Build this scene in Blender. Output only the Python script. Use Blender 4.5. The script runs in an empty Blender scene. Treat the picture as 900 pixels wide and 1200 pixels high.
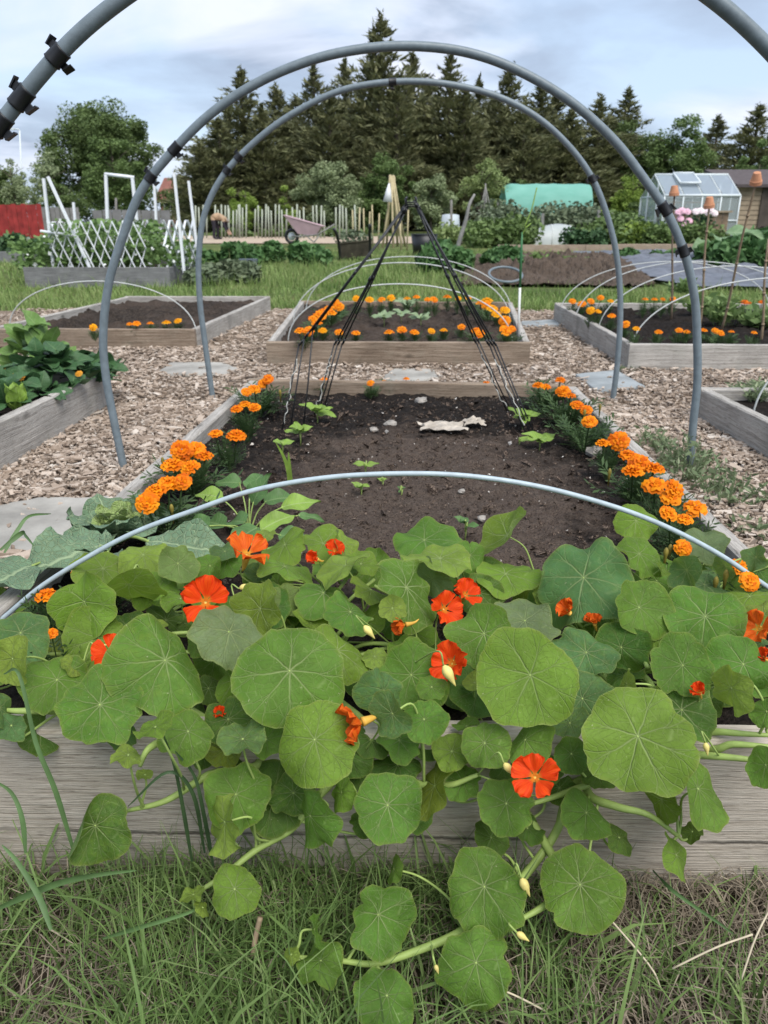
import bpy, math, random
import numpy as np
from mathutils import Vector, Matrix, noise as mnoise
random.seed(7)
R = math.radians
S = bpy.context.scene
COL = S.collection

# ------------------------------------------------------------------ camera
F, CX, CY, H = 900.0, 450.0, 600.0, 0.74
TH = math.atan((600 - 262) / F)
CT, ST = math.cos(TH), math.sin(TH)
cd = bpy.data.cameras.new('camera')
cd.sensor_fit = 'VERTICAL'; cd.sensor_height = 24; cd.lens = 18
cd.clip_start = 0.02; cd.clip_end = 2000
cd.dof.use_dof = True; cd.dof.focus_distance = 0.95; cd.dof.aperture_fstop = 8.0
cam = bpy.data.objects.new('camera', cd); COL.objects.link(cam)
cam.location = (0, 0, H); cam.rotation_euler = (math.pi / 2 - TH, 0, 0)
S.camera = cam
CR, CU, CF = Vector((1, 0, 0)), Vector((0, ST, CT)), Vector((0, CT, -ST))

# ------------------------------------------------------------------ light
SUN_EL, SUN_AZ = R(56), R(150)            # azimuth clockwise from +Y
W = bpy.data.worlds.new('World'); S.world = W; W.use_nodes = True
def build_world():
    nt = W.node_tree; nt.nodes.clear()
    n = nt.nodes.new; L = nt.links.new
    out = n('ShaderNodeOutputWorld'); bg = n('ShaderNodeBackground')
    sky = n('ShaderNodeTexSky'); sky.sky_type = 'NISHITA'; sky.sun_disc = False
    sky.sun_elevation = SUN_EL; sky.sun_rotation = SUN_AZ
    sky.air_density = 1.0; sky.dust_density = 2.0
    tc = n('ShaderNodeTexCoord')
    sep = n('ShaderNodeSeparateXYZ'); L(tc.outputs['Generated'], sep.inputs[0])
    # project the direction on a cloud layer overhead
    zz = n('ShaderNodeMath'); zz.operation = 'ADD'; zz.inputs[1].default_value = 0.22; L(sep.outputs[2], zz.inputs[0])
    zm = n('ShaderNodeMath'); zm.operation = 'MAXIMUM'; zm.inputs[1].default_value = 0.05; L(zz.outputs[0], zm.inputs[0])
    dx = n('ShaderNodeMath'); dx.operation = 'DIVIDE'; L(sep.outputs[0], dx.inputs[0]); L(zm.outputs[0], dx.inputs[1])
    dy = n('ShaderNodeMath'); dy.operation = 'DIVIDE'; L(sep.outputs[1], dy.inputs[0]); L(zm.outputs[0], dy.inputs[1])
    cmb = n('ShaderNodeCombineXYZ'); L(dx.outputs[0], cmb.inputs[0]); L(dy.outputs[0], cmb.inputs[1]); cmb.inputs[2].default_value = 3.7
    n1 = n('ShaderNodeTexNoise'); n1.inputs['Scale'].default_value = 1.5; n1.inputs['Detail'].default_value = 9
    n1.inputs['Roughness'].default_value = 0.52; n1.inputs['Distortion'].default_value = 0.25
    L(cmb.outputs[0], n1.inputs['Vector'])
    n2 = n('ShaderNodeTexNoise'); n2.inputs['Scale'].default_value = 1.1; n2.inputs['Detail'].default_value = 7
    n2.inputs['Distortion'].default_value = 0.3
    mp = n('ShaderNodeMapping'); mp.inputs['Location'].default_value = (4.3, 1.2, 0); mp.inputs['Scale'].default_value = (1, 1.4, 1)
    L(cmb.outputs[0], mp.inputs[0]); L(mp.outputs[0], n2.inputs['Vector'])
    r1 = n('ShaderNodeValToRGB'); r1.color_ramp.elements[0].position = 0.36; r1.color_ramp.elements[1].position = 0.62
    L(n1.outputs[0], r1.inputs[0])
    # cloud tone: slate grey bellies to pale tops (divided by the background strength)
    r2 = n('ShaderNodeValToRGB'); e = r2.color_ramp.elements
    e[0].position = 0.42; e[0].color = (2.3, 2.75, 3.6, 1)
    e[1].position = 0.58; e[1].color = (5.35, 5.6, 6.25, 1)
    m_ = e.new(0.5); m_.color = (4.1, 4.55, 5.5, 1)
    L(n2.outputs[0], r2.inputs[0])
    # clear gaps: the sky itself
    sm = n('ShaderNodeMix'); sm.data_type = 'RGBA'; sm.inputs[0].default_value = 0.62
    L(sky.outputs[0], sm.inputs[6]); sm.inputs[7].default_value = (4.2, 5.2, 6.7, 1)
    mx = n('ShaderNodeMix'); mx.data_type = 'RGBA'
    fm = n('ShaderNodeMath'); fm.operation = 'MULTIPLY'; fm.inputs[1].default_value = 0.9; L(r1.outputs[0], fm.inputs[0])
    L(fm.outputs[0], mx.inputs[0]); L(sm.outputs[2], mx.inputs[6]); L(r2.outputs[0], mx.inputs[7])
    L(mx.outputs[2], bg.inputs[0]); bg.inputs[1].default_value = 0.085
    L(bg.outputs[0], out.inputs[0])
build_world()
sd = bpy.data.lights.new('sun', 'SUN'); sd.energy = 2.0; sd.angle = R(45); sd.color = (1, 0.97, 0.92)
sun = bpy.data.objects.new('sun', sd); COL.objects.link(sun)
sv = Vector((math.sin(SUN_AZ) * math.cos(SUN_EL), math.cos(SUN_AZ) * math.cos(SUN_EL), math.sin(SUN_EL)))
sun.rotation_euler = sv.to_track_quat('Z', 'Y').to_euler()
S.view_settings.view_transform = 'Standard'; S.view_settings.look = 'None'
S.view_settings.exposure = 1.1; S.view_settings.gamma = 1.0; S.view_settings.use_curve_mapping = False

# ------------------------------------------------------------------ helpers
def ray(u, v):
    x = (u - CX) / F; y = -(v - CY) / F
    return Vector((x, CT + y * ST, -ST + y * CT))
def PZ(u, v, z):
    d = ray(u, v); t = (z - H) / d.z
    return Vector((0, 0, H)) + d * t
def PD(u, v, Y):
    d = ray(u, v)
    return Vector((0, 0, H)) + d * (Y / d.y)
def zt(y):
    return float(np.interp(y, [-50, .80, 1.0, 6.2, 7.5, 9, 28, 60, 300], [0, 0, .08, .08, .05, .05, .13, .3, .8]))
def fbm(x, y, z=0.0, o=4):
    return mnoise.fractal(Vector((x, y, z)), 1.0, 2.0, o)

class MB:
    def __init__(s): s.v = []; s.f = []; s.m = []; s.uv = []; s.has_uv = False
    def add(s, vs, fs, mi=0, uvs=None):
        b = len(s.v); s.v += [tuple(p) for p in vs]
        s.f += [tuple(b + i for i in f) for f in fs]; s.m += [mi] * len(fs)
        if uvs is not None: s.has_uv = True; s.uv += [tuple(q) for q in uvs]
        else: s.uv += [(0, 0)] * len(vs)
    def tube(s, pts, rad, n=8, mi=0, cap=True):
        pts = [Vector(p) for p in pts]; k = len(pts)
        if not hasattr(rad, '__len__'): rad = [rad] * k
        vs = []; fs = []; uvs = []; prev = None; ln = 0
        for i, p in enumerate(pts):
            t = (pts[min(i + 1, k - 1)] - pts[max(i - 1, 0)])
            if t.length < 1e-9: t = Vector((0, 0, 1))
            t.normalize()
            if prev is None:
                a = t.orthogonal().normalized()
            else:
                a = prev - t * prev.dot(t)
                a = a.normalized() if a.length > 1e-6 else t.orthogonal().normalized()
            prev = a; b = t.cross(a)
            if i: ln += (p - pts[i - 1]).length
            for j in range(n):
                an = 2 * math.pi * j / n
                vs.append(p + (a * math.cos(an) + b * math.sin(an)) * rad[i]); uvs.append((ln, j / n))
        for i in range(k - 1):
            for j in range(n):
                fs.append((i * n + j, i * n + (j + 1) % n, (i + 1) * n + (j + 1) % n, (i + 1) * n + j))
        if cap:
            fs.append(tuple(range(n - 1, -1, -1))); fs.append(tuple((k - 1) * n + j for j in range(n)))
        s.add(vs, fs, mi, uvs)
    def box(s, c, size, M=None, mi=0):
        c = Vector(c); hx, hy, hz = size[0] / 2, size[1] / 2, size[2] / 2
        ps = [Vector((x, y, z)) for x in (-hx, hx) for y in (-hy, hy) for z in (-hz, hz)]
        if M is not None: ps = [M @ p for p in ps]
        s.add([c + p for p in ps], [(0, 1, 3, 2), (4, 6, 7, 5), (0, 4, 5, 1), (2, 3, 7, 6), (0, 2, 6, 4), (1, 5, 7, 3)], mi)
    def build(s, name, mats, parent=None, smooth=True, loc=None):
        if not isinstance(mats, (list, tuple)): mats = [mats]
        o_ = Vector(parent['_o']) if parent is not None else Vector(loc if loc is not None else (0, 0, 0))
        me = bpy.data.meshes.new(name)
        me.from_pydata([(p[0] - o_.x, p[1] - o_.y, p[2] - o_.z) for p in s.v], [], s.f)
        for m in mats: me.materials.append(m)
        me.polygons.foreach_set('material_index', s.m)
        me.polygons.foreach_set('use_smooth', [smooth] * len(s.f))
        if s.has_uv:
            ul = me.uv_layers.new(name='UVMap')
            li = np.empty(len(me.loops), dtype=np.int32); me.loops.foreach_get('vertex_index', li)
            ul.data.foreach_set('uv', np.array(s.uv, dtype=np.float32)[li].ravel())
        me.update()
        return link(name, me, parent, o_)
def link(name, me, parent=None, o_=(0, 0, 0)):
    ob = bpy.data.objects.new(name, me); COL.objects.link(ob)
    if parent is not None: ob.parent = parent
    else: ob.location = o_
    ob['_o'] = tuple(o_)
    return ob
def bulk(name, V, n, mat, parent=None, loc=(0, 0, 0), smooth=False):
    """V: (k*n,3) array, k separate polygons of n corners"""
    V = np.asarray(V, dtype=np.float32)
    o_ = Vector(parent['_o']) if parent is not None else Vector(loc)
    V = V - np.array(o_, dtype=np.float32)
    k = len(V) // n
    me = bpy.data.meshes.new(name)
    me.vertices.add(len(V)); me.vertices.foreach_set('co', V.ravel())
    me.loops.add(k * n); me.loops.foreach_set('vertex_index', np.arange(k * n, dtype=np.int32))
    me.polygons.add(k); me.polygons.foreach_set('loop_start', np.arange(0, k * n, n, dtype=np.int32))
    me.polygons.foreach_set('use_smooth', [smooth] * k)
    me.materials.append(mat); me.update(calc_edges=True); me.validate()
    return link(name, me, parent, o_)
def bulk_idx(name, V, Fc, mat, parent=None, loc=(0, 0, 0), smooth=False):
    V = np.asarray(V, dtype=np.float32); Fc = np.asarray(Fc, dtype=np.int32)
    o_ = Vector(parent['_o']) if parent is not None else Vector(loc)
    V = V - np.array(o_, dtype=np.float32); n = Fc.shape[1]; k = len(Fc)
    me = bpy.data.meshes.new(name)
    me.vertices.add(len(V)); me.vertices.foreach_set('co', V.ravel())
    me.loops.add(k * n); me.loops.foreach_set('vertex_index', Fc.ravel())
    me.polygons.add(k); me.polygons.foreach_set('loop_start', np.arange(0, k * n, n, dtype=np.int32))
    me.polygons.foreach_set('use_smooth', [smooth] * k)
    me.materials.append(mat); me.update(calc_edges=True)
    return link(name, me, parent, o_)
def tag(o, label, cat, group=None, kind=None):
    o['label'] = label; o['category'] = cat
    if group: o['group'] = group
    if kind: o['kind'] = kind
    return o
def struct(o, kind='structure'):
    o['kind'] = kind; return o
def thing(name, label, cat, loc, group=None):
    o = bpy.data.objects.new(name, None); COL.objects.link(o)
    o.location = loc; o['_o'] = tuple(loc); o.empty_display_size = .05
    return tag(o, label, cat, group)
def spline(pts, n=8):
    """Catmull-Rom through points"""
    pts = [Vector(p) for p in pts]
    if len(pts) < 3:
        return [pts[0].lerp(pts[-1], i / n) for i in range(n + 1)]
    P = [pts[0] * 2 - pts[1]] + pts + [pts[-1] * 2 - pts[-2]]; out = []
    for i in range(1, len(P) - 2):
        for j in range(n):
            t = j / n; a, b, c, d = P[i - 1], P[i], P[i + 1], P[i + 2]
            out.append(.5 * ((2 * b) + (c - a) * t + (2 * a - 5 * b + 4 * c - d) * t * t + (3 * b - a - 3 * c + d) * t ** 3))
    out.append(pts[-1]); return out

# ------------------------------------------------------------------ materials
class NB:
    def __init__(s, name, rough=.8, spec=.3):
        s.m = bpy.data.materials.new(name); s.m.use_nodes = True
        s.nt = s.m.node_tree; s.p = s.nt.nodes['Principled BSDF']; s.out = s.nt.nodes['Material Output']
        s.p.inputs['Roughness'].default_value = rough
        s.p.inputs['Specular IOR Level'].default_value = spec
    def n(s, t, **k):
        x = s.nt.nodes.new('ShaderNode' + t)
        for a, b in k.items(): setattr(x, a, b)
        return x
    def L(s, a, b): s.nt.links.new(a, b)
    def put(s, sock, v):
        if hasattr(v, 'is_output'): s.L(v, sock)
        else:
            if isinstance(v, tuple) and len(v) == 3 and sock.type == 'RGBA': v = (*v, 1)
            sock.default_value = v
    def math(s, op, a, b=0.0, c=None, clamp=False):
        x = s.n('Math', operation=op, use_clamp=clamp); s.put(x.inputs[0], a); s.put(x.inputs[1], b)
        if c is not None: s.put(x.inputs[2], c)
        return x.outputs[0]
    def mix(s, f, a, b, mode='MIX'):
        x = s.n('Mix', data_type='RGBA', blend_type=mode); s.put(x.inputs[0], f); s.put(x.inputs[6], a); s.put(x.inputs[7], b)
        return x.outputs[2]
    def ramp(s, f, stops):
        x = s.n('ValToRGB'); e = x.color_ramp.elements
        while len(e) < len(stops): e.new(.5)
        for i, (p, c) in enumerate(stops):
            e[i].position = p; e[i].color = (c, c, c, 1) if not isinstance(c, tuple) else (*c, 1)
        s.L(f, x.inputs[0]); return x.outputs[0]
    def coord(s, which='Object', scale=None):
        x = s.n('TexCoord').outputs[which]
        if scale is not None:
            mp = s.n('Mapping'); s.L(x, mp.inputs[0]); mp.inputs['Scale'].default_value = scale; return mp.outputs[0]
        return x
    def pos(s, scale=None):
        x = s.n('NewGeometry').outputs['Position']
        if scale is not None:
            mp = s.n('Mapping'); s.L(x, mp.inputs[0]); mp.inputs['Scale'].default_value = scale; return mp.outputs[0]
        return x
    def noise(s, vec, scale, detail=5, rough=.55, dist=0):
        x = s.n('TexNoise'); s.L(vec, x.inputs['Vector']); x.inputs['Scale'].default_value = scale
        x.inputs['Detail'].default_value = detail; x.inputs['Roughness'].default_value = rough; x.inputs['Distortion'].default_value = dist
        return x.outputs[0]
    def island(s): return s.n('NewGeometry').outputs['Random Per Island']
    def bump(s, h, strength=.5, dist=.01):
        b = s.n('Bump'); b.inputs['Strength'].default_value = strength; b.inputs['Distance'].default_value = dist
        s.L(h, b.inputs['Height']); s.L(b.outputs[0], s.p.inputs['Normal']); return b.outputs[0]
    def base(s, v): s.put(s.p.inputs['Base Color'], v)
    def translucent(s, col, f=.3):
        t = s.n('BsdfTranslucent'); s.put(t.inputs[0], col)
        mx = s.n('MixShader'); mx.inputs[0].default_value = f
        s.L(s.p.outputs[0], mx.inputs[1]); s.L(t.outputs[0], mx.inputs[2]); s.L(mx.outputs[0], s.out.inputs[0])

def simple(name, col, rough=.7, var=.25, scale=30, bump=0, spec=.3, world=False):
    b = NB(name, rough, spec); c = b.pos() if world else b.coord('Object')
    f = b.noise(c, scale, 5)
    lo = tuple(x * (1 - var) for x in col); hi = tuple(min(1, x * (1 + var)) for x in col)
    b.base(b.ramp(f, [(.3, lo), (.7, hi)]))
    if bump: b.bump(f, bump, .01)
    return b.m
def foliage(name, cols, rough=.6, trans=.25, spec=.25):
    """many small leaf faces: colour varies face island by face island"""
    b = NB(name, rough, spec)
    c = b.ramp(b.island(), [(i / max(1, len(cols) - 1), k) for i, k in enumerate(cols)])
    f = b.noise(b.pos(), .9, 2)
    c2 = b.mix(b.ramp(f, [(.35, 0.0), (.65, .35)]), c, tuple(x * 1.35 for x in cols[-1]))
    b.base(c2)
    b.translucent(c2, trans)
    return b.m

def wood(name, pale, mid, dark, gscale=(3, 70, 3), stain=.5, rough=.85, bump=.6, crack=None):
    """weathered timber: u runs along the board"""
    b = NB(name, rough, .2)
    oi = b.n('ObjectInfo').outputs['Random']
    uv = b.coord('UV'); off = b.n('VectorMath', operation='ADD'); b.L(uv, off.inputs[0])
    cx = b.n('CombineXYZ'); b.L(b.math('MULTIPLY', oi, 37.0), cx.inputs[0]); b.L(b.math('MULTIPLY', oi, 11.0), cx.inputs[1]); b.L(cx.outputs[0], off.inputs[1])
    v = off.outputs[0]
    # slow warp gives the grain its curves, knots pull it aside
    w = b.noise(v, 3.0, 3); 
    vo = b.n('TexVoronoi'); mpk = b.n('Mapping'); b.L(v, mpk.inputs[0]); mpk.inputs['Scale'].default_value = (3.6, 9, 1); b.L(mpk.outputs[0], vo.inputs['Vector']); vo.inputs['Scale'].default_value = 1.0
    knot = b.ramp(vo.outputs['Distance'], [(.05, 1.0), (.13, 0.0)])
    knotw = b.ramp(vo.outputs['Distance'], [(.0, 1.0), (.4, 0.0)])
    dv = b.math('ADD', b.math('MULTIPLY', w, .014), b.math('MULTIPLY', knotw, .012))
    cv = b.n('CombineXYZ'); b.L(dv, cv.inputs[1]); ad = b.n('VectorMath', operation='ADD'); b.L(v, ad.inputs[0]); b.L(cv.outputs[0], ad.inputs[1])
    mp = b.n('Mapping'); b.L(ad.outputs[0], mp.inputs[0]); mp.inputs['Scale'].default_value = gscale
    g = b.noise(mp.outputs[0], 1.6, 7, .65)
    mp2 = b.n('Mapping'); b.L(ad.outputs[0], mp2.inputs[0]); mp2.inputs['Scale'].default_value = (gscale[0] * .7, gscale[1] * 3.5, 1)
    g2 = b.noise(mp2.outputs[0], 1.3, 4, .6)
    col = b.ramp(g, [(.3, dark), (.47, mid), (.68, pale)])
    col = b.mix(b.ramp(g2, [(.30, .5), (.44, 0.0)]), col, tuple(x * .45 for x in dark))
    st = b.noise(v, 4.5, 5, .6, .4)
    col = b.mix(b.ramp(st, [(.45, 0.0), (.68, stain)]), col, tuple(x * .55 for x in mid))
    gs = b.noise(v, 7.0, 4, .6)
    col = b.mix(b.ramp(gs, [(.55, 0.0), (.8, .35)]), col, (.23, .25, .2))
    pr = b.n('Mapping'); b.L(v, pr.inputs[0]); pr.inputs['Scale'].default_value = (38, 330, 1)
    col = b.mix(b.ramp(b.noise(pr.outputs[0], 1.0, 3, .6), [(.34, .55), (.44, 0.0)]), col, tuple(x * .5 for x in dark))   # short dark pores
    bl = b.noise(v, 2.2, 4, .6)
    col = b.mix(b.ramp(bl, [(.45, 0.0), (.7, .35)]), col, pale)
    col = b.mix(b.math('MULTIPLY', knot, .7), col, tuple(x * .3 for x in dark))
    if crack:                                             # one long drying split following the grain
        su = b.n('SeparateXYZ'); b.L(uv, su.inputs[0]); cm = b.n('Mapping'); b.L(uv, cm.inputs[0]); cm.inputs['Scale'].default_value = (5, .01, 1)
        cv_ = b.math('ADD', su.outputs[1], b.math('MULTIPLY', b.math('SUBTRACT', b.noise(cm.outputs[0], 1.0, 6, .7), .5), .022))
        cl = b.math('MULTIPLY', b.ramp(b.math('ABSOLUTE', b.math('SUBTRACT', cv_, crack)), [(.0006, 1.0), (.0018, 0.0)]), b.ramp(b.noise(cm.outputs[0], .55, 3), [(.42, 0.0), (.5, 1.0)]))
        col = b.mix(b.math('MULTIPLY', cl, .85), col, tuple(x * .25 for x in dark)); g2 = b.math('SUBTRACT', g2, cl)
    b.base(col)
    hgt = b.math('ADD', g, b.math('MULTIPLY', g2, .8))
    b.bump(hgt, bump, .004)
    return b.m
# ------------------------------------------------------------------ setting materials
WOOD_OLD = wood('weathered_timber', (.50, .47, .43), (.37, .345, .31), (.16, .14, .12), stain=.65)
WOOD_FRONT = wood('silvered_timber', (.52, .465, .395), (.42, .365, .30), (.22, .18, .14), gscale=(8, 130, 2), stain=.45, crack=.068)
WOOD_BROWN = wood('brown_timber', (.36, .29, .22), (.22, .165, .12), (.09, .065, .045))
WOOD_GREY = wood('dark_grey_timber', (.27, .27, .27), (.17, .17, .17), (.07, .07, .07))
def soil_mat(name, a, b_, c, patch=None):
    b = NB(name, .95, .15); p = b.pos()
    n1 = b.noise(p, 2.6, 3)
    if patch:                                           # a dried crust in the middle of the bed, ragged edged
        q = b.n('Mapping'); b.L(p, q.inputs[0]); q.inputs['Location'].default_value = (-patch[0] / patch[2], -patch[1] / patch[3], 0); q.inputs['Scale'].default_value = (1 / patch[2], 1 / patch[3], 0)
        ln = b.n('VectorMath', operation='LENGTH'); b.L(q.outputs[0], ln.inputs[0])
        n1 = b.math('ADD', b.math('MULTIPLY', b.noise(p, 6, 5, .65), .9), b.math('MULTIPLY_ADD', ln.outputs['Value'], -.42, .45))
    n2 = b.noise(p, 60, 6, .7); n3 = b.noise(p, 260, 3, .6)
    col = b.mix(b.ramp(n1, [(.42, 0.0), (.60, 1.0)]), a, b_)
    cc = b.mix(b.ramp(n1, [(.40, 0.0), (.62, 1.0)]), tuple(x * .30 for x in c), c) if patch else c
    col = b.mix(b.ramp(n2, [(.42, .0), (.72, .9)]), col, cc)
    col = b.mix(b.ramp(n3, [(.30, .8), (.5, 0.0)]), col, tuple(x * .4 for x in a))
    b.base(col); b.bump(b.math('ADD', n2, b.math('MULTIPLY', n3, .6)), 1.0, .02)
    return b.m
SOIL = soil_mat('dark_compost', (.018, .014, .012), (.115, .084, .066), (.19, .148, .118), (.10, 1.60, .42, .64))
SOIL_DUG = soil_mat('dug_earth', (.085, .062, .047), (.135, .10, .077), (.20, .155, .12))
SOIL_MIX = soil_mat('crumbly_soil', (.035, .027, .022), (.085, .062, .049), (.14, .11, .088))
def ground_mat():
    b = NB('meadow_ground', .95, .1); p = b.pos()
    n1 = b.noise(p, .9, 5); n2 = b.noise(p, 9, 5)
    col = b.ramp(n1, [(.35, (.055, .085, .022)), (.5, (.085, .125, .032)), (.65, (.15, .16, .06))])
    col = b.mix(b.ramp(n2, [(.4, 0.0), (.7, .6)]), col, (.09, .075, .045))
    # bare thatch and earth near the front bed, where the grass is thin
    sp = b.n('SeparateXYZ'); b.L(p, sp.inputs[0])
    near = b.ramp(b.math('MULTIPLY', sp.outputs[1], .2), [(.2, 1.0), (.32, 0.0)])
    n3 = b.noise(p, 45, 6, .7)
    dirt = b.ramp(n3, [(.3, (.016, .013, .009)), (.55, (.05, .04, .027)), (.75, (.11, .085, .06))])
    b.base(b.mix(near, col, dirt)); b.bump(n2, .6, .03)
    return b.m
GROUND = ground_mat()
def path_mat():
    b = NB('chip_path', .95, .1); p = b.pos()
    n = b.noise(p, 55, 6, .7)
    b.base(b.ramp(n, [(.3, (.06, .044, .032)), (.5, (.2, .15, .11)), (.7, (.38, .3, .23))])); b.bump(n, .8, .02)
    return b.m
PATH = path_mat()
def chip_mat():
    b = NB('wood_chip', .9, .15)
    c = b.ramp(b.island(), [(0, (.12, .086, .062)), (.1, (.23, .172, .127)), (.4, (.36, .282, .22)), (.7, (.47, .385, .312)), (.92, (.56, .48, .405)), (1, (.63, .57, .50))])
    c = b.mix(.22, c, b.ramp(b.noise(b.pos(), 130, 4), [(.3, (.15, .115, .09)), (.7, (.5, .42, .35))]))
    b.base(b.mix(b.ramp(b.noise(b.pos(), 2.4, 4), [(.52, 0.0), (.7, .4)]), c, (.17, .127, .095)))     # damp trodden patches
    return b.m
CHIP = chip_mat()
SLAB = simple('stone_slab', (.30, .285, .255), .9, .34, 7, .6)
SLAB_BLUE = simple('blue_slab', (.25, .27, .275), .9, .28, 7, .5)

# ------------------------------------------------------------------ ground
def grid_sheet(xs, ys, zf, mat, name, uvm=False):
    nx, ny = len(xs), len(ys)
    V = np.array([(x, y, zf(x, y)) for y in ys for x in xs], dtype=np.float32)
    Fc = [(j * nx + i, j * nx + i + 1, (j + 1) * nx + i + 1, (j + 1) * nx + i) for j in range(ny - 1) for i in range(nx - 1)]
    return bulk_idx(name, V, Fc, mat, smooth=True)
def axis(lo, hi, seg):
    out = [lo]
    while out[-1] < hi: out.append(out[-1] + max(.12, abs(out[-1]) * seg))
    out[-1] = hi; return out
ys = [-400, -150, -60, -20, -8, -3, -1.2] + list(np.arange(-.5, 1.2, .05)) + list(np.arange(1.2, 9, .25)) + axis(9, 900, .06)
xs_ = axis(2.0, 900, .08); xs = [-x for x in xs_[::-1]] + list(np.arange(-1.9, 1.95, .08)) + xs_
def gz(x, y):
    z = zt(y)
    if y < 1.2: z += .006 * fbm(x * 9, y * 9, 1) 
    return z + (.02 * fbm(x * .8, y * .8, 2) if y > 6.6 else 0)
struct(grid_sheet(xs, ys, gz, GROUND, 'ground'))

def path_edge(x): return 6.35 + .12 * fbm(x * 1.3, 4.0)
PX = np.arange(-4.2, 4.21, .15)
V = []; Fc = []
PYS = [1.0, 1.4, 2, 3, 4, 5, 6, 1e9]
for x in PX:
    for y in PYS:
        yy = min(y, path_edge(x)); V.append((x, yy, zt(yy) + .008))
n_ = len(PYS)
Fc = [(i * n_ + j, (i + 1) * n_ + j, (i + 1) * n_ + j + 1, i * n_ + j + 1) for i in range(len(PX) - 1) for j in range(n_ - 1)]
struct(bulk_idx('wood_chip_path', V, Fc, PATH, smooth=True))

# ------------------------------------------------------------------ raised beds
BEDS = []
def board(parent, name, a, b, thick, z0, z1, mat, seed, label=None):
    a = Vector((a[0], a[1], 0)); b = Vector((b[0], b[1], 0)); d = (b - a); ln = d.length; d.normalize()
    inn = Vector((-d.y, d.x, 0)); N = max(6, int(ln / .045)); m = MB()
    zf = z0 if hasattr(z0, '__len__') else (z0, z0)
    vs = []; uvs = []; ch = .004
    for i in range(N + 1):
        t = i / N; p = a + d * (ln * t); zb = zf[0] + (zf[1] - zf[0]) * t
        jt = .0022 * fbm(t * ln * 9 + seed, seed * 1.7); jo = .002 * fbm(t * ln * 4, seed + 9)
        hgt = z1 - zb
        ring = [(jo, zb), (jo * .4, zb + hgt * .5), (jo, z1 - ch + jt), (ch + jo, z1 + jt), (thick - ch, z1 + jt * .6), (thick, z1 - ch + jt * .6), (thick, zb)]
        uu = [0, hgt * .5, hgt, hgt + ch, hgt + thick, hgt + thick + ch, 2 * hgt + thick]
        for (o, z), u in zip(ring, uu):
            q = p + inn * o; vs.append((q.x, q.y, z)); uvs.append((t * ln, u))
    k = 7
    fs = [(i * k + j, (i + 1) * k + j, (i + 1) * k + (j + 1) % k, i * k + (j + 1) % k) for i in range(N) for j in range(k)]
    fs += [tuple(range(k)), tuple(N * k + j for j in range(k - 1, -1, -1))]
    m.add(vs, fs, 0, uvs)
    o = m.build(name, mat, parent, smooth=False)
    if label: o['label'] = label
    return o
def timber_bed(label, cs, ztop, zbot, mats, soil=SOIL, soil_d=.045, th=.034, seed=1, res=.035, amp=.012, group='timber raised beds'):
    cs = [Vector((c[0], c[1], 0)) for c in cs]                      # FL FR RR RL
    cen = sum(cs, Vector()) / 4
    t = thing('raised_bed', label, 'raised bed', (cen.x, cen.y, zbot), group)
    (FL, FR, RR, RL) = cs
    def ins(p, q, d): return p + (q - p).normalized() * d
    board(t, 'end_board', FL, FR, th, zbot - .03, ztop, mats[0], seed)
    board(t, 'end_board', RR, RL, th, zbot - .03, ztop, mats[2], seed + 1)
    board(t, 'side_board', ins(FR, RR, th + .001), ins(RR, FR, th + .001), th, zbot - .03, ztop - .003, mats[1], seed + 2)
    board(t, 'side_board', ins(RL, FL, th + .001), ins(FL, RL, th + .001), th, zbot - .03, ztop - .003, mats[3], seed + 3)
    # the soil inside
    zs = ztop - soil_d; e = th * .7
    w = (FR - FL).length; l = (RL - FL).length
    nx, ny = max(8, int(w / res)), max(8, int(l / res)); V = []
    for j in range(ny + 1):
        for i in range(nx + 1):
            a_, b_ = (e / w) + (1 - 2 * e / w) * i / nx, (e / l) + (1 - 2 * e / l) * j / ny
            p = FL * (1 - a_) * (1 - b_) + FR * a_ * (1 - b_) + RR * a_ * b_ + RL * (1 - a_) * b_
            V.append((p.x, p.y, zs + amp * fbm(p.x * 6, p.y * 6, seed) + amp * .8 * fbm(p.x * 22, p.y * 22, seed + 3) + amp * .35 * abs(fbm(p.x * 60, p.y * 60, seed + 5, 2))))
    Fc = [(j * (nx + 1) + i, j * (nx + 1) + i + 1, (j + 1) * (nx + 1) + i + 1, (j + 1) * (nx + 1) + i) for j in range(ny) for i in range(nx)]
    struct(bulk_idx('soil', V, Fc, soil, smooth=True))
    BEDS.append([(c.x, c.y) for c in cs])
    return t
M4 = lambda m: (m, m, m, m)
timber_bed('long grey timber bed of dark compost in front with nasturtiums hanging over its end board',
           [(-.612, .723), (.632, .692), (.674, 2.70), (-.489, 2.81)], .21, .03, (WOOD_FRONT, WOOD_OLD, WOOD_BROWN, WOOD_OLD), seed=1, res=.0095, amp=.013)
timber_bed('weathered timber bed full of dark round-leaved plants with orange flowers at left',
           [(-2.2, 1.2), (-1.1, 1.2), (-1.03, 2.81), (-2.13, 2.9)], .23, .07, M4(WOOD_OLD), seed=11)
timber_bed('weathered timber bed at the right edge with feathery green seedlings',
           [(1.13, 1.3), (2.25, 1.27), (2.28, 2.62), (1.10, 2.67)], .205, .075, M4(WOOD_OLD), seed=21)
timber_bed('brown timber bed edged with orange marigolds behind the black cane wigwam',
           [(-.57, 3.76), (.705, 3.74), (.935, 5.78), (-.625, 5.9)], .205, .085, (WOOD_BROWN, WOOD_OLD, WOOD_BROWN, WOOD_OLD), soil=SOIL_MIX, seed=31, amp=.03, res=.024)
timber_bed('pale timber bed at right with terracotta topped canes and marigolds',
           [(1.145, 3.62), (2.6, 3.54), (2.75, 5.55), (1.21, 5.62)], .215, .08, M4(WOOD_OLD), seed=41, amp=.026, res=.024)
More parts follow.
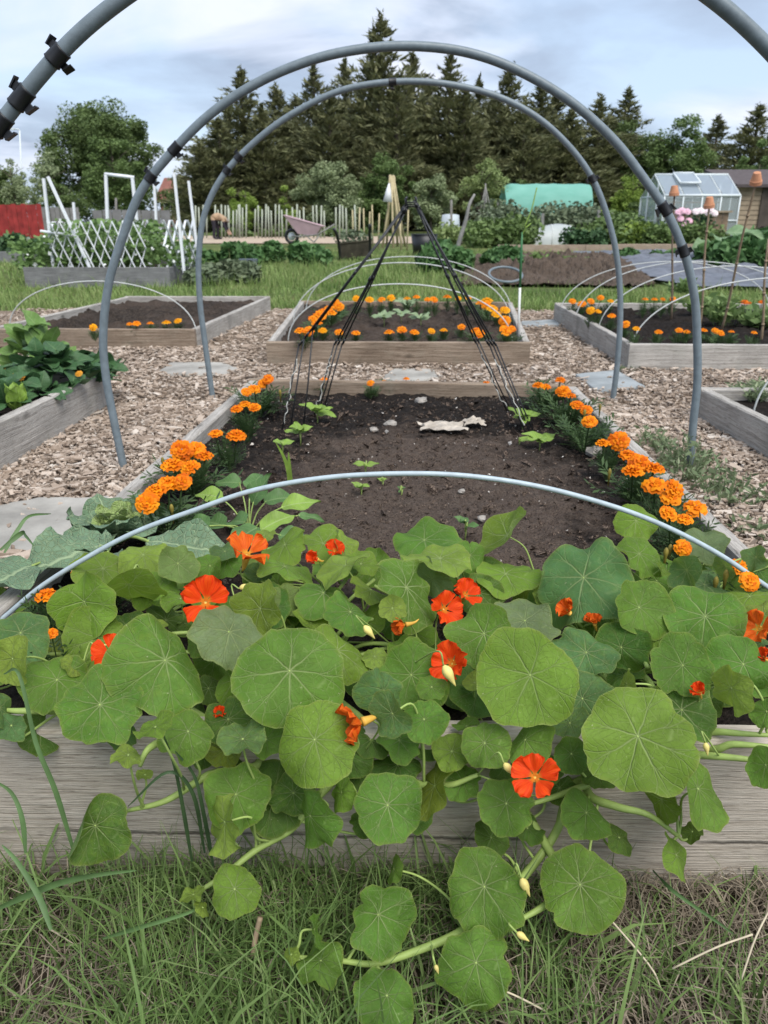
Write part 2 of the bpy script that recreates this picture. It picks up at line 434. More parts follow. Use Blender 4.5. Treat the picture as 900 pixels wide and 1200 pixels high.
timber_bed('timber bed with a few marigolds near its corner in front of the white trellis',
           [(-2.2, 4.30), (-1.035, 4.27), (-.905, 6.32), (-2.05, 6.32)], .2, .08, (WOOD_BROWN, WOOD_OLD, WOOD_OLD, WOOD_OLD), soil=SOIL_MIX, seed=51, amp=.03, res=.024)
timber_bed('dark grey timber bed holding peas and white expanding trellis',
           [(-4.15, 9.25), (-2.47, 9.25), (-2.5, 11.0), (-4.3, 11.0)], .27, .04, M4(WOOD_GREY), soil=SOIL_DUG, seed=61, res=.08)
timber_bed('low grey timber bed of dark leafy crops before the red fence',
           [(-9.6, 14.6), (-6.55, 14.6), (-6.6, 17), (-9.8, 17)], .27, .06, M4(WOOD_GREY), soil=SOIL_DUG, seed=71, res=.12)

def in_bed(x, y, pad=0.0):
    for c in BEDS:
        ok = True
        for i in range(4):
            a, b = c[i], c[(i + 1) % 4]
            cr = (b[0] - a[0]) * (y - a[1]) - (b[1] - a[1]) * (x - a[0])
            if cr < -pad * math.hypot(b[0] - a[0], b[1] - a[1]): ok = False; break
        if ok: return True
    return False

# ------------------------------------------------------------------ flagstones
SLABS = []
def on_slab(x, y):
    for P_ in SLABS:
        ins = False; n = len(P_); j = n - 1
        for i in range(n):
            a, b = P_[i], P_[j]
            if (a[1] > y) != (b[1] > y) and x < (b[0] - a[0]) * (y - a[1]) / (b[1] - a[1]) + a[0]: ins = not ins
            j = i
        if ins: return random.random() < .93
    return False
def slab(px, z, th, mat, label, seed):
    pts = [PZ(u, v, z) for u, v in px]; c = sum(pts, Vector()) / len(pts)
    k = len(pts); m = MB(); rim = []; SLABS.append([(p.x, p.y) for p in pts])
    for i in range(k):
        a, b = pts[i], pts[(i + 1) % k]
        for j in range(5):
            p = a.lerp(b, j / 5); q = p + (c - p).normalized() * (.012 * fbm(p.x * 20, p.y * 20, seed)); rim.append(Vector((q.x, q.y, z)))
    n = len(rim); vs = []; 
    for sc, dz in ((1, -th), (1, -.006), (.97, 0), (.6, .002), (.25, .001)):
        for p in rim:
            q = c + (p - c) * sc; vs.append((q.x, q.y, z + dz + (.003 * fbm(q.x * 12, q.y * 12, seed) if dz > -.005 else 0)))
    fs = [(r * n + i, r * n + (i + 1) % n, (r + 1) * n + (i + 1) % n, (r + 1) * n + i) for r in range(4) for i in range(n)]
    fs.append(tuple(4 * n + i for i in range(n))); m.add(vs, fs)
    o = m.build('flagstone', mat, loc=(c.x, c.y, z - th), smooth=False)
    tag(o, label, 'flagstone', 'flagstones in the wood chip paths'); return o
slab([(-40, 640), (-30, 596), (45, 583), (124, 581), (134, 590), (92, 625), (48, 646)], .105, .05, SLAB, 'large irregular grey flagstone left of the savoy cabbage', 1)
slab([(186, 434), (200, 424), (262, 424), (280, 432), (262, 438), (200, 439)], .10, .04, SLAB, 'pale flagstone in the chips below the left foot of the farther hoop', 2)
slab([(672, 438), (722, 433), (756, 452), (700, 458)], .10, .04, SLAB_BLUE, 'blue grey flagstone beside the rear right corner of the front bed', 3)
slab([(448, 441), (462, 432), (508, 432), (514, 442), (490, 447), (455, 447)], .10, .04, SLAB, 'pale flagstone between the front bed and the marigold bed behind it', 4)
slab([(610, 376), (655, 374), (656, 381), (612, 382)], .10, .03, SLAB_BLUE, 'thin blue slab behind the corner of the marigold bed with the hoops', 5)

# ------------------------------------------------------------------ wood chips
def make_chips():
    rng = np.random.default_rng(3); pts = []
    def area(x0, x1, y0, y1, n):
        k = 0
        while k < n:
            x, y = rng.uniform(x0, x1), rng.uniform(y0, y1)
            if on_slab(x, y): k += .2; continue
            if y > path_edge(x) + rng.normal(0, .05) or in_bed(x, y, -.004): 
                k += .2; continue
            pts.append((x, y)); k += 1
    area(-1.12, -.48, 1.2, 2.9, 9600); area(.60, 1.15, 1.35, 2.8, 9600); area(.66, 1.12, .95, 1.4, 1500); area(-1.09, -.62, .95, 1.25, 700)
    area(-1.6, 1.9, 2.7, 4.35, 13000); area(-2.9, 2.9, 4.2, 6.4, 9500); area(-2.6, -1.0, 2.7, 4.4, 3000); area(1.1, 2.6, 2.5, 3.7, 3500)
    P = np.array(pts); n = len(P)
    L = rng.lognormal(math.log(.0125), .52, n).clip(.005, .055); Wd = L * rng.uniform(.22, .6, n); T = rng.uniform(.002, .006, n)
    far = np.interp(P[:, 1], [2, 5], [1, 1.5]); L = L * far; Wd = Wd * far
    az = rng.uniform(0, 2 * np.pi, n); ti = rng.normal(0, .17, n); ro = rng.normal(0, .22, n)
    ca, sa, ct, st_, cr, sr = np.cos(az), np.sin(az), np.cos(ti), np.sin(ti), np.cos(ro), np.sin(ro)
    ex = np.stack([ca * ct, sa * ct, st_], 1)
    ey0 = np.stack([-sa, ca, 0 * sa], 1); ez0 = np.cross(ex, ey0)
    ey = ey0 * cr[:, None] + ez0 * sr[:, None]; ez = np.cross(ex, ey)
    zb = np.array([zt(y) for y in P[:, 1]]) + .012 + rng.uniform(0, .016, n)
    C = np.stack([P[:, 0], P[:, 1], zb], 1)
    tp = rng.uniform(.25, 1.0, n)
    V = []
    for sx in (-1, 1):
        for sy in (-1, 1):
            for sz in (-1, 1):
                wy = Wd * (tp if sx > 0 else 1) * sy / 2
                V.append(C + ex * (sx * L / 2)[:, None] + ey * wy[:, None] + ez * (sz * T / 2)[:, None] + rng.normal(0, .0012, (n, 3)))
    V = np.stack(V, 1).reshape(-1, 3)
    q = np.array([(0, 1, 3, 2), (4, 6, 7, 5), (0, 4, 5, 1), (2, 3, 7, 6), (0, 2, 6, 4), (1, 5, 7, 3)])
    Fc = (np.arange(n)[:, None, None] * 8 + q[None]).reshape(-1, 4)
    struct(bulk_idx('wood_chips', V, Fc, CHIP), 'stuff')
make_chips()

# ------------------------------------------------------------------ bits on the soil
def soil_bits():
    rng = np.random.default_rng(5); V = []; V2 = []
    def lump(c, s, VV):
        M = rng.normal(0, 1, (4, 3)); M /= np.linalg.norm(M, axis=1)[:, None]
        a = [np.array(c) + M[i] * s * rng.uniform(.6, 1.2) * np.array([1, 1, .7]) for i in range(4)]
        for t in ((0, 1, 2), (0, 2, 3), (0, 3, 1), (1, 3, 2)): VV.extend([a[i] for i in t])
    for k in range(9000):
        x, y = rng.uniform(-.55, .64), rng.uniform(.95, 2.7)
        lump((x, y, .168 + .010 * fbm(x * 6, y * 6, 1)), rng.lognormal(math.log(.0046), .6), V)
    for k in range(420):
        x, y = rng.uniform(-.5, .62), rng.uniform(.98, 2.65)
        lump((x, y, .174 + .009 * fbm(x * 6, y * 6, 1)), rng.lognormal(math.log(.0026), .5), V2)
    CRUMB = NB('soil_crumb', .95, .1); CRUMB.base(CRUMB.ramp(CRUMB.noise(CRUMB.pos(), 330, 1), [(.35, (.018, .014, .011)), (.5, (.07, .05, .04)), (.66, (.17, .13, .10))]))
    struct(bulk('soil_crumbs', V, 3, CRUMB.m), 'stuff')
    struct(bulk('pale_fragments', V2, 3, simple('bleached_fragment', (.5, .46, .41), .9, .3)), 'stuff')
soil_bits()
DRYLEAF = simple('dry_leaf', (.38, .335, .28), .9, .35, 40, .3)
def crumpled(name, u, v, w, d, h, label, cat, mat, seed, group=None, z=.172):
    c = PZ(u, v, z); m = MB(); n = 11; vs = []
    for j in range(n):
        for i in range(n):
            a, b = i / (n - 1) * 2 - 1, j / (n - 1) * 2 - 1
            r = 1 + .35 * fbm(a * 1.7, b * 1.7, seed)
            vs.append((c.x + a * w / 2 * r, c.y + b * d / 2 * r, z + .004 + h * abs(fbm(a * 2.1 + seed, b * 2.1, seed * 2.0)) + h * .3 * (1 - a * a)))
    m.add(vs, [(j * n + i, j * n + i + 1, (j + 1) * n + i + 1, (j + 1) * n + i) for j in range(n - 1) for i in range(n - 1)])
    o = m.build(name, mat, loc=(c.x, c.y, z), smooth=False); tag(o, label, cat, group); return o
crumpled('dry_leaf', 518, 503, .14, .10, .014, 'large curled brown dead leaf lying in the middle of the compost', 'dead leaf', DRYLEAF, 3.3)
crumpled('dry_leaf', 556, 498, .06, .07, .018, 'smaller dark-edged dead leaf just right of the large curled one', 'dead leaf', DRYLEAF, 5.1)
STONE = simple('pale_stone', (.29, .265, .235), .9, .3, 30, .4)
def stone(u, v, r, label, seed, mat=STONE, z=.175):
    c = PZ(u, v, z); m = MB(); vs = []; nr, ns = 6, 10
    for j in range(nr + 1):
        for i in range(ns):
            ph = math.pi * j / nr; th = 2 * math.pi * i / ns
            d = Vector((math.sin(ph) * math.cos(th), math.sin(ph) * math.sin(th), math.cos(ph) * .65))
            k = r * (1 + .45 * fbm(d.x * 1.3 + seed, d.y * 1.3, d.z))
            vs.append(c + d * k)
    m.add(vs, [(j * ns + i, j * ns + (i + 1) % ns, (j + 1) * ns + (i + 1) % ns, (j + 1) * ns + i) for j in range(nr) for i in range(ns)])
    tag(m.build('stone', mat, loc=tuple(c), smooth=False), label, 'stone', 'pale stones lying on the compost')
for a in ((493, 470, .022, 'pale angular stone in the back half of the compost'), (458, 497, .018, 'small grey stone left of the dead leaf on the compost'), (438, 503, .012, 'tiny grey stone farther left of the dead leaf'),
          (541, 576, .009, 'flat pale chip of stone seen just below the thin grey hoop'), (565, 607, .010, 'pale stone close above the nasturtium leaves'), (696, 529, .024, 'pale stone beside the right-hand marigold row')):
    stone(*a, seed=a[0])
# ================================================================== nasturtiums
def nasturtium_leaf_mat():
    b = NB('nasturtium_leaf', .6, .16)
    tint = b.n('ObjectInfo').outputs['Color']; rnd = b.n('ObjectInfo').outputs['Random']
    uv = b.coord('UV')
    ns = b.n('TexNoise'); b.L(uv, ns.inputs['Vector']); ns.inputs['Scale'].default_value = 5; ns.inputs['Detail'].default_value = 2
    off = b.n('VectorMath', operation='MULTIPLY_ADD'); b.L(ns.outputs['Color'], off.inputs[0]); off.inputs[1].default_value = (.05, .05, 0); off.inputs[2].default_value = (-.025, -.025, 0)
    ad = b.n('VectorMath', operation='ADD'); b.L(uv, ad.inputs[0]); b.L(off.outputs[0], ad.inputs[1])
    sp = b.n('SeparateXYZ'); b.L(ad.outputs[0], sp.inputs[0])
    x = b.math('MULTIPLY', b.math('SUBTRACT', sp.outputs[0], .5), 2.0); y = b.math('MULTIPLY', b.math('SUBTRACT', sp.outputs[1], .5), 2.0)
    r = b.math('SQRT', b.math('ADD', b.math('MULTIPLY', x, x), b.math('MULTIPLY', y, y)))
    th = b.math('ARCTAN2', y, x)
    NV = b.math('FLOOR', b.math('MULTIPLY_ADD', rnd, 2.99, 8.0))
    a = b.math('MULTIPLY', th, b.math('DIVIDE', NV, 2 * math.pi))
    fr = b.math('FRACT', b.math('ADD', a, 20.5))
    da = b.math('MULTIPLY', b.math('ABSOLUTE', b.math('SUBTRACT', fr, .5)), b.math('DIVIDE', 2 * math.pi, NV))
    arc = b.math('MULTIPLY', da, r)
    def line(d, w):                                     # 1 on the line, 0 beyond w
        return b.math('SUBTRACT', 1.0, b.math('DIVIDE', d, w), clamp=True)
    wmain = b.math('MULTIPLY_ADD', r, -.017, .03)
    l1 = line(arc, wmain)
    # forks: each main vein splits past mid radius
    fk = b.math('ABSOLUTE', b.math('SUBTRACT', da, b.math('MULTIPLY', b.math('MAXIMUM', b.math('SUBTRACT', r, .5), 0.0), .5)))
    l2 = b.math('MULTIPLY', line(b.math('MULTIPLY', fk, r), .014), b.math('GREATER_THAN', r, .5))
    # side veins, herring-bone between the main ones
    q = b.math('FRACT', b.math('MULTIPLY', b.math('SUBTRACT', r, b.math('MULTIPLY', da, .9)), 5.2))
    l3 = b.math('MULTIPLY', line(b.math('ABSOLUTE', b.math('SUBTRACT', q, .5)), .06), .42)
    # fine net
    vo = b.n('TexVoronoi', feature='DISTANCE_TO_EDGE'); b.L(ad.outputs[0], vo.inputs['Vector']); vo.inputs['Scale'].default_value = 10
    l4 = b.math('MULTIPLY', line(vo.outputs['Distance'], .045), .42)
    fade = b.math('SUBTRACT', 1.0, b.math('MULTIPLY', r, .55), clamp=True)
    vein = b.math('MAXIMUM', b.math('MULTIPLY', b.math('MAXIMUM', l1, l2), fade), b.math('MULTIPLY', b.math('MAXIMUM', l3, l4), .62))
    vein = b.math('MAXIMUM', vein, line(r, .055))
    # mottle: yellow green patches between veins, each leaf its own amount
    of2 = b.n('VectorMath', operation='ADD'); b.L(uv, of2.inputs[0]); cx = b.n('CombineXYZ'); b.L(b.math('MULTIPLY', rnd, 50.0), cx.inputs[0]); b.L(cx.outputs[0], of2.inputs[1])
    mo = b.noise(of2.outputs[0], 9, 4, .6)
    mo2 = b.noise(of2.outputs[0], 2.2, 3, .5)
    rm = b.n('MapRange'); b.L(mo, rm.inputs[0]); rm.inputs[1].default_value = .45; rm.inputs[2].default_value = .7
    col = b.mix(b.math('MULTIPLY', rm.outputs[0], b.math('MULTIPLY_ADD', rnd, .55, .12)), tint, (.155, .245, .036))
    dk = b.n('HueSaturation'); dk.inputs['Value'].default_value = .70; b.L(col, dk.inputs['Color'])
    col = b.mix(b.ramp(mo2, [(.38, .8), (.6, 0.0)]), col, dk.outputs[0])
    oi2 = b.math('FRACT', b.math('MULTIPLY', rnd, 17.3))
    # yellowed rim and a few rusty or bleached specks
    rim = b.n('MapRange'); b.L(r, rim.inputs[0]); rim.inputs[1].default_value = .9; rim.inputs[2].default_value = 1.0
    col = b.mix(b.math('MULTIPLY', rim.outputs[0], b.math('MULTIPLY_ADD', mo2, .6, .0)), col, (.24, .26, .045))
    col = b.mix(b.math('MULTIPLY', b.math('GREATER_THAN', r, .984), .28), col, (.34, .40, .14))
    sk = b.noise(of2.outputs[0], 34, 2)
    col = b.mix(b.ramp(sk, [(.70, 0.0), (.73, .75)]), col, (.42, .42, .26))
    col = b.mix(b.math('MULTIPLY', vein, b.math('MULTIPLY_ADD', oi2, .4, .5)), col, (.42, .50, .22))
    back = b.n('NewGeometry').outputs['Backfacing']
    hs = b.n('HueSaturation'); hs.inputs['Saturation'].default_value = .82; hs.inputs['Value'].default_value = 1.3; b.L(col, hs.inputs['Color'])
    col = b.mix(back, col, hs.outputs[0])
    b.base(col)
    hgt = b.math('ADD', b.math('MULTIPLY', vein, -.6), b.math('MULTIPLY', b.noise(uv, 16, 3), .5))
    nrm = b.bump(hgt, .8, .003)
    b.put(b.p.inputs['Roughness'], b.math('MULTIPLY_ADD', mo, .25, .45))
    tc = b.mix(.5, col, (.28, .38, .03)); b.translucent(tc, .38)
    return b.m
NLEAF = nasturtium_leaf_mat()
NSTEM = simple('nasturtium_stem', (.27, .36, .10), .55, .2, 40)
TINT = dict(G=(.116, .236, .034), Y=(.170, .290, .036), B=(.098, .195, .066), D=(.076, .160, .028), P=(.18, .25, .115), L=(.24, .34, .054))

def leaf_geo(Rw, seed, cup=.10, wave=.10, fold=None, junc=.14, nseg=54, rings=8):
    rnd = random.Random(seed)
    ph = [rnd.uniform(0, 6.28) for _ in range(6)]
    k1 = rnd.choice((2, 3, 3)); am = wave * rnd.uniform(.7, 1.3); lob = rnd.uniform(.03, .085); lam = [rnd.uniform(.3, 1.5) for _ in range(9)]; nt_ = rnd.uniform(0, 6.28); nd = rnd.choice((0, 0, .05, .10, .16)); wk = rnd.choice((5, 6, 7, 8)); wa = rnd.uniform(.04, .11)
    jx, jy = junc * rnd.uniform(-.5, .5), junc * rnd.uniform(.4, 1.0)
    vs = [(jx * Rw, jy * Rw)]; uv = [(.5, .5)]
    for i in range(1, rings + 1):
        p = i / rings
        for j in range(nseg):
            t = 2 * math.pi * j / nseg
            r = 1 + .05 * math.cos(2 * t + ph[0]) + .04 * math.cos(3 * t + ph[1]) + .022 * math.sin(5 * t + ph[5])
            r += lob * lam[int(((9 * t + 2 * ph[2]) / (2 * math.pi) + .5) % 9)] * (abs(math.cos(4.5 * t + ph[2])) - .6) * p * p - nd * math.exp(-(((t - nt_ + 3.14159) % 6.28318 - 3.14159) / .10) ** 2) * p ** 3 - .03 * math.exp(-((t - 4.71) / .28) ** 2)
            r += (.006 * math.sin(23 * t + ph[3]) + .004 * math.sin(41 * t + ph[1])) * p + .12 * fbm(math.cos(t) * 1.5 + seed * .37, math.sin(t) * 1.5, seed * .11, 3) * p
            vs.append(((jx * (1 - p) + r * p * math.cos(t)) * Rw, (jy * (1 - p) + r * p * math.sin(t)) * Rw)); uv.append((.5 + .5 * p * math.cos(t), .5 + .5 * p * math.sin(t)))
    out = []
    for (x, y), (a, b_) in zip(vs, uv):
        p = 2 * math.hypot(a - .5, b_ - .5); t = math.atan2(b_ - .5, a - .5)
        z = cup * p * p + am * p ** 2.2 * math.sin(k1 * t + ph[3]) + wa * p ** 5 * math.sin(wk * t + ph[0]) + am * .4 * p ** 3 * math.sin(5 * t + ph[4])
        z += .018 * p * math.cos(9 * t) - .07 * math.exp(-(p / .16) ** 2) * .5
        z += .055 * p * fbm(a * 4 + seed, b_ * 4, 1.0)
        z *= Rw
        out.append(Vector((x, y, z)))
    if fold:
        ax, am2 = R(fold[0]), abs(R(fold[1])); sg = 1 if fold[1] > 0 else -1                      # bend one side round an axis through the leaf
        off = fold[2] if len(fold) > 2 else 0.0
        d = Vector((math.cos(ax), math.sin(ax), 0)); nn = Vector((-d.y, d.x, 0)); rc = (.28 if am2 > .9 else .7) * Rw
        res = []
        for p in out:
            s_ = p.dot(nn) - off * Rw
            if s_ > 0:
                al = min(am2, s_ / rc); rem = max(0.0, s_ - rc * am2)
                base = p - nn * s_
                q = base + nn * (rc * math.sin(al) + rem * math.cos(al)) + Vector((0, 0, sg * (rc * (1 - math.cos(al)) + rem * math.sin(al))))
                res.append(q)
            else: res.append(p)
        out = res
    fs = [(0, 1 + j, 1 + (j + 1) % nseg) for j in range(nseg)]
    for i in range(rings - 1):
        b = 1 + i * nseg
        fs += [(b + j, b + nseg + j, b + nseg + (j + 1) % nseg, b + (j + 1) % nseg) for j in range(nseg)]
    return out, fs, uv

def yprof(v):
    return float(np.interp(v, [600, 640, 700, 780, 860, 930, 1000, 1060, 1160, 1200], [1.17, 1.03, .90, .755, .668, .648, .632, .585, .52, .50]))
# u, v, radius px, direction the face turns to (90 = up in the picture), tilt, tint, depth offset, fold (axis, angle, offset)
LEAVES = [
 (189,778,59,90,10,'G',-.05,None),(118,830,45,110,16,'G',-.03,None),(64,800,37,120,22,'G',0,None),
 (98,710,38,200,42,'Y',-.0,(75,70,.15)),(152,688,40,235,58,'Y',0,(40,60,.1)),(118,668,30,60,42,'G',.05,None),
 (168,652,27,95,48,'L',.04,None),(210,663,23,70,22,'B',.0,None),(112,752,38,80,18,'G',.05,None),
 (25,745,32,100,28,'B',.0,None),(14,774,28,200,42,'L',-.04,(80,60,.2)),(8,706,29,90,58,'G',.17,None),
 (47,858,27,80,18,'D',.05,None),(181,853,21,100,52,'Y',-.06,None),(218,860,30,90,25,'G',-.01,None),
 (149,886,17,110,36,'L',-.04,None),(0,832,22,30,30,'B',.0,None),(12,852,18,100,42,'B',.01,None),
 (62,755,24,90,30,'D',.07,None),(141,858,22,30,38,'B',.03,None),(183,692,28,95,45,'Y',.05,None),
 (212,702,22,110,62,'Y',.02,None),(150,742,27,90,25,'D',.09,None),(196,728,26,90,30,'D',.10,None),
 (342,792,61,80,9,'G',-.05,(0,0)),(396,766,40,60,20,'Y',.0,None),(371,872,48,90,12,'Y',-.035,None),
 (270,746,42,65,36,'P',-.03,None),(304,716,34,175,42,'G',.0,(80,60,.3)),(336,704,20,90,20,'B',.05,None),
 (378,698,31,90,10,'G',.03,None),(409,719,28,90,38,'G',-.02,None),(245,665,18,100,30,'G',.04,None),
 (263,647,17,95,58,'B',.06,None),(331,640,29,100,56,'Y',.05,None),(335,664,33,92,72,'Y',.02,None),
 (382,638,31,85,56,'Y',.06,None),(402,640,20,60,44,'L',.04,(70,50,.2)),(400,664,33,135,68,'L',-.01,None),
 (425,661,20,80,52,'Y',.04,None),(437,692,26,95,56,'G',.02,None),(309,628,13,90,55,'L',.07,None),
 (303,674,17,60,35,'B',.05,None),(235,748,22,180,35,'G',.03,None),(275,800,32,160,46,'Y',.03,None),
 (270,845,30,90,20,'D',.03,None),(284,868,26,115,36,'B',-.01,None),(243,808,18,90,28,'D',.08,None),
 (366,731,23,80,32,'Y',.06,None),(330,745,18,90,22,'D',.1,None),(432,792,30,90,35,'D',.10,None),
 (500,634,39,90,56,'G',.05,None),(513,655,37,95,60,'L',-.01,None),(552,652,20,10,36,'G',.02,None),
 (481,693,45,42,46,'G',-.02,None),(507,682,27,200,42,'P',.04,None),(592,630,40,122,64,'Y',.02,None),
 (595,674,38,95,62,'Y',.04,None),(563,697,25,90,20,'D',.06,None),(460,714,16,90,16,'L',-.03,None),
 (564,747,39,120,16,'G',-.01,None),(613,730,41,85,46,'P',-.01,None),(615,796,57,90,8,'Y',-.05,None),
 (560,810,36,90,18,'D',.04,None),(485,794,40,90,12,'G',.03,None),(506,807,16,80,20,'G',.0,None),
 (450,812,30,10,36,'B',-.02,None),(458,838,27,215,36,'B',-.04,None),(498,845,27,90,22,'G',-.01,None),
 (569,873,28,90,16,'G',.0,None),(618,869,31,90,18,'G',.0,None),(500,870,24,90,32,'D',.05,None),
 (671,885,22,90,18,'D',.0,None),(668,848,24,90,40,'B',.02,None),(546,851,15,90,58,'G',.03,None),
 (684,680,57,85,28,'B',-.02,None),(746,613,24,30,30,'Y',.06,None),(750,652,30,25,40,'Y',.02,(120,50,.2)),
 (715,676,20,130,46,'Y',.03,None),(752,714,37,30,32,'G',-.02,None),(825,725,46,85,30,'G',-.02,None),
 (730,761,31,90,10,'D',.03,None),(798,781,35,90,20,'G',.0,None),(868,780,36,60,20,'G',.0,None),
 (855,808,28,205,48,'L',-.04,None),(684,766,36,90,22,'B',.02,None),(684,822,37,90,16,'B',.03,None),
 (750,868,61,85,11,'G',-.05,None),(800,834,40,90,28,'D',.02,None),(733,802,18,180,58,'L',.01,None),
 (826,638,25,95,44,'P',.08,None),(805,671,21,180,32,'B',.03,None),(849,665,15,180,52,'B',.05,None),
 (880,700,32,95,60,'Y',.05,None),(892,721,29,90,56,'L',.02,None),(885,655,16,140,40,'B',.04,None),
 (897,835,19,160,30,'G',-.02,None),(897,900,22,180,25,'G',-.02,None),(775,668,10,60,58,'Y',.03,None),
 (872,752,22,90,38,'B',.03,None),(885,800,20,90,30,'G',.02,None),
 (108,973,41,200,24,'D',-.03,(70,110,-.0)),(275,936,39,90,14,'G',.0,None),(263,966,34,185,52,'L',-.03,None),
 (275,1044,28,110,16,'Y',-.02,None),(322,932,41,80,16,'D',.03,None),(364,960,37,190,50,'G',-.02,None),
 (456,946,40,90,13,'G',-.02,None),(399,931,20,185,48,'Y',.0,None),(507,925,40,170,54,'D',.015,None),
 (463,897,29,90,20,'D',.04,None),(593,945,33,90,14,'G',-.01,None),(575,983,22,70,34,'D',.02,None),
 (618,972,18,60,30,'D',.03,None),(568,1046,46,90,10,'G',-.01,None),(681,1041,46,95,10,'G',-.01,None),
 (556,1133,42,90,12,'G',-.01,None),(447,1077,39,20,24,'G',.0,None),(687,955,30,80,16,'G',.0,None),
 (820,928,42,20,44,'G',-.01,(80,30,.0)),(776,938,26,190,52,'Y',.01,None),(727,983,19,20,44,'D',.02,None),
 (794,1004,28,0,70,'Y',-.01,None),(811,976,13,90,36,'D',.02,None),(452,1170,35,90,14,'G',-.01,None),
 (376,1127,27,110,32,'G',.0,None),(369,1092,19,30,66,'G',.0,None),(341,1119,10,120,40,'L',.0,None),
 (226,1049,14,110,50,'L',.0,None),(238,1064,11,60,50,'L',.0,None),(461,1020,16,150,58,'G',.01,None),
 (169,908,9,120,40,'L',.0,None),(702,908,20,90,30,'D',.03,None),(425,905,21,90,28,'D',.045,None),(655,925,20,90,26,'D',.04,None),
 (345,932,27,95,22,'D',.02,None),(412,888,26,90,25,'D',.03,None),(428,962,18,80,35,'D',.02,None),(482,958,24,100,30,'D',.025,None),(541,918,22,90,30,'G',.02,None),(530,882,23,90,22,'G',.02,None),(470,868,25,95,28,'G',.03,None),(436,868,22,80,35,'D',.04,None),(640,902,20,90,30,'D',.025,None),(312,868,24,90,30,'G',.03,None),(262,880,22,95,28,'D',.03,None),(592,902,18,60,35,'D',.03,None),(555,800,14,100,45,'L',.02,None),(440,770,15,60,40,'L',.02,None),(470,760,16,120,45,'Y',.05,None),(640,700,15,80,45,'L',.05,None),(300,660,14,80,50,'L',.05,None),(180,735,14,80,45,'L',.05,None),(770,750,16,110,40,'Y',.03,None),(700,850,14,90,50,'L',.0,None),(85,780,14,80,50,'L',.0,None),
 (300,905,26,95,30,'D',.05,None),(238,885,16,95,40,'D',.05,None),
]
TRAILS = {0: [[(150, 950, 0), (195, 938, .005), (245, 908, .02), (300, 885, .05)], [(164, 898, 0), (172, 880, .0), (190, 868, .02), (230, 850, .08)], [(0, 832, 0), (35, 833, .0), (100, 828, .05)]],
          1: [[(226, 1049, 0), (262, 1026, .0), (300, 996, .005), (340, 972, .01), (362, 945, .02), (400, 905, .04), (440, 860, .08)]],
          2: [[(342, 1121, 0), (400, 1126, 0), (440, 1129, 0), (492, 1113, 0), (540, 1092, .0), (585, 1058, .005), (628, 1010, .01), (655, 968, .02), (668, 925, .03), (690, 880, .07)],
              [(560, 908, 0), (520, 920, .01), (480, 900, .05)], [(600, 1083, .0), (640, 1060, .0), (665, 1035, .0)]],
          3: [[(795, 980, 0), (760, 955, .0), (722, 945, .01), (690, 930, .03), (690, 890, .07)], [(610, 946, .01), (660, 930, .02), (720, 905, .03), (760, 880, .06)],
              [(905, 893, .0), (860, 888, .0), (800, 882, .03), (760, 870, .08)], [(905, 862, .01), (850, 858, .02), (790, 850, .06)], [(905, 875, .0), (860, 872, .01), (815, 872, .04)]]}
PLANTS = [
 ('nasturtium at the left end of the front bed with one trailing leaf over the board', (-.36, .90), -60, 262),
 ('nasturtium with the widest open scarlet flower, its stem drooping left to the grass', (-.10, .92), 262, 440),
 ('nasturtium left of the centre with a long runner trailing down onto the grass', (.10, .92), 440, 668),
 ('nasturtium at the right end of the front bed with bluish broad leaves', (.33, .90), 668, 980),
]
PLANTS[1] = ('nasturtium with open scarlet flower behind the big central leaf, stem drooping left to the grass', (-.10, .92), 262, 440)
PLANTS[2] = ('nasturtium in the middle right whose long runner and five leaves lie on the grass', (.10, .92), 440, 668)
nast = []; anchors = []
for i, (lb, xy, u0, u1) in enumerate(PLANTS):
    t = thing('nasturtium', lb, 'nasturtium', (xy[0], xy[1], .165), 'nasturtiums along the front of the bed'); nast.append(t)
    m = MB(); A = []
    rt = Vector((xy[0], xy[1], .15))
    for tr in TRAILS[i]:
        pts = spline([PD(u, v, yprof(v) + .012 + dy) for u, v, dy in tr] + [rt + Vector((random.uniform(-.04, .04), -.03, .03)), rt], 7)
        n = len(pts); m.tube(pts, [.0022 + .0026 * min(1, k / (n * .4)) for k in range(n)], 8); A += pts[:int(n * .92)]
    for k in range(9):
        e = Vector((xy[0] + random.uniform(-.16, .16), xy[1] + random.uniform(-.14, .16), .2 + random.uniform(0, .05)))
        pts = spline([rt, (rt + e) / 2 + Vector((0, 0, .03)), e], 6); m.tube(pts, .0028, 6); A += pts[3:]
    m.build('stem', NSTEM, t); anchors.append(A)

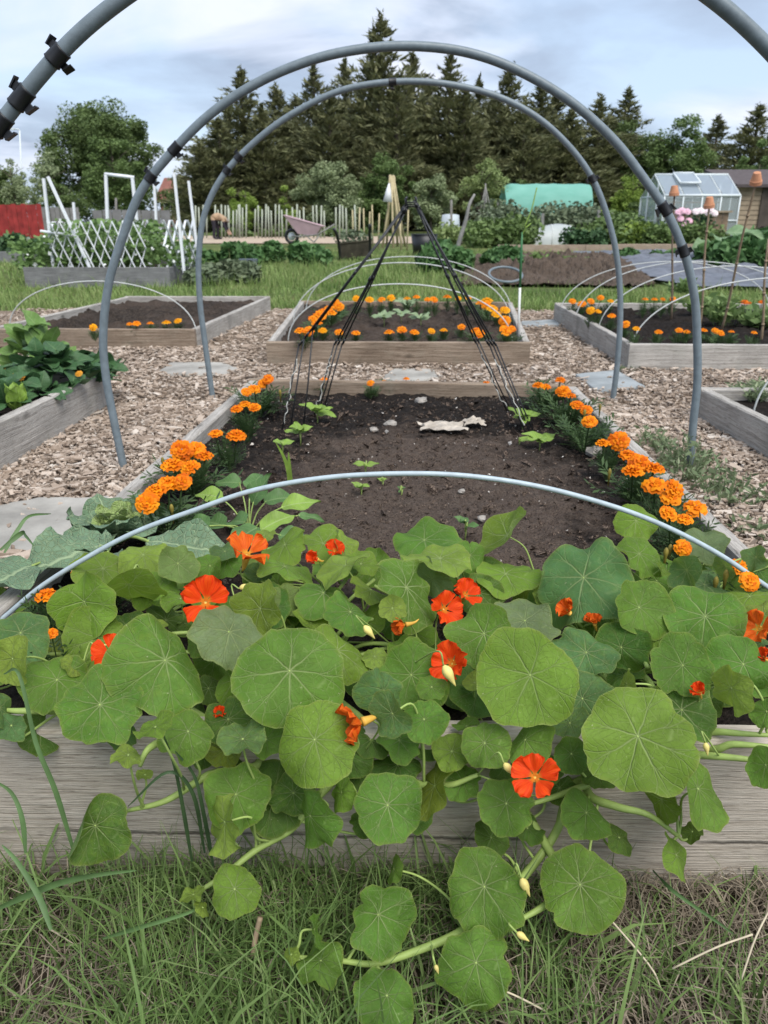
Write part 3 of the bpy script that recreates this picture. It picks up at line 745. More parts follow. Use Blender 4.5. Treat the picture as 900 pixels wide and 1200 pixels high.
def facing(W_, phi, tilt):
    view = (W_ - Vector((0, 0, H))).normalized()
    rt = (CR - view * CR.dot(view)).normalized(); up = rt.cross(view)
    ph, tl = R(phi), R(tilt)
    n = (rt * math.cos(ph) + up * math.sin(ph)) * math.sin(tl) - view * math.cos(tl)
    y = (up - n * up.dot(n))
    if y.length < .1: y = rt - n * rt.dot(n)
    y.normalize(); x = y.cross(n)
    return Matrix((x, y, n)).transposed()
LEAF_N = [0, 0, 0, 0]
def plant_of(u, v=0):
    if v > 985 and u < 500: return 1 if u < 330 else 2
    for i, p in enumerate(PLANTS):
        if u < p[3]: return i
    return 3
def put_leaf(u, v, r, phi, tilt, tint, dy, fold, seed, pi=None):
    i = plant_of(u, v) if pi is None else pi
    t = nast[i]; W_ = PD(u, v, yprof(v) + dy); tilt = max(0, tilt + random.uniform(-4, 10)); phi += random.uniform(-25, 25)
    dep = (W_ - Vector((0, 0, H))).dot(CF); Rw = r * dep / F * 1.05
    had = bool(fold)
    if not fold and random.random() < .62: fold = (random.uniform(0, 360), random.choice((-1, -1, 1)) * random.uniform(22, 62), random.uniform(-.05, .5))
    vs, fs, uv = leaf_geo(Rw, seed, cup=random.uniform(-.2, .18), wave=random.uniform(.08, .21), fold=fold if fold and fold[1] else None)
    B = facing(W_, phi, tilt) @ Matrix.Rotation(R(random.uniform(-35, 35)), 3, 'Z') if not had else facing(W_, phi, tilt)
    m = MB(); m.add([W_ + B @ p for p in vs], fs, 0, uv)
    lf = m.build('leaf', NLEAF, t); LEAF_N[i] += 1
    c = TINT[tint]; k = random.uniform(.9, 1.12); g = random.uniform(-.012, .012)
    yl = random.random() * .5 if random.random() < .12 else 0
    lf.color = (c[0] * k + g + (.27 - c[0]) * yl, c[1] * k + (.29 - c[1]) * yl, c[2] * k, 1)
    J = W_ + B @ vs[0]; nrm = B @ Vector((0, 0, 1))
    tgt = J - nrm * .05 - Vector((0, -.02, .05))
    A = min([p for p in anchors[i] if v > 870 or p.y > J.y - .004] or anchors[i], key=lambda p: (p - tgt).length)
    mid = J - nrm * min(.035, (A - J).length * .35)
    mid2 = A.lerp(mid, .45) + Vector((random.uniform(-.01, .01), random.uniform(-.005, .01), random.uniform(-.012, .006)))
    pts = spline([J + nrm * .0004, mid, mid2, A], 6)
    m2 = MB(); m2.tube(pts, [.0011 + .0007 * k / len(pts) for k in range(len(pts))], 6)
    m2.build('leaf_stalk', NSTEM, lf)
for k, L_ in enumerate(LEAVES): put_leaf(*L_, seed=100 + k)
# the leaves lower down inside the canopy
rf = random.Random(12); kf = 0; guard = 0
while kf < 92 and guard < 3000:
    guard += 1
    u = rf.uniform(-30, 930); v = rf.uniform(655, 850)
    if 830 < v and rf.random() < .5: continue
    i = plant_of(u)
    if u < 90 and v < 735: continue
    if LEAF_N[i] >= 98: continue
    dyy = rf.uniform(.06, .16)
    if yprof(v) + dyy < .74: dyy = .76 - yprof(v)
    put_leaf(u, v, rf.uniform(17, 32), rf.uniform(60, 120), rf.uniform(20, 60), rf.choice('GGDDBYG'), dyy, None, 900 + kf, i); kf += 1

# ---- nasturtium flowers
def petal_mat(name, c1, c2, throat):
    b = NB(name, .55, .2); uv = b.coord('UV'); sp = b.n('SeparateXYZ'); b.L(uv, sp.inputs[0])
    u, v = sp.outputs[0], sp.outputs[1]
    st = b.n('TexNoise'); mp = b.n('Mapping'); b.L(uv, mp.inputs[0]); mp.inputs['Scale'].default_value = (16, 1.2, 1); b.L(mp.outputs[0], st.inputs['Vector']); st.inputs['Scale'].default_value = 1.5
    oi = b.n('NewGeometry').outputs['Random Per Island']
    c = b.mix(b.ramp(st.outputs[0], [(.35, 0.0), (.65, 1.0)]), c1, c2)
    c = b.mix(b.ramp(v, [(.10, 1.0), (.26, 0.0)]), c, throat)
    ln = b.math('MULTIPLY', b.math('GREATER_THAN', st.outputs[0], .56), b.ramp(v, [(.1, .0), (.2, .5), (.42, 0.0)]))
    c = b.mix(ln, c, (.30, .012, .004))
    b.base(c); b.bump(st.outputs[0], .4, .003); b.translucent(c, .3); return b.m
PETAL_RED = petal_mat('scarlet_petal', (.70, .035, .004), (.80, .085, .006), (.66, .20, .015))
PETAL_ORANGE = petal_mat('orange_petal', (.66, .075, .006), (.76, .16, .012), (.70, .32, .03))
SPUR = simple('flower_spur', (.62, .36, .06), .5, .25, 60)
BUD = simple('flower_bud', (.62, .52, .17), .5, .25, 60)
def petal_geo(Rw, seed):
    rn = random.Random(seed); nu, nv = 10, 9; vs = []; uv = []; p1 = rn.uniform(0, 6); rf_ = rn.uniform(.10, .22)
    for j in range(nv):
        q = j / (nv - 1); w = .075 + .56 * (max(0, (q - .16) / .84) ** .8) * (1 if q < .62 else math.sqrt(max(.04, 1 - ((q - .62) / .40) ** 2)) * .98 + .02)
        for i in range(nu):
            a = i / (nu - 1) * 2 - 1
            y = q * (1 - .05 * a * a * q)
            z = .30 * math.sin(q * 2.0) * q - .16 * q * q + rf_ * q * q * math.sin(a * 5.2 + p1) + .10 * a * a * q + .05 * q * fbm(a * 3 + seed, q * 4, 2)
            vs.append(Vector((a * w * (1 + .04 * math.sin(q * 17)), y, z)) * Rw); uv.append((a * .5 + .5, q))
    fs = [(j * nu + i, j * nu + i + 1, (j + 1) * nu + i + 1, (j + 1) * nu + i) for j in range(nv - 1) for i in range(nu - 1)]
    return vs, fs, uv
def flower(u, v, r, phi, tilt, dy, mat, seed, kind='open', pi=None, label=None):
    i = plant_of(u, v) if pi is None else pi
    t = nast[i]; W_ = PD(u, v, yprof(v) + dy); dep = (W_ - Vector((0, 0, H))).dot(CF); Rw = r * dep / F
    B = facing(W_, phi, tilt); rn = random.Random(seed)
    m = MB()                                               # calyx tube and the long curved spur behind
    n = B @ Vector((0, 0, 1)); up = B @ Vector((0, 1, 0))
    sp = spline([W_ - n * Rw * .02, W_ - n * Rw * .4, W_ - n * Rw * .8 + up * Rw * .05, W_ - n * Rw * 1.15 + up * Rw * .22], 4)
    m.tube(sp, [Rw * (.20 - .175 * k / (len(sp) - 1)) for k in range(len(sp))], 8)
    fl = m.build('flower', SPUR, t)
    if label: fl['label'] = label
    op = {'open': 1.0, 'half': .6, 'shut': .3}[kind]
    for k in range(5):
        a = R(72 * k + 90 + rn.uniform(-8, 8)); vs, fs, uv = petal_geo(Rw * rn.uniform(.92, 1.08), seed * 7 + k)
        el = R((1 - op) * 60 + rn.uniform(8, 36))
        Mx = B @ Matrix.Rotation(a - math.pi / 2, 3, 'Z') @ Matrix.Rotation(el, 3, 'X')
        m = MB(); m.add([W_ + Mx @ (p + Vector((0, Rw * .06, 0))) for p in vs], fs, 0, uv); m.build('petal', mat, fl)
    m = MB(); base = sp[4]
    A = min([p for p in anchors[i] if p.y > base.y - .01] or anchors[i], key=lambda p: (p - (base - Vector((0, 0, .03)))).length)
    pts = spline([base, base + Vector((0, .01, -.025)) - n * .01, A], 6); m.tube(pts, .0011, 6); m.build('flower_stalk', NSTEM, fl)
    return fl
flower(241, 706, 30, 80, 18, -.045, PETAL_RED, 1, label='flat open scarlet flower facing the viewer')
flower(289, 650, 27, 80, 52, -.03, PETAL_ORANGE, 2, label='orange red flower seen from behind and above')
flower(130, 766, 22, 100, 22, -.02, PETAL_RED, 3)
flower(520, 714, 23, 20, 28, -.0, PETAL_RED, 4); flower(545, 698, 19, 60, 40, .03, PETAL_RED, 5)
flower(530, 778, 26, 160, 25, .01, PETAL_RED, 6)
flower(627, 911, 28, 110, 16, -.035, PETAL_RED, 7, label='single scarlet flower hanging in front of the board')
f7 = flower(424, 846, 30, 200, 62, -.03, PETAL_ORANGE, 8, 'half')
flower(475, 732, 17, 190, 60, -.0, PETAL_ORANGE, 9, 'half')
flower(392, 646, 14, 70, 40, .03, PETAL_RED, 10); flower(371, 655, 13, 150, 40, .0, PETAL_RED, 11, 'half')
flower(890, 737, 22, 150, 32, -.02, PETAL_ORANGE, 12); flower(897, 772, 14, 120, 40, .0, PETAL_RED, 13, 'half')
flower(667, 718, 17, 120, 40, .03, PETAL_ORANGE, 14, 'half'); flower(697, 731, 13, 100, 50, .03, PETAL_ORANGE, 15, 'half')
flower(820, 812, 13, 100, 40, .0, PETAL_RED, 16, 'half'); flower(258, 838, 11, 100, 40, .03, PETAL_RED, 17, 'half')
def bud(u, v, r, ang, dy=-.02):
    i = plant_of(u); W_ = PD(u, v, yprof(v) + dy); dep = (W_ - Vector((0, 0, H))).dot(CF); s = r * dep / F
    d = CR * math.cos(R(ang)) + CU * math.sin(R(ang)); m = MB()
    pts = [W_ - d * s * (1 - 2 * k / 8) for k in range(9)]
    m.tube(pts, [s * q for q in (.12, .34, .46, .46, .40, .30, .2, .12, .04)], 9)
    bd = m.build('bud', BUD, nast[i]); m = MB()
    b0 = pts[0]; A = min(anchors[i], key=lambda p: (p - (b0 + Vector((0, .01, .03)))).length)
    m.tube(spline([b0, b0 - d * s * 1.2 + Vector((0, .004, 0)), A], 6), .001, 6); m.build('bud_stalk', NSTEM, bd)
for a in ((527, 792, 14, -60), (616, 1040, 12, -65), (613, 1098, 9, -35), (597, 902, 10, -50), (433, 741, 10, -50), (828, 878, 8, -80), (288, 687, 8, 20), (119, 757, 8, 10), (512, 1136, 6, -70)):
    bud(*a)

# ================================================================== marigolds
def mari_petal(name, stops):
    b = NB(name, .6, .15); c = b.ramp(b.island(), stops); b.base(c); b.translucent(c, .22); return b.m
MG_O = mari_petal('orange_marigold_petal', [(0, (.62, .125, .001)), (.5, (.76, .205, .003)), (1, (.84, .30, .006))])
MG_Y = mari_petal('golden_marigold_petal', [(0, (.70, .22, .003)), (1, (.80, .38, .006))])
MG_D = mari_petal('deep_orange_petal', [(0, (.55, .09, .001)), (.5, (.70, .16, .002)), (1, (.80, .24, .004))])
MG_R = mari_petal('rusty_marigold_petal', [(0, (.42, .045, .006)), (1, (.75, .20, .01))])
MG_BUD = simple('marigold_bud', (.20, .16, .03), .6, .35, 90)
MG_LEAF = foliage('marigold_leaf', [(.03, .058, .022), (.048, .088, .03), (.075, .125, .045)])
def marigold_head(rad, seed, big=True):
    rn = random.Random(seed); m = MB()
    rows = rn.choice((((1.0, 8, -.08), (.80, 8, .15), (.56, 7, .32), (.3, 5, .42)), ((1.0, 7, -.12), (.86, 6, .10), (.55, 7, .26), (.32, 6, .38)), ((1.0, 9, -.02), (.78, 8, .22), (.58, 7, .36), (.36, 6, .46)))) if big else ((1.0, 7, -.05), (.7, 7, .2), (.38, 5, .38))
    for rr, n, h in rows:
        for k in range(n):
            a = 2 * math.pi * (k + rn.uniform(-.2, .2)) / n + rr * 3; w = rr * rad * 3.0 / n * .8 + rad * .06; ph = rn.uniform(0, 6)
            d = Vector((math.cos(a), math.sin(a), 0)); s_ = Vector((-d.y, d.x, 0)); vs = []
            hh = h + rn.uniform(-.06, .06)
            for j, q in enumerate((.15, .6, .9, 1.06)):
                for i in range(5):
                    e = i / 2 - 1
                    z = (hh * .72 * (q ** .6) - .16 * q * q * (1.2 - h * 2) + .10 * math.sin(e * 4 + ph) * q * q - .06 * e * e) * rad
                    vs.append(d * (rad * rr * (q - (.08 * e * e if j > 1 else 0) + (.05 * math.cos(e * 6 + ph) if j == 3 else 0))) + s_ * (e * w * (.35 + .65 * min(1, q * 1.2))) + Vector((0, 0, z)))
            m.add(vs, [(j * 5 + i, j * 5 + i + 1, (j + 1) * 5 + i + 1, (j + 1) * 5 + i) for j in range(3) for i in range(4)])
    return m
def marigold_foliage(hgt, spread, seed, n=16):
    rn = np.random.default_rng(seed); V = []
    for k in range(n):
        a = rn.uniform(0, 6.28); out = rn.uniform(.3, 1) * spread; e = np.array([math.cos(a) * out, math.sin(a) * out, hgt * rn.uniform(.35, .95)])
        b0 = np.array([e[0] * .15, e[1] * .15, hgt * rn.uniform(.0, .5)])
        d = e - b0; d /= np.linalg.norm(d); sd_ = np.cross(d, [0, 0, 1.0]); sd_ /= np.linalg.norm(sd_) + 1e-6; nn = np.cross(sd_, d)
        for j in range(6):
            p = b0 + (e - b0) * (.3 + .7 * j / 5)
            for sgn in (-1, 1):
                l = min(.026, spread * (.3 if n > 24 else .42)) * rn.uniform(.7, 1.2); dirn = sd_ * sgn * .8 + d * .6 + nn * rn.uniform(-.3, .3); w = nn * 0 + d * l * .16
                V += [p, p + dirn * l * .5 + w, p + dirn * l, p + dirn * l * .5 - w]
        sw = sd_ * spread * .015
        V += [b0 * .5 - sw, b0 * .5 + sw, e + sw, e - sw]
    return np.array(V)
_mg = {}
def marigold(pix, label, group, zsoil, rpx, mats=None, seed=0, big=True, lift=.0, fol_h=None, rmul=1.0):
    """pix: flower head centres in the picture, all of one plant; heads stand above the soil by their stalks"""
    rn = random.Random(seed)
    hz = [zsoil + (fol_h or .10) + lift + rn.uniform(-.008, .012) for _ in pix]
    P_ = [PZ(u, v, z) for (u, v), z in zip(pix, hz)]
    c = sum(P_, Vector()) / len(P_); root = (c.x, c.y + .01, zsoil - .005)
    t = thing('marigold', label, 'marigold', root, group)
    key = seed % 6
    hgt = (fol_h or .10) * .98 + lift; spr = max(.045, max((p - c).length for p in P_) + .018)
    Vf = marigold_foliage(hgt, spr, seed, 38 if big else 26) + np.array(root)
    bulk('foliage', Vf, 4, MG_LEAF, t)
    for p, (u, v) in zip(P_, pix):
        dep = (p - Vector((0, 0, H))).dot(CF); rr = rpx * dep / F * rn.uniform(.70, 1.04) * rmul
        m0 = marigold_head(1.0, rn.randint(0, 9999), big)
        tl = Matrix.Rotation(rn.uniform(.0, .95), 3, Vector((1, rn.uniform(-.5, .5), 0)).normalized()) @ Matrix.Rotation(rn.uniform(0, 6), 3, 'Z')
        m = MB(); m.add([p + tl @ (Vector(q) * rr) for q in m0.v], m0.f)
        mt = mats[rn.randrange(len(mats))] if mats else (MG_O, MG_O, MG_D)[rn.randrange(3)]
        fl = m.build('flower', mt, t)
        m = MB(); m.tube([p - Vector((0, 0, rr * .02)), p - Vector((0, 0, rr * .5)), Vector((root[0] * .5 + p.x * .5, root[1] * .5 + p.y * .5, zsoil + .02))], [rr * .2, rr * .12, rr * .07], 6)
        m.build('flower_stalk', MG_LEAF, fl)
    if big:                                              # a bud or two among the leaves
        for k in range(rn.choice((0, 1, 2))):
            p = c + Vector((rn.uniform(-1, 1) * spr * .7, rn.uniform(-1, 1) * spr * .5, rn.uniform(-.03, -.005))); rb = .0055; m = MB()
            m.tube([p + Vector((0, 0, -.03)), p + Vector((0, 0, -rb)), p, p + Vector((0, 0, rb)), p + Vector((0, 0, rb * 1.6))], [.0012, rb * .55, rb * .8, rb * .6, rb * .2], 8); m.build('bud', MG_BUD, t)
    return t
ORD = ['first', 'second', 'third', 'fourth', 'fifth', 'sixth', 'seventh', 'eighth', 'ninth', 'tenth', 'eleventh', 'twelfth', 'thirteenth', 'fourteenth', 'fifteenth', 'sixteenth']
gl = 'marigolds along the left board of the front bed'
LM = [[(172, 588), (182, 572), (197, 563), (213, 563), (176, 580)], [(202, 542), (222, 545), (213, 527), (229, 524), (240, 532)], [(252, 506), (277, 508)], [(277, 478), (287, 472), (298, 476)], [(289, 458), (298, 454), (308, 449), (313, 443)]]
LMR = [15, 14, 12, 10, 8]
for k, (px, r_) in enumerate(zip(LM, LMR)):
    marigold(px, f'{len(px)}-headed orange marigold, {ORD[k]} from the front beside the left board of the front bed', gl, .165, r_, None, 20 + k)
marigold([(53, 695)], 'single large orange marigold head under the left end of the thin grey hoop', gl, .165, 17, None, 31)
marigold([(94, 668), (138, 665)], 'orange marigold with two heads half hidden behind nasturtium leaves at left', gl, .165, 13, None, 32)
marigold([(60, 741)], 'small orange marigold head low among the leftmost nasturtium leaves', gl, .165, 8, None, 33)
gr = 'marigolds along the right board of the front bed'
RM = [[(867, 663), (880, 680)], [(801, 641)], [(785, 600), (803, 606), (816, 593)], [(787, 581), (792, 572), (767, 566)], [(737, 531), (750, 541), (742, 550), (767, 547)], [(707, 518), (725, 515)], [(691, 492), (687, 479)], [(677, 473), (668, 462), (660, 457)], [(657, 444), (640, 452), (631, 450)]]
RMR = [15, 13, 14, 14, 14, 12, 10, 10, 8]
for k, (px, r_) in enumerate(zip(RM, RMR)):
    marigold(px, f'{len(px)}-headed orange marigold, {ORD[k]} from the front beside the right board of the front bed', gr, .165, r_, None, 40 + k)
for k, (u, v) in enumerate(((379, 446), (434, 448), (450, 447), (476, 443), (570, 448))):
    marigold([(u, v)], f'tiny orange marigold, {ORD[k]} from the left along the rear board of the front bed', 'tiny marigolds along the rear board', .165, 5, None, 55 + k, False, fol_h=.05)
g2 = 'marigolds edging the middle bed behind the wigwam'
def far_row(name_fmt, px, group, z, r_, mats, sd, fol=.10):
    for k, q in enumerate(px):
        q = q if isinstance(q[0], tuple) else (q,)
        marigold(list(q), name_fmt.format(ORD[k]), group, z, r_, mats, sd + k, False, fol_h=fol)
far_row('{} marigold from the front up the left board of the middle bed with hoops', [((351, 386), (361, 387)), ((367, 373), (371, 377)), ((375, 368), (379, 364)), ((385, 360), (388, 365)), ((392, 354), (397, 358))], g2, .16, 7.5, [MG_O], 70)
far_row('{} marigold from the left along the front board of the middle bed with hoops', [(378, 386), (397, 388), (417, 389), (456, 388), (471, 385), (486, 388), (506, 387), (520, 386), (541, 382), ((558, 386), (562, 390))], g2, .16, 6, [MG_O, MG_O, MG_Y], 80, .07)
far_row('{} marigold from the front up the right board of the middle bed with hoops', [((593, 386), (600, 384)), (591, 375), ((582, 367), (592, 362)), ((570, 357), (577, 360)), ((563, 354), (571, 351))], g2, .16, 7, [MG_O, MG_Y], 95)
far_row('{} marigold from the left along the rear board of the middle bed with hoops', [(417, 349), (433, 350), (447, 350), (458, 348), (477, 349), (488, 347), (501, 350), (509, 350), (524, 347), (537, 349), (549, 348)], g2, .16, 5, [MG_O, MG_Y], 105, .12)
g3 = 'marigolds edging the right bed with terracotta topped canes'
far_row('{} marigold from the rear down the left board of the right-hand caned bed', [(671, 352), (682, 355), ((693, 352), (704, 348)), (716, 352), (692, 363), (701, 364), (717, 369), (733, 379), (746, 384)], g3, .17, 5.5, [MG_O, MG_Y], 120)
far_row('{} marigold from the left along the front board of the right-hand caned bed', [(772, 388), (796, 386), (805, 388), (825, 386), ((839, 387), (845, 389)), (857, 388), (884, 389)], g3, .17, 5, [MG_O], 135, .08)
far_row('{} marigold from the left along the far edge of the right-hand caned bed', [(756, 350), (767, 350), (777, 350), (789, 350), (847, 349)], g3, .17, 4, [MG_O], 145, .12)
far_row('{} rusty red marigold from the left at the far edge of the right-hand caned bed', [((873, 353), (879, 355)), (893, 353)], g3, .17, 4.5, [MG_R], 151, .12)
far_row('{} small marigold from the left in the bed before the white trellis', [(109, 383), ((152, 379), (160, 378)), (176, 378), (195, 377), (208, 375)], 'marigolds in the bed before the trellis', .155, 5, [MG_O, MG_O, MG_Y], 155, .07)
# ================================================================== hoops
PIPE = simple('blue_grey_pipe', (.150, .185, .205), .42, .14, 60, .05, .4)
PIPE2 = simple('pale_grey_pipe', (.36, .43, .46), .4, .12, 70, 0, .45)
WIRE = simple('white_hoop', (.50, .52, .50), .5, .1, 40)
BLACK = simple('black_plastic', (.013, .014, .016), .42, .2, 60, 0, .45)
def clip(t, curve, i, r, ln, ang=0.0, tab=1.0):
    p = curve[i]; d = (curve[i + 1] - curve[i - 1]).normalized()
    a0 = d.cross(Vector((0, 1, 0))).normalized(); b0 = d.cross(a0)
    m = MB()
    # split sleeve with a lip each end and a gripping tab
    m.tube([p - d * ln / 2, p - d * ln * .46, p - d * ln * .38, p + d * ln * .38, p + d * ln * .46, p + d * ln / 2], [r * 1.12, r * 1.22, r * 1.17, r * 1.17, r * 1.22, r * 1.12], 20)
    ob = m.build('clip', BLACK, t)
    Mx = Matrix((d, a0, b0)).transposed()
    for sg in (-1, 1):
        m = MB()
        sh = d * (ln * (.18 if sg > 0 else -.12)); q = p + sh + a0 * (r * 1.42 * sg) + b0 * (r * .4 * ang)
        m.box(q, (ln * .42, r * .55, r * .5), Mx @ Matrix.Rotation(.3 * ang, 3, 'X'))
        m.box(q + a0 * (r * .42 * sg) + d * (ln * .06), (ln * .58, r * .22, r * 1.0), Mx @ Matrix.Rotation(.22 * sg, 3, 'Z') @ Matrix.Rotation(.5 * ang, 3, 'X'))
        m.build('clip_tab', BLACK, ob, smooth=False)
        if tab < 1 and sg < 0: break
def near_idx(curve, u, v):
    best, bi = 1e9, 1
    for i, p in enumerate(curve[1:-1], 1):
        q = p - Vector((0, 0, H)); z = q.dot(CF)
        if z <= 0: continue
        uu = CX + F * q.dot(CR) / z; vv = CY - F * q.dot(CU) / z
        e = (uu - u) ** 2 + (vv - v) ** 2
        if e < best: best, bi = e, i
    return bi
A2 = [(147,560),(145,548),(135,500),(124,440),(121,390),(128,330),(145,275),(165,225),(200,180),(245,135),(300,98),(360,72),(420,58),(485,54),(550,62),(610,84),(670,120),(720,165),(755,210),(782,250),(803,300),(814,350),(817,400),(817,450),(812,500),(808,560)]
A3 = [(250,474),(249,465),(240,400),(234,350),(233,300),(240,250),(262,205),(300,165),(345,132),(400,106),(460,96),(520,98),(580,112),(630,138),(670,175),(697,215),(715,265),(724,310),(727,360),(724,420),(717,478)]
RP = .0108
c2 = spline([PD(u, v, 2.065 - .0 * u) for u, v in A2], 8)
c3 = spline([PD(u, v, 2.99) for u, v in A3], 8)
c1 = spline([Vector((PD(u, v, 2.065).x + .010, 1.22, PD(u, v, 2.065).z + .006)) for u, v in A2], 10)
hg = 'blue grey pipe hoops over the front bed'
for nm, cv, lb, cl in (('near', c1, 'nearest and largest blue grey pipe hoop, cut off by the top of the picture', [(62, 68, .025, 1), (28, 112, .031, 1), (4, 152, .031, 1)]),
                       ('mid', c2, 'middle blue grey pipe hoop standing over the marigold rows', [(203, 177, .030, .5), (181, 210, .024, 1), (780, 246, .034, 1), (801, 297, .030, 1)]),
                       ('far', c3, 'farthest and smallest blue grey pipe hoop, a black clip at its crown', [(282, 191, .026, 1), (271, 207, .026, 1), (461, 96, .026, .5), (690, 212, .028, 1)])):
    t = thing('garden_hoop', lb, 'hoop', tuple((cv[0] + cv[-1]) / 2), hg)
    a, b = cv[0].copy(), cv[-1].copy()
    full = [Vector((a.x, a.y, a.z - .08))] + cv + [Vector((b.x, b.y, b.z - .08))]
    m = MB(); m.tube(full, RP, 20); m.build('pipe', PIPE, t)
    for u, v, ln, tb in cl: clip(t, cv, near_idx(cv, u, v), RP, ln, random.uniform(-1, 1), tb)
th = [(-30, 745), (0, 727), (50, 686), (115, 646), (165, 621), (225, 599), (300, 574), (390, 559), (485, 555), (560, 559), (640, 572), (720, 594), (780, 617), (840, 648), (885, 678), (925, 706), (945, 726)]
cv = spline([PD(u, v, 1.0) for u, v in th], 8); m = MB()
cv = [Vector((cv[0].x - .01, 1, .12))] + cv + [Vector((cv[-1].x + .012, 1, .12))]
m.tube(cv, .0036, 12); tag(m.build('thin_hoop', PIPE2, loc=tuple(cv[0])), 'thin pale grey hoop bent low across the front bed behind the nasturtiums', 'hoop')
def wire_hoop(xl, xr, y, zb, zt_, label, group, y2=None, r=.0032):
    pts = []; y2 = y if y2 is None else y2
    for k in range(41):
        a = math.pi * k / 40; x = (xl + xr) / 2 - (xr - xl) / 2 * math.cos(a)
        pts.append(Vector((x, y + (y2 - y) * k / 40, zb + (zt_ - zb) * math.sin(a) ** .92)))
    m = MB(); m.tube(pts, r, 8); tag(m.build('wire_hoop', WIRE, loc=tuple(pts[0])), label, 'hoop', group)
wg = 'thin white hoops over the middle bed'
wire_hoop(-.50, .66, 4.06, .15, .455, 'lowest thin white hoop over the front of the middle marigold bed', wg, 4.0)
wire_hoop(-.56, .78, 4.85, .15, .52, 'thin white hoop arched over the centre of the middle marigold bed', wg)
wire_hoop(-.54, .86, 5.45, .15, .535, 'farthest thin white hoop at the back of the middle marigold bed', wg, 5.3)
wg = 'thin white hoops over the right-hand caned bed'
for k, (y, z, lb) in enumerate(((5.45, .50, 'farthest thin white hoop in the right bed with the potted canes'), (5.0, .52, 'second farthest thin white hoop in the right bed with the potted canes'),
                                (4.45, .52, 'thin white hoop crossing the right foot of the middle pipe hoop'), (3.82, .50, 'nearest thin white hoop in the right bed with the potted canes'))):
    wire_hoop(1.215 + .02 * k * (k < 3) * .0, 2.66, y, .15, z, lb, wg)
wire_hoop(1.2, 2.2, 2.45, .15, .46, 'thin white hoop in the bed of feathery seedlings at the right edge', wg)
wire_hoop(-2.15, -1.06, 4.5, .15, .44, 'thin white hoop over the left bed before the white trellis', wg, 4.42)

# ================================================================== black folding wigwam
def wigwam():
    ap = PD(482, 238, 2.32)
    t = thing('cane_wigwam', 'black wigwam of thin folded rods tied at the top in the front bed', 'plant support', (ap.x, ap.y, .165))
    legs = [((357, 405, 2.28), (340, 522, 2.215), [(-2, 2), (0, 0), (3, 3)]), ((396, 404, 2.40), (371, 492, 2.40), [(-3, 0), (0, 2), (4, 0)]),
            ((577, 405, 2.30), (622, 530, 2.185), [(-3, 0), (0, 0), (3, 1)]), ((560, 402, 2.42), (600, 476, 2.46), [(-2, 0), (1, 0)])]
    TW = simple('white_twine', (.46, .46, .42), .8, .15, 80)
    for li, (k, f, offs) in enumerate(legs):
        for oi_, (dx, dy) in enumerate(offs):
            ko = PD(k[0] + dx * (3.2 if li < 1 else 1.3), k[1] - 9 * oi_ * (li == 0), k[2] + dy * .004); fo = PD(f[0] + dx * (1.5 + (3.5 if li == 0 else 0)), f[1] - 3 * oi_, f[2] + .02 * dx * .2)
            fo.z = .155
            top = ap + Vector(((-.012 if li < 2 else .010) + random.uniform(-.006, .006), random.uniform(-.006, .006), (-.006 if li < 2 else .004) + random.uniform(-.004, .004)))
            m = MB(); m.tube([top, top.lerp(ko, .5) + Vector((random.uniform(-.003, .003), 0, random.uniform(-.003, .003))), ko], .0025, 8)
            m.tube([ko + Vector((0, .004, .006)), ko.lerp(fo, .5) + Vector((random.uniform(-.004, .004), 0, 0)), fo], .0022, 8)
            for q in (.03, .5, .97): # joint collars
                p = top.lerp(ko, q); d = (ko - top).normalized() * .007; m.tube([p - d, p + d], .0034, 8)
            rod = m.build('rod', BLACK, t)
            if oi_ == 0:
                m = MB(); ln = []; 
                for j in range(15):
                    q = .15 + .72 * j / 14; p = ko.lerp(fo, q); ln.append(p + Vector((random.uniform(-.005, .007) * (1 if j % 3 else -.6), random.uniform(-.012, .002), random.uniform(-.004, .004))))
                m.tube(spline(ln, 3), .0013, 5); m.build('twine', TW, rod)
    m = MB()
    for k in range(3):
        m.tube([ap + Vector((.015 * math.cos(a), .008 * math.sin(a), -.008 + .005 * k)) for a in np.linspace(0, 6.28, 15)], .0018, 6)
    for sx in (-.014, .012): m.tube([ap + Vector((sx, 0, -.012)), ap + Vector((sx * 1.1, 0, .012)), ap + Vector((sx * .8, .002, .016))], .0034, 8)
    m.build('top_tie', BLACK, t)
wigwam()

# ================================================================== other leafy plants
def oval_leaf(L_, Wd, seed, curl=.25, wave=.06, nseg=12, pointed=1.0, vee=.25):
    """leaf lying along +y, tip at y = L_; returns verts, faces, uv"""
    vs = []; uv = []; rn = random.Random(seed); p1 = rn.uniform(0, 6); n = 7
    for j in range(nseg + 1):
        q = j / nseg; w = Wd * .5 * (math.sin(math.pi * min(1, q ** .8 * .98 + .02)) ** .75) * (1 - .25 * pointed * q)
        for i in range(n):
            a = i / (n - 1) * 2 - 1
            z = -curl * L_ * q * q + vee * abs(a) * w + wave * L_ * a * a * math.sin(q * 9 + p1 + (1.5 if a > 0 else 0)) * min(1, q * 3)
            vs.append(Vector((a * w, q * L_, z))); uv.append((a * .5 + .5, q))
    fs = [(j * n + i, j * n + i + 1, (j + 1) * n + i + 1, (j + 1) * n + i) for j in range(nseg) for i in range(n - 1)]
    return vs, fs, uv
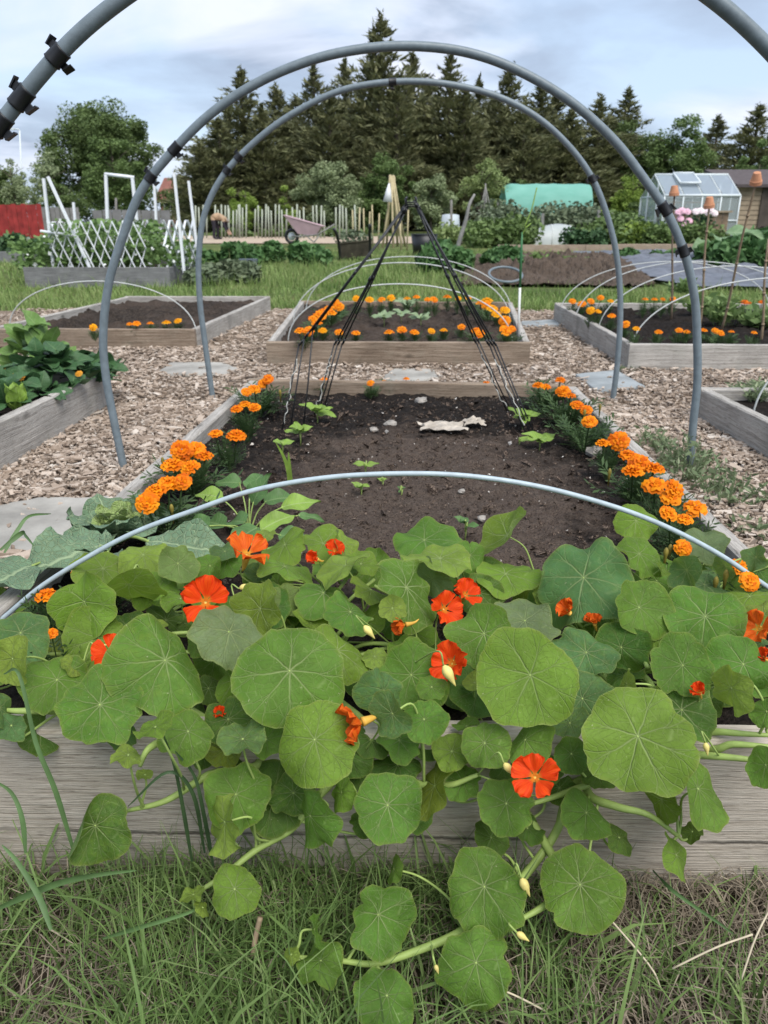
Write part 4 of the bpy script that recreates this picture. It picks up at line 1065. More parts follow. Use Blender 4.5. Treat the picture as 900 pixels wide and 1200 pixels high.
def blade_mat(name, c, vein=(.4, .5, .25), nside=9, rough=.5, pucker=0.0, trans=.2):
    b = NB(name, rough, .3); uv = b.coord('UV'); sp = b.n('SeparateXYZ'); b.L(uv, sp.inputs[0])
    oi = b.n('ObjectInfo').outputs['Random']
    a = b.math('MULTIPLY', b.math('ABSOLUTE', b.math('SUBTRACT', sp.outputs[0], .5)), 2.0)
    mid = b.ramp(a, [(.03, 1.0), (.10, 0.0)])
    q = b.math('FRACT', b.math('MULTIPLY', b.math('SUBTRACT', sp.outputs[1], b.math('MULTIPLY', a, .16)), nside))
    sv_ = b.ramp(b.math('ABSOLUTE', b.math('SUBTRACT', q, .5)), [(.0, .7), (.09, 0.0)])
    n = b.noise(b.pos(), 35, 4)
    col = b.ramp(n, [(.3, tuple(x * .78 for x in c)), (.7, tuple(x * 1.22 for x in c))])
    v = b.math('MAXIMUM', mid, sv_)
    if pucker:
        vo = b.n('TexVoronoi', feature='DISTANCE_TO_EDGE'); b.L(b.pos(), vo.inputs['Vector']); vo.inputs['Scale'].default_value = 95
        net = b.ramp(vo.outputs['Distance'], [(.0, .8), (.12, 0.0)]); v = b.math('MAXIMUM', v, net)
    col = b.mix(b.math('MULTIPLY', v, .6), col, vein); b.base(col)
    b.bump(b.math('MULTIPLY', v, -1.0), .7 if pucker else .4, .004)
    b.translucent(col, trans); return b.m
SAVOY = blade_mat('savoy_leaf', (.125, .20, .115), (.34, .42, .24), 7, .55, 1.0, .1)
SAVOYH = blade_mat('savoy_heart', (.24, .33, .10), (.45, .52, .25), 7, .5, 1.0, .15)
DOCK = blade_mat('green_leaf', (.085, .17, .05), (.2, .3, .12), 8, .5)
LIME = blade_mat('lime_leaf', (.21, .33, .055), (.35, .45, .18), 8, .5)
def place_leaf(parent, mat, base, direction, up, L_, Wd, seed, name='leaf', curl=.25, wave=.06, crinkle=0.0, pointed=1.0, stalk=None, vee=.25):
    d = Vector(direction).normalized(); u = Vector(up); u = (u - d * u.dot(d)).normalized(); x = d.cross(u)
    B = Matrix((x, d, u)).transposed(); vs, fs, uv = oval_leaf(L_, Wd, seed, curl, wave, 16 if crinkle else 12, pointed, vee)
    if crinkle: vs = [p + Vector((0, 0, crinkle * L_ * fbm(p.x / L_ * 9 + seed, p.y / L_ * 9, 3))) for p in vs]
    m = MB(); m.add([Vector(base) + B @ p for p in vs], fs, 0, uv); lf = m.build(name, mat, parent)
    if stalk is not None:
        m = MB(); m.tube(spline([Vector(base) + d * .004, (Vector(base) + Vector(stalk)) / 2 + Vector((0, 0, .01)), Vector(stalk)], 5), max(.0015, L_ * .018), 6); m.build('leaf_stalk', NSTEM, lf)
    return lf
# savoy cabbage
c = PZ(138, 625, .20); t = thing('savoy_cabbage', 'crinkled blue green savoy cabbage beside the flagstone at left', 'cabbage', (c.x, c.y, .165))
for k in range(9):
    a = R(40 * k + 10); inn = k % 2
    place_leaf(t, SAVOY, c + Vector((math.cos(a) * .02, math.sin(a) * .02, .005)), (math.cos(a), math.sin(a), .75 if inn else .25), (-math.cos(a) * .5, -math.sin(a) * .5, 1), .082, .09, k, curl=-.05, wave=.12, crinkle=.06, pointed=0.0, vee=.1)
for k in range(9):
    a = R(40 * k + 20 * (k % 2)); e = .35 + .35 * (k % 3); place_leaf(t, SAVOYH, c + Vector((math.cos(a) * .008, math.sin(a) * .008, .012 + .008 * (k % 3))), (math.cos(a), math.sin(a), e), (-math.cos(a) * e, -math.sin(a) * e, 1), .05 - .008 * (k % 3), .055 - .008 * (k % 3), 30 + k, 'heart_leaf', curl=-.15, wave=.14, crinkle=.06, pointed=0)
for (u0, v0, u1, v1, w, sd_) in ((120, 640, 18, 668, .115, 1), (130, 642, 60, 628, .07, 2), (172, 634, 285, 646, .085, 3), (125, 650, 100, 690, .08, 4), (40, 662, -30, 690, .10, 5)):
    p, q = PZ(u0, v0, .235), PZ(u1, v1, .235)
    place_leaf(t, SAVOY, p, q - p, (0, -.35, 1), (q - p).length, w, 50 + sd_, 'outer_leaf', curl=.12, wave=.12, crinkle=.07, pointed=.1, stalk=(c.x, c.y, .18))
# broad green plant behind the nasturtiums
c = PZ(292, 625, .175); t = thing('leafy_brassica', 'dark green leafy young plant with pointed leaves between the savoy and the open compost', 'plant', (c.x, c.y, .165))
for k, (u, v, L_, w, dxy) in enumerate(((245, 585, .06, .045, -1), (268, 570, .055, .045, -.5), (300, 574, .06, .05, .2), (330, 592, .07, .05, .9), (352, 604, .075, .045, 1.2), (275, 600, .065, .05, -.6), (305, 600, .07, .055, .2), (250, 607, .06, .05, -1), (325, 618, .07, .05, .8), (285, 626, .07, .055, -.2), (365, 612, .05, .02, 1.4), (230, 618, .06, .05, -1.2), (310, 636, .06, .05, .3), (345, 628, .06, .045, 1))):
    tip = PZ(u, v, .215); d = Vector((dxy, .25 + random.uniform(-.5, .5), random.uniform(-.2, .5))).normalized()
    b_ = tip - d * L_ * .5; b_.z = random.uniform(.20, .235)
    place_leaf(t, DOCK if k % 4 else LIME, b_, d, (-.1, -.5, 1), L_, w, 80 + k, curl=.25, wave=.08, stalk=(c.x, c.y, .17))
# seedlings and beans
def seedling(u, v, n, L_, label, cat='seedling', mat=LIME, z=.167, hgt=.03, group='seedlings in the front bed', sd_=0, name='seedling'):
    c = PZ(u, v, z); rn = random.Random(sd_ + int(u)); t = thing(name, label, cat, tuple(c), group); m = MB()
    m.tube([c - Vector((0, 0, .01)), c + Vector((.003, 0, hgt))], .0016, 6); m.build('stem', NSTEM, t)
    for k in range(n):
        a = 6.28 * k / n + rn.uniform(-.5, .5); h = hgt * rn.uniform(.6, 1.05)
        place_leaf(t, mat, c + Vector((0, 0, h)), (math.cos(a), math.sin(a) - .2, rn.uniform(.1, .9)), (0, -.4, 1), L_ * rn.uniform(.7, 1.15), L_ * .62, sd_ + k, curl=.2, stalk=c + Vector((0, 0, h * .5)))
seedling(428, 556, 2, .035, 'two-leaved lime green seedling behind the thin grey hoop near the middle', hgt=.035)
seedling(423, 580, 3, .028, 'upright pale green seedling just in front of the thin hoop', hgt=.022, sd_=3)
seedling(448, 568, 2, .016, 'tiny pale two-leaved sprout right under the thin hoop', hgt=.012, sd_=6)
seedling(470, 578, 3, .012, 'tiny grey green sprout in the compost right of two seedlings', hgt=.01, mat=DOCK, sd_=9)
seedling(545, 628, 4, .03, 'small drooping seedling just behind the top nasturtium leaves', hgt=.03, mat=DOCK, sd_=12)
seedling(578, 632, 2, .022, 'dark green sprout right of the drooping seedling behind the nasturtiums', hgt=.02, mat=DOCK, sd_=15)
seedling(742, 640, 3, .03, 'small grey green seedling between the right marigolds and the nasturtiums', hgt=.025, mat=DOCK, sd_=18)
bg = 'bean plants at the feet of the wigwam'
seedling(372, 496, 7, .058, 'lime green bean plant at the rear left foot of the wigwam', 'bean plant', hgt=.045, group=bg, sd_=21, name='bean_plant')
seedling(352, 520, 6, .050, 'pale green bean plant just inside the front left foot of the wigwam', 'bean plant', hgt=.04, group=bg, sd_=24, name='bean_plant')
seedling(331, 530, 3, .042, 'small bean plant left of the front left foot of the wigwam', 'bean plant', hgt=.03, group=bg, sd_=27, name='bean_plant')
seedling(612, 502, 8, .052, 'bean plant climbing behind the right foot of the wigwam', 'bean plant', hgt=.045, group=bg, sd_=30, name='bean_plant')
seedling(632, 526, 7, .050, 'bean plant right of the right foot of the wigwam', 'bean plant', hgt=.03, group=bg, sd_=33, name='bean_plant')
seedling(608, 522, 1, .045, 'single rounded bean leaf left of the right wigwam foot', 'bean plant', hgt=.02, group=bg, sd_=36, name='bean_plant')
c = PZ(340, 565, .167); m = MB()
for k, (dx, h) in enumerate(((0, .075), (-.03, .10))):
    vs = []; p0 = c; 
    for j in range(7):
        q = j / 6; p = p0 + Vector((dx * q * q, -.004 * q, h * q)); w = .006 * (1 - q) ** .6 + .0005; vs += [p - CR * w, p + CR * w]
    m.add(vs, [(2 * j, 2 * j + 1, 2 * j + 3, 2 * j + 2) for j in range(6)])
tag(m.build('grass_shoot', LIME, loc=tuple(c)), 'green grass shoot below the front left foot of the wigwam', 'weed')
cg = 'young squashes in the middle bed'
PALEL = blade_mat('squash_leaf', (.22, .30, .16), (.4, .46, .3), 6, .55)
for k, (u, v, lb) in enumerate(((450, 383, 'pale young squash at the left front inside the middle bed'), (470, 378, 'green young squash between two pale ones in the middle bed'), (493, 384, 'pale young squash at the right front inside the middle bed'), (478, 367, 'broad-leaved young squash at the back of the middle bed'))):
    seedling(u, v, 5, .085 if k != 3 else .12, lb, 'squash', PALEL, .165, .06, cg, 60 + 4 * k, 'young_squash')
# plants of the left-hand bed
def leaf_mound(parent, name, mat, c, rx, ry, h, n, L_, seed, up=.9):
    rn = random.Random(seed); m = MB()
    for k in range(n):
        a = rn.uniform(0, 6.28); q = math.sqrt(rn.random()); p = c + Vector((rx * q * math.cos(a), ry * q * math.sin(a), h * (1 - q * q) * rn.uniform(.55, 1) + .02))
        d = Vector((math.cos(a) * q + rn.uniform(-.6, .6), math.sin(a) * q + rn.uniform(-.6, .6) - .2, rn.uniform(-.1, up))).normalized(); u = Vector((rn.uniform(-.5, .5), rn.uniform(-.8, .2), 1)); u = (u - d * u.dot(d)).normalized(); x = d.cross(u)
        B = Matrix((x, d, u)).transposed(); l = L_ * rn.uniform(.6, 1.2); vs, fs, uv = oval_leaf(l, l * .8, seed + k, .2, .05, 8, .2)
        m.add([p + B @ (v - Vector((0, l * .5, 0))) for v in vs], fs, 0, uv)
    return m.build(name, mat, parent)
BROAD = blade_mat('dark_round_leaf', (.050, .115, .042), (.14, .22, .10), 7, .5)
BROADL = blade_mat('light_round_leaf', (.135, .235, .06), (.25, .35, .14), 7, .5)
og = 'plants in the left-hand bed'
for k, (u, v, rx, ry, h, n, mt, lb) in enumerate(((62, 455, .20, .16, .13, 100, BROAD, 'dark bushy round-leaved plant in the middle of the left-hand bed'), (105, 440, .12, .10, .07, 60, BROAD, 'low dark round-leaved plant near the right corner of the left-hand bed'),
                                             (12, 470, .16, .2, .07, 70, BROAD, 'dark round-leaved plant with orange flowers at the left picture edge'), (45, 430, .13, .10, .21, 34, BROADL, 'tall light green plant standing over the dark leaves in the left-hand bed'))):
    c = PZ(u, v, .2); t = thing('round_leaved_plant', lb, 'plant', tuple(c), og)
    leaf_mound(t, 'foliage', mt, c, rx, ry, h, n, .085 if k != 3 else .11, 300 + 50 * k)
    if k in (0, 2):
        for (uu, vv) in (((92, 437), (62, 425)) if k == 0 else ((12, 442), (24, 440), (2, 436))):
            p = PZ(uu, vv, .27); m0 = marigold_head(.018 if k == 2 else .012, 3 + uu, False); m = MB(); m.add([p + Matrix.Rotation(.7, 3, 'X') @ Vector(q) for q in m0.v], m0.f); m.build('flower', PETAL_ORANGE if uu != 62 else simple('white_petal', (.7, .7, .62), .6, .1), t)
c = PZ(22, 482, .2); t = thing('lettuce', 'small lime green upright lettuce at the near rim of the left-hand bed', 'lettuce', tuple(c), og)
for k in range(6):
    a = k * 1.05; place_leaf(t, LIME, c, (math.cos(a) * .5, math.sin(a) * .5, 1), (-math.cos(a), -math.sin(a), .5), .09, .06, 500 + k, curl=-.15, pointed=0)

# weeds round the right-hand hoop foot, seedlings in the right-hand bed
WEED = foliage('weed_leaf', [(.075, .12, .05), (.12, .175, .08), (.18, .235, .12), (.26, .30, .18)])
def narrow_weed(c, rx, ry, h, n, L_, w, seed, name, label, cat, group, mat=WEED):
    rn = np.random.default_rng(seed); V = []; c = np.array(c)
    t = thing(name, label, cat, tuple(c), group)
    for k in range(n):
        a = rn.uniform(0, 6.28); q = math.sqrt(rn.uniform(0, 1)); hh = h * rn.uniform(.4, 1) * (1 - .5 * q)
        b0 = c + [rx * q * math.cos(a) * .6, ry * q * math.sin(a) * .6, 0]; e = c + [rx * q * math.cos(a), ry * q * math.sin(a), hh]
        d = e - b0; d = d / np.linalg.norm(d); sw = np.cross(d, [0.3, 1, .2]); sw /= np.linalg.norm(sw)
        V += [b0 - sw * .0012, b0 + sw * .0012, e + sw * .0008, e - sw * .0008]
        for j in range(8):
            p = b0 + (e - b0) * rn.uniform(.2, 1); dr = rn.normal(0, 1, 3); dr[2] = abs(dr[2]) * .5 + .2; dr /= np.linalg.norm(dr); l = L_ * rn.uniform(.6, 1.3)
            s2 = np.cross(dr, rn.normal(0, 1, 3)); s2 /= np.linalg.norm(s2)
            V += [p, p + dr * l * .45 + s2 * l * w, p + dr * l, p + dr * l * .45 - s2 * l * w]
    bulk('foliage', V, 4, mat, t); return t
wg_ = 'weeds growing in the chips beside the front bed'
for k, (u, v, rx, ry, h, n, lb) in enumerate(((800, 560, .10, .14, .15, 60, 'largest grey green weed clump round the right foot of the middle hoop'), (852, 590, .10, .10, .12, 45, 'weed clump right of the middle hoop foot, close to the bed rim'), (765, 530, .07, .12, .10, 34, 'low weed clump on the chips left of the right hoop foot'),
                                           (880, 632, .06, .07, .06, 22, 'small weed tuft outside the right rim near the picture edge'), (770, 412, .09, .05, .08, 26, 'feathery weed at the front board of the right-hand caned bed'), (545, 428, .05, .03, .03, 14, 'tiny weed on the chips before the middle bed'), (735, 437, .06, .05, .05, 16, 'small weed beside the blue grey flagstone'))):
    narrow_weed(tuple(PZ(u, v, zt(2))), rx, ry, h, int(n * 1.1), .022, .17, 600 + k, 'weed_clump', lb, 'weed', wg_)
sg = 'feathery seedlings in the right-edge bed'
for k, (u, v, lb) in enumerate(((886, 470, 'feathery green seedling in the right-edge bed nearest its front board'), (897, 462, 'feathery green seedling cut by the right picture edge'), (872, 464, 'small feathery seedling behind the left board of the right-edge bed'))):
    narrow_weed(tuple(PZ(u, v, .165)), .06, .05, .07, 26, .03, .12, 640 + k, 'feathery_seedling', lb, 'seedling', sg)
# tomatoes between the canes
tg = 'tomato plants in the right-hand caned bed'
for k, (u, v, h, lb) in enumerate(((850, 382, .24, 'tall pale green tomato plant at the third cane with a terracotta pot'), (824, 370, .16, 'smaller tomato plant at the second cane with a terracotta pot'), (798, 345, .14, 'tomato plant behind the first cane with a terracotta pot'), (892, 385, .13, 'small tomato plant at the cane on the right picture edge'))):
    narrow_weed(tuple(PZ(u, v, .17)), .12, .10, h, 26, .07, .22, 660 + k, 'tomato_plant', lb, 'tomato plant', tg, foliage('tomato_leaf', [(.10, .17, .05), (.16, .24, .08), (.22, .30, .12)]) if k == 0 else bpy.data.materials['tomato_leaf'])

# canes with terracotta pots
CANE = simple('bamboo_cane', (.27, .20, .13), .6, .25, 25)
CANE_D = simple('dark_cane', (.16, .12, .085), .65, .25, 25)
TERRA = simple('terracotta', (.50, .235, .13), .8, .15, 30)
kg = 'bamboo canes in the right-hand bed'
for (u0, v0, Y0, u1, v1, Y1, mt, lb, plb) in ((789, 357, 5.0, 790, 226, 4.95, CANE_D, 'dark cane, leftmost of those with a terracotta pot', 'terracotta pot upside down on the leftmost cane'), (822, 372, 4.6, 831, 240, 4.5, CANE, 'middle cane of the three that carry a terracotta pot', 'terracotta pot upside down on the middle cane, tilted'),
                                       (846, 380, 4.4, 886, 212, 4.1, CANE, 'leaning cane, rightmost of those with a terracotta pot', 'terracotta pot upside down on the tall leaning cane'), (893, 395, 4.05, 900, 280, 4.0, CANE, 'potless bamboo cane cut by the right picture edge', None)):
    a, b = PD(u0, v0, Y0), PD(u1, v1, Y1); a.z = .15; m = MB()
    pts = [a.lerp(b, k / 10) + Vector((.004 * math.sin(k * .7), 0, 0)) for k in range(11)]
    m.tube(pts, [.0072 - .0002 * k for k in range(11)], 8)
    for k in (2, 5, 8): m.tube([pts[k] - (b - a).normalized() * .006, pts[k] + (b - a).normalized() * .006], .0084, 8)
    tag(m.build('bamboo_cane', mt, loc=tuple(a)), lb, 'cane', kg)
    if plb:
        d = (b - a).normalized(); d = (d + Vector((random.uniform(-.15, .1), 0, 0))).normalized(); s = .029; m = MB()
        o = b + d * .02
        m.tube([o - d * s * 1.25, o - d * s * 1.25, o - d * s * .62, o - d * s * .58, o + d * s * .62, o + d * s * .7, o + d * s * .70], [s * .80, s * 1.0, s * 1.0, s * .90, s * .62, s * .58, s * .2], 18)
        tag(m.build('terracotta_pot', TERRA, loc=tuple(o), smooth=False), plb, 'flower pot', 'terracotta pots capping canes')
# white and green stake at the corner of the middle bed
a, b = PD(607, 402, 3.85), PD(611, 292, 3.85); m = MB(); m.tube([a, a.lerp(b, .6)], .006, 8)
t = thing('garden_stake', 'slim white and green stake with yellow tie at the right corner of the middle bed', 'stake', tuple(a))
m.build('pole', simple('white_plastic', (.62, .63, .6), .5, .08, 30), t); m = MB(); m.tube([a.lerp(b, .6), b, PD(612, 272, 3.85)], [.006, .006, .003], 8); m.build('sleeve', simple('green_plastic', (.05, .17, .07), .5, .15, 30), t)
m = MB(); m.tube(spline([PD(612, 275, 3.85), PD(616, 268, 3.85), PD(622, 262, 3.87), PD(615, 266, 3.84), PD(623, 245, 3.86), PD(629, 220, 3.9)], 5), .0028, 6); m.build('tie', LIME, t)

# ================================================================== grass in front
def blades(rng, base, L_, wd, lean, az, seg=3):
    n = len(base); V = np.zeros((n, (seg + 1) * 2, 3)); d = np.stack([np.cos(az), np.sin(az), np.zeros(n)], 1); s = np.stack([-np.sin(az + rng.normal(0, .6, n)), np.cos(az), np.zeros(n)], 1)
    for j in range(seg + 1):
        q = j / seg; ang = lean * q
        p = base + d * (L_ * q * np.sin(ang))[:, None] + np.array([0, 0, 1.0]) * (L_ * q * np.cos(ang))[:, None]
        w = (wd * (1 - q) ** .7 + .0002)[:, None] * .5
        V[:, 2 * j] = p - s * w; V[:, 2 * j + 1] = p + s * w
    q = np.array([(2 * j, 2 * j + 1, 2 * j + 3, 2 * j + 2) for j in range(seg)])
    Fc = (np.arange(n)[:, None, None] * ((seg + 1) * 2) + q[None]).reshape(-1, 4)
    return V.reshape(-1, 3), Fc
G_NEAR = foliage('grass_blade', [(.06, .11, .028), (.095, .165, .04), (.14, .22, .06), (.20, .265, .10)], trans=.2)
STRAW = foliage('dry_straw', [(.05, .038, .027), (.11, .085, .06), (.19, .15, .11), (.33, .28, .21)], rough=.8, trans=.1)
def front_grass():
    rng = np.random.default_rng(11)
    def area(n, pat, y0=.38, y1=.715, xm=.62):
        out = []
        while len(out) < n:
            x, y = rng.uniform(-xm, xm), rng.uniform(y0, y1)
            if xm > 1 and (in_bed(x, y) or (abs(x) < .62 and .38 < y < .715)): continue
            if rng.random() < pat(x, y): out.append((x, y, gz(x, y) - .004))
        return np.array(out)
    def green(x, y):
        k = .5 + .9 * fbm(x * 4 + 3, y * 5, 5)
        if x > .20: k *= .35
        else: k += .3
        return max(.04, min(1, k))
    b = area(13500, green); n = len(b); L_ = rng.lognormal(math.log(.050), .5, n).clip(.015, .16)
    V, Fc = blades(rng, b, L_, rng.lognormal(math.log(.0023), .45, n).clip(.001, .006), rng.uniform(.1, 1.3, n), rng.uniform(0, 6.28, n))
    struct(bulk_idx('grass', V, Fc, G_NEAR, smooth=True), 'stuff')
    b = area(12000, lambda x, y: 1 if y < .9 else .4, .1, 1.0, 1.7); n = len(b)
    V, Fc = blades(rng, b, rng.lognormal(math.log(.05), .45, n).clip(.015, .14), rng.uniform(.0015, .004, n), rng.uniform(.15, 1.2, n), rng.uniform(0, 6.28, n))
    struct(bulk_idx('grass', V, Fc, G_NEAR, smooth=True), 'stuff')
    b = area(6500, lambda x, y: (.35 if x < .2 else 1) * (.6 + .5 * fbm(x * 5, y * 5, 9))); n = len(b); b[:, 2] += rng.uniform(.002, .014, n)
    V, Fc = blades(rng, b, rng.uniform(.02, .085, n), rng.uniform(.0009, .0022, n), rng.uniform(1.15, 1.62, n), rng.uniform(0, 6.28, n), 2)
    struct(bulk_idx('dry_straw', V, Fc, STRAW), 'stuff')
front_grass()
# single long couch-grass stems leaning on the board
def couch(px, w, label, mat, sd_):
    pts = spline([PD(u, v, y) for u, v, y in px], 6); n = len(pts); m = MB(); vs = []
    for k, p in enumerate(pts):
        q = k / (n - 1); ww = w * (1 - q) ** .5 * min(1, .35 + q * 3) / 2 + .0004
        d = (pts[min(k + 1, n - 1)] - pts[max(k - 1, 0)]).normalized(); s = d.cross(-CF); s = (s.normalized() + CF * .25)
        vs += [p - s * ww, p + CF * ww * .5, p + s * ww]
    m.add(vs, [f for k in range(n - 1) for f in ((3 * k, 3 * k + 1, 3 * k + 4, 3 * k + 3), (3 * k + 1, 3 * k + 2, 3 * k + 5, 3 * k + 4))])
    tag(m.build('couch_grass', mat, loc=tuple(pts[0])), label, 'grass blade', 'long grass blades by the front board')
CG = simple('couch_grass_blade', (.075, .135, .045), .55, .25, 25); CGD = simple('dark_couch_grass', (.04, .075, .028), .55, .25, 25)
for k, (px, w, mt, lb) in enumerate((
 ([(-10, 1068, .60), (60, 1038, .6), (110, 1026, .6), (160, 1020, .61)], .008, CG, 'broad flat grass blade lying level at the left picture edge'),
 ([(225, 1010, .66), (215, 950, .655), (205, 900, .65), (192, 862, .64)], .004, CGD, 'dark grass stem rising up the board to the small drooping shoot'),
 ([(250, 1015, .66), (240, 960, .65), (228, 910, .65), (205, 880, .64)], .0042, CGD, 'second dark grass stem close right of the drooping shoot'),
 ([(240, 1000, .66), (226, 930, .65), (196, 905, .64), (150, 945, .64)], .004, CGD, 'thin dark grass blade arching left across the board'),
 ([(90, 1010, .62), (66, 930, .63), (42, 870, .64), (22, 790, .66), (4, 790, .68)], .005, CG, 'long grass blade climbing in front of the leftmost nasturtium leaves'),
 ([(30, 1000, .62), (26, 960, .63), (14, 930, .64), (-6, 915, .64)], .005, CG, 'bent grass blade against the left end of the board'),
 ([(60, 1090, .56), (45, 1050, .58), (20, 1010, .6), (2, 990, .61)], .006, CG, 'pale grass blade leaning left near the lower left corner'),
 ([(120, 1100, .57), (170, 1085, .57), (220, 1070, .58), (235, 1060, .59)], .005, CG, 'flat grass blade pointing at the dangling shoot tip'),
 ([(765, 1020, .64), (790, 1045, .6), (840, 1080, .58), (860, 1095, .57)], .004, CG, 'thin green blade slanting down on the bare patch at right'),
 ([(0, 645, 1.0), (25, 625, 1.02), (30, 628, 1.0), (40, 640, .98)], .007, CG, 'arched grass blade in front of the big flagstone'),
 ([(5, 648, 1.05), (20, 622, 1.08), (34, 605, 1.1), (60, 602, 1.1)], .006, CG, 'second grass blade curving over the flagstone edge'))):
    couch(px, w, lb, mt, k)
ST1 = simple('straw_stalk', (.50, .43, .31), .75, .15, 40)
for k, (px, lb) in enumerate((([(788, 1135, .55), (840, 1110, .555), (882, 1095, .56)], 'longest straw stalk on the bare patch at lower right'), ([(868, 1150, .54), (885, 1100, .56), (905, 1060, .58)], 'upright leaning straw stalk at the lower right edge'), ([(560, 1150, .54), (600, 1165, .53), (640, 1185, .52)], 'pale straw stalk right of the lowest nasturtium leaf'),
                              ([(305, 1075, .60), (300, 1095, .595), (296, 1120, .585)], 'short brown twig standing below the drooping runner tip'), ([(700, 1060, .60), (760, 1130, .56), (775, 1160, .55)], 'thin straw stalk slanting down from the right leaf'))):
    m = MB(); m.tube(spline([PD(u, v, y) for u, v, y in px], 5), .0010 if k != 3 else .003, 6); tag(m.build('straw_stalk', ST1 if k != 3 else CANE, loc=tuple(PD(*px[0]))), lb, 'straw', 'straw stalks on the front grass')
# ================================================================== background
def leaf_quads(rng, C, size, up=.3, droop=0.0, asp=.5):
    """diamond leaves at centres C"""
    n = len(C); d = rng.normal(0, 1, (n, 3)); d[:, 2] = d[:, 2] * .6 - droop; d /= np.linalg.norm(d, axis=1)[:, None]
    r = rng.normal(0, 1, (n, 3)); r[:, 2] += up * 2; s = np.cross(d, r); s /= np.linalg.norm(s, axis=1)[:, None] + 1e-6
    l = (size * rng.uniform(.6, 1.3, n))[:, None] * .5; nn = np.cross(d, s)
    V = np.stack([C - d * l, C + s * l * asp * 1.1 - d * l * .15 + nn * l * .1, C + d * l, C - s * l * asp * 1.1 - d * l * .15 + nn * l * .1], 1)
    return V.reshape(-1, 3)
def crown_pts(rng, c, rx, ry, rz, ncl, per, clr, flat=.75, power=.5):
    out = []
    for k in range(ncl):
        d = rng.normal(0, 1, 3); d /= np.linalg.norm(d); q = rng.uniform(0, 1) ** power
        wob = 1 + .28 * fbm(d[0] * 1.6 + c[0], d[1] * 1.6, d[2] * 1.6 + c[1])
        p = np.array(c) + d * np.array([rx, ry, rz]) * q * wob
        r = clr * rng.uniform(.55, 1.35)
        g = rng.normal(0, 1, (per, 3)); g /= np.linalg.norm(g, axis=1)[:, None]; g *= (rng.uniform(0, 1, per) ** .45)[:, None]
        out.append(p + g * np.array([r, r, r * flat]))
    return np.concatenate(out)
BARK = simple('bark', (.085, .07, .055), .95, .35, 12, .5)
BARKG = simple('grey_bark', (.22, .215, .20), .9, .25, 12, .4)
def tree_trunk(t, base, top, r, nlimb, reach, seed, mat=BARK, name='trunk'):
    rn = random.Random(seed); base = Vector(base); top = Vector(top); m = MB()
    pts = [base.lerp(top, k / 7) + Vector((rn.uniform(-.05, .05), rn.uniform(-.05, .05), 0)) * (top - base).length * .25 * (k > 0) for k in range(8)]
    pts[0] = base - Vector((0, 0, .2)); m.tube(pts, [r * (1.25 if k == 0 else 1 - .12 * k) for k in range(8)], 9)
    for k in range(nlimb):
        q = rn.uniform(.3, .95); i = int(q * 7); p = pts[i]; a = rn.uniform(0, 6.28); l = reach * rn.uniform(.5, 1)
        e = p + Vector((math.cos(a) * l, math.sin(a) * l, l * rn.uniform(.3, .9)))
        m.tube(spline([p, p.lerp(e, .5) + Vector((0, 0, l * .08)), e], 4), [r * .5 * (1 - .1 * j) * (1 - q * .5) for j in range(9)], 6)
    m.build(name, mat, t)
def broad_tree(label, u, vtop, vbase, wpx, Y, mat, seed, ncl=60, per=110, leaf=.22, name='broadleaf_tree', cat='tree', group='trees behind the allotments', trunk=True, depth=.8, low=.05, clr=.22, power=.5, flat=.75):
    b = PD(u, vbase, Y); b.z = zt(Y); top = PD(u, vtop, Y); ht = top.z - b.z; rx = wpx / 2 * Y / F * .95
    rng = np.random.default_rng(seed); t = thing(name, label, cat, tuple(b), group)
    rz = ht * (1 - low) / 2; c = (b.x, b.y, b.z + ht * low + rz)
    if trunk: tree_trunk(t, b, (b.x, b.y, b.z + ht * .8), max(.03, ht * .025), 9, rx * .8, seed)
    C = crown_pts(rng, c, rx * .92, rx * depth, rz * .92, int(ncl * 1.25), int(per * 1.7), clr * (rx + rz) / 2, flat, power)
    C[:, 2] = np.maximum(C[:, 2], b.z + .03)
    bulk('crown' if trunk else 'foliage', leaf_quads(rng, C, leaf * .72), 4, mat, t); return t

F_CON = foliage('conifer_spray', [(.055, .066, .032), (.088, .10, .046), (.13, .142, .062), (.20, .198, .095)], trans=.2)
F_OAK = foliage('oak_leaf', [(.06, .095, .03), (.09, .135, .042), (.13, .18, .06)], trans=.15)
F_MID = foliage('hedgerow_leaf', [(.065, .105, .034), (.10, .155, .046), (.145, .21, .068)], trans=.15)
F_WIL = foliage('willow_leaf', [(.15, .19, .09), (.21, .255, .125), (.28, .33, .18)], trans=.15)
F_LIME = foliage('lime_green_leaf', [(.12, .18, .03), (.17, .25, .04), (.24, .32, .07)], trans=.2)
F_APPLE = foliage('apple_leaf', [(.14, .19, .06), (.20, .26, .09), (.26, .32, .13)], trans=.2)
F_POT = foliage('potato_leaf', [(.04, .095, .03), (.065, .14, .045), (.10, .19, .065)], trans=.15)
F_PEA = foliage('pea_leaf', [(.08, .145, .04), (.12, .20, .06), (.17, .26, .09)], trans=.2)
F_GREY = foliage('grey_green_leaf', [(.085, .115, .065), (.12, .155, .09), (.165, .20, .12)], trans=.12)
F_DARK = foliage('dark_crop_leaf', [(.022, .055, .022), (.04, .085, .033), (.06, .12, .045)], trans=.1)

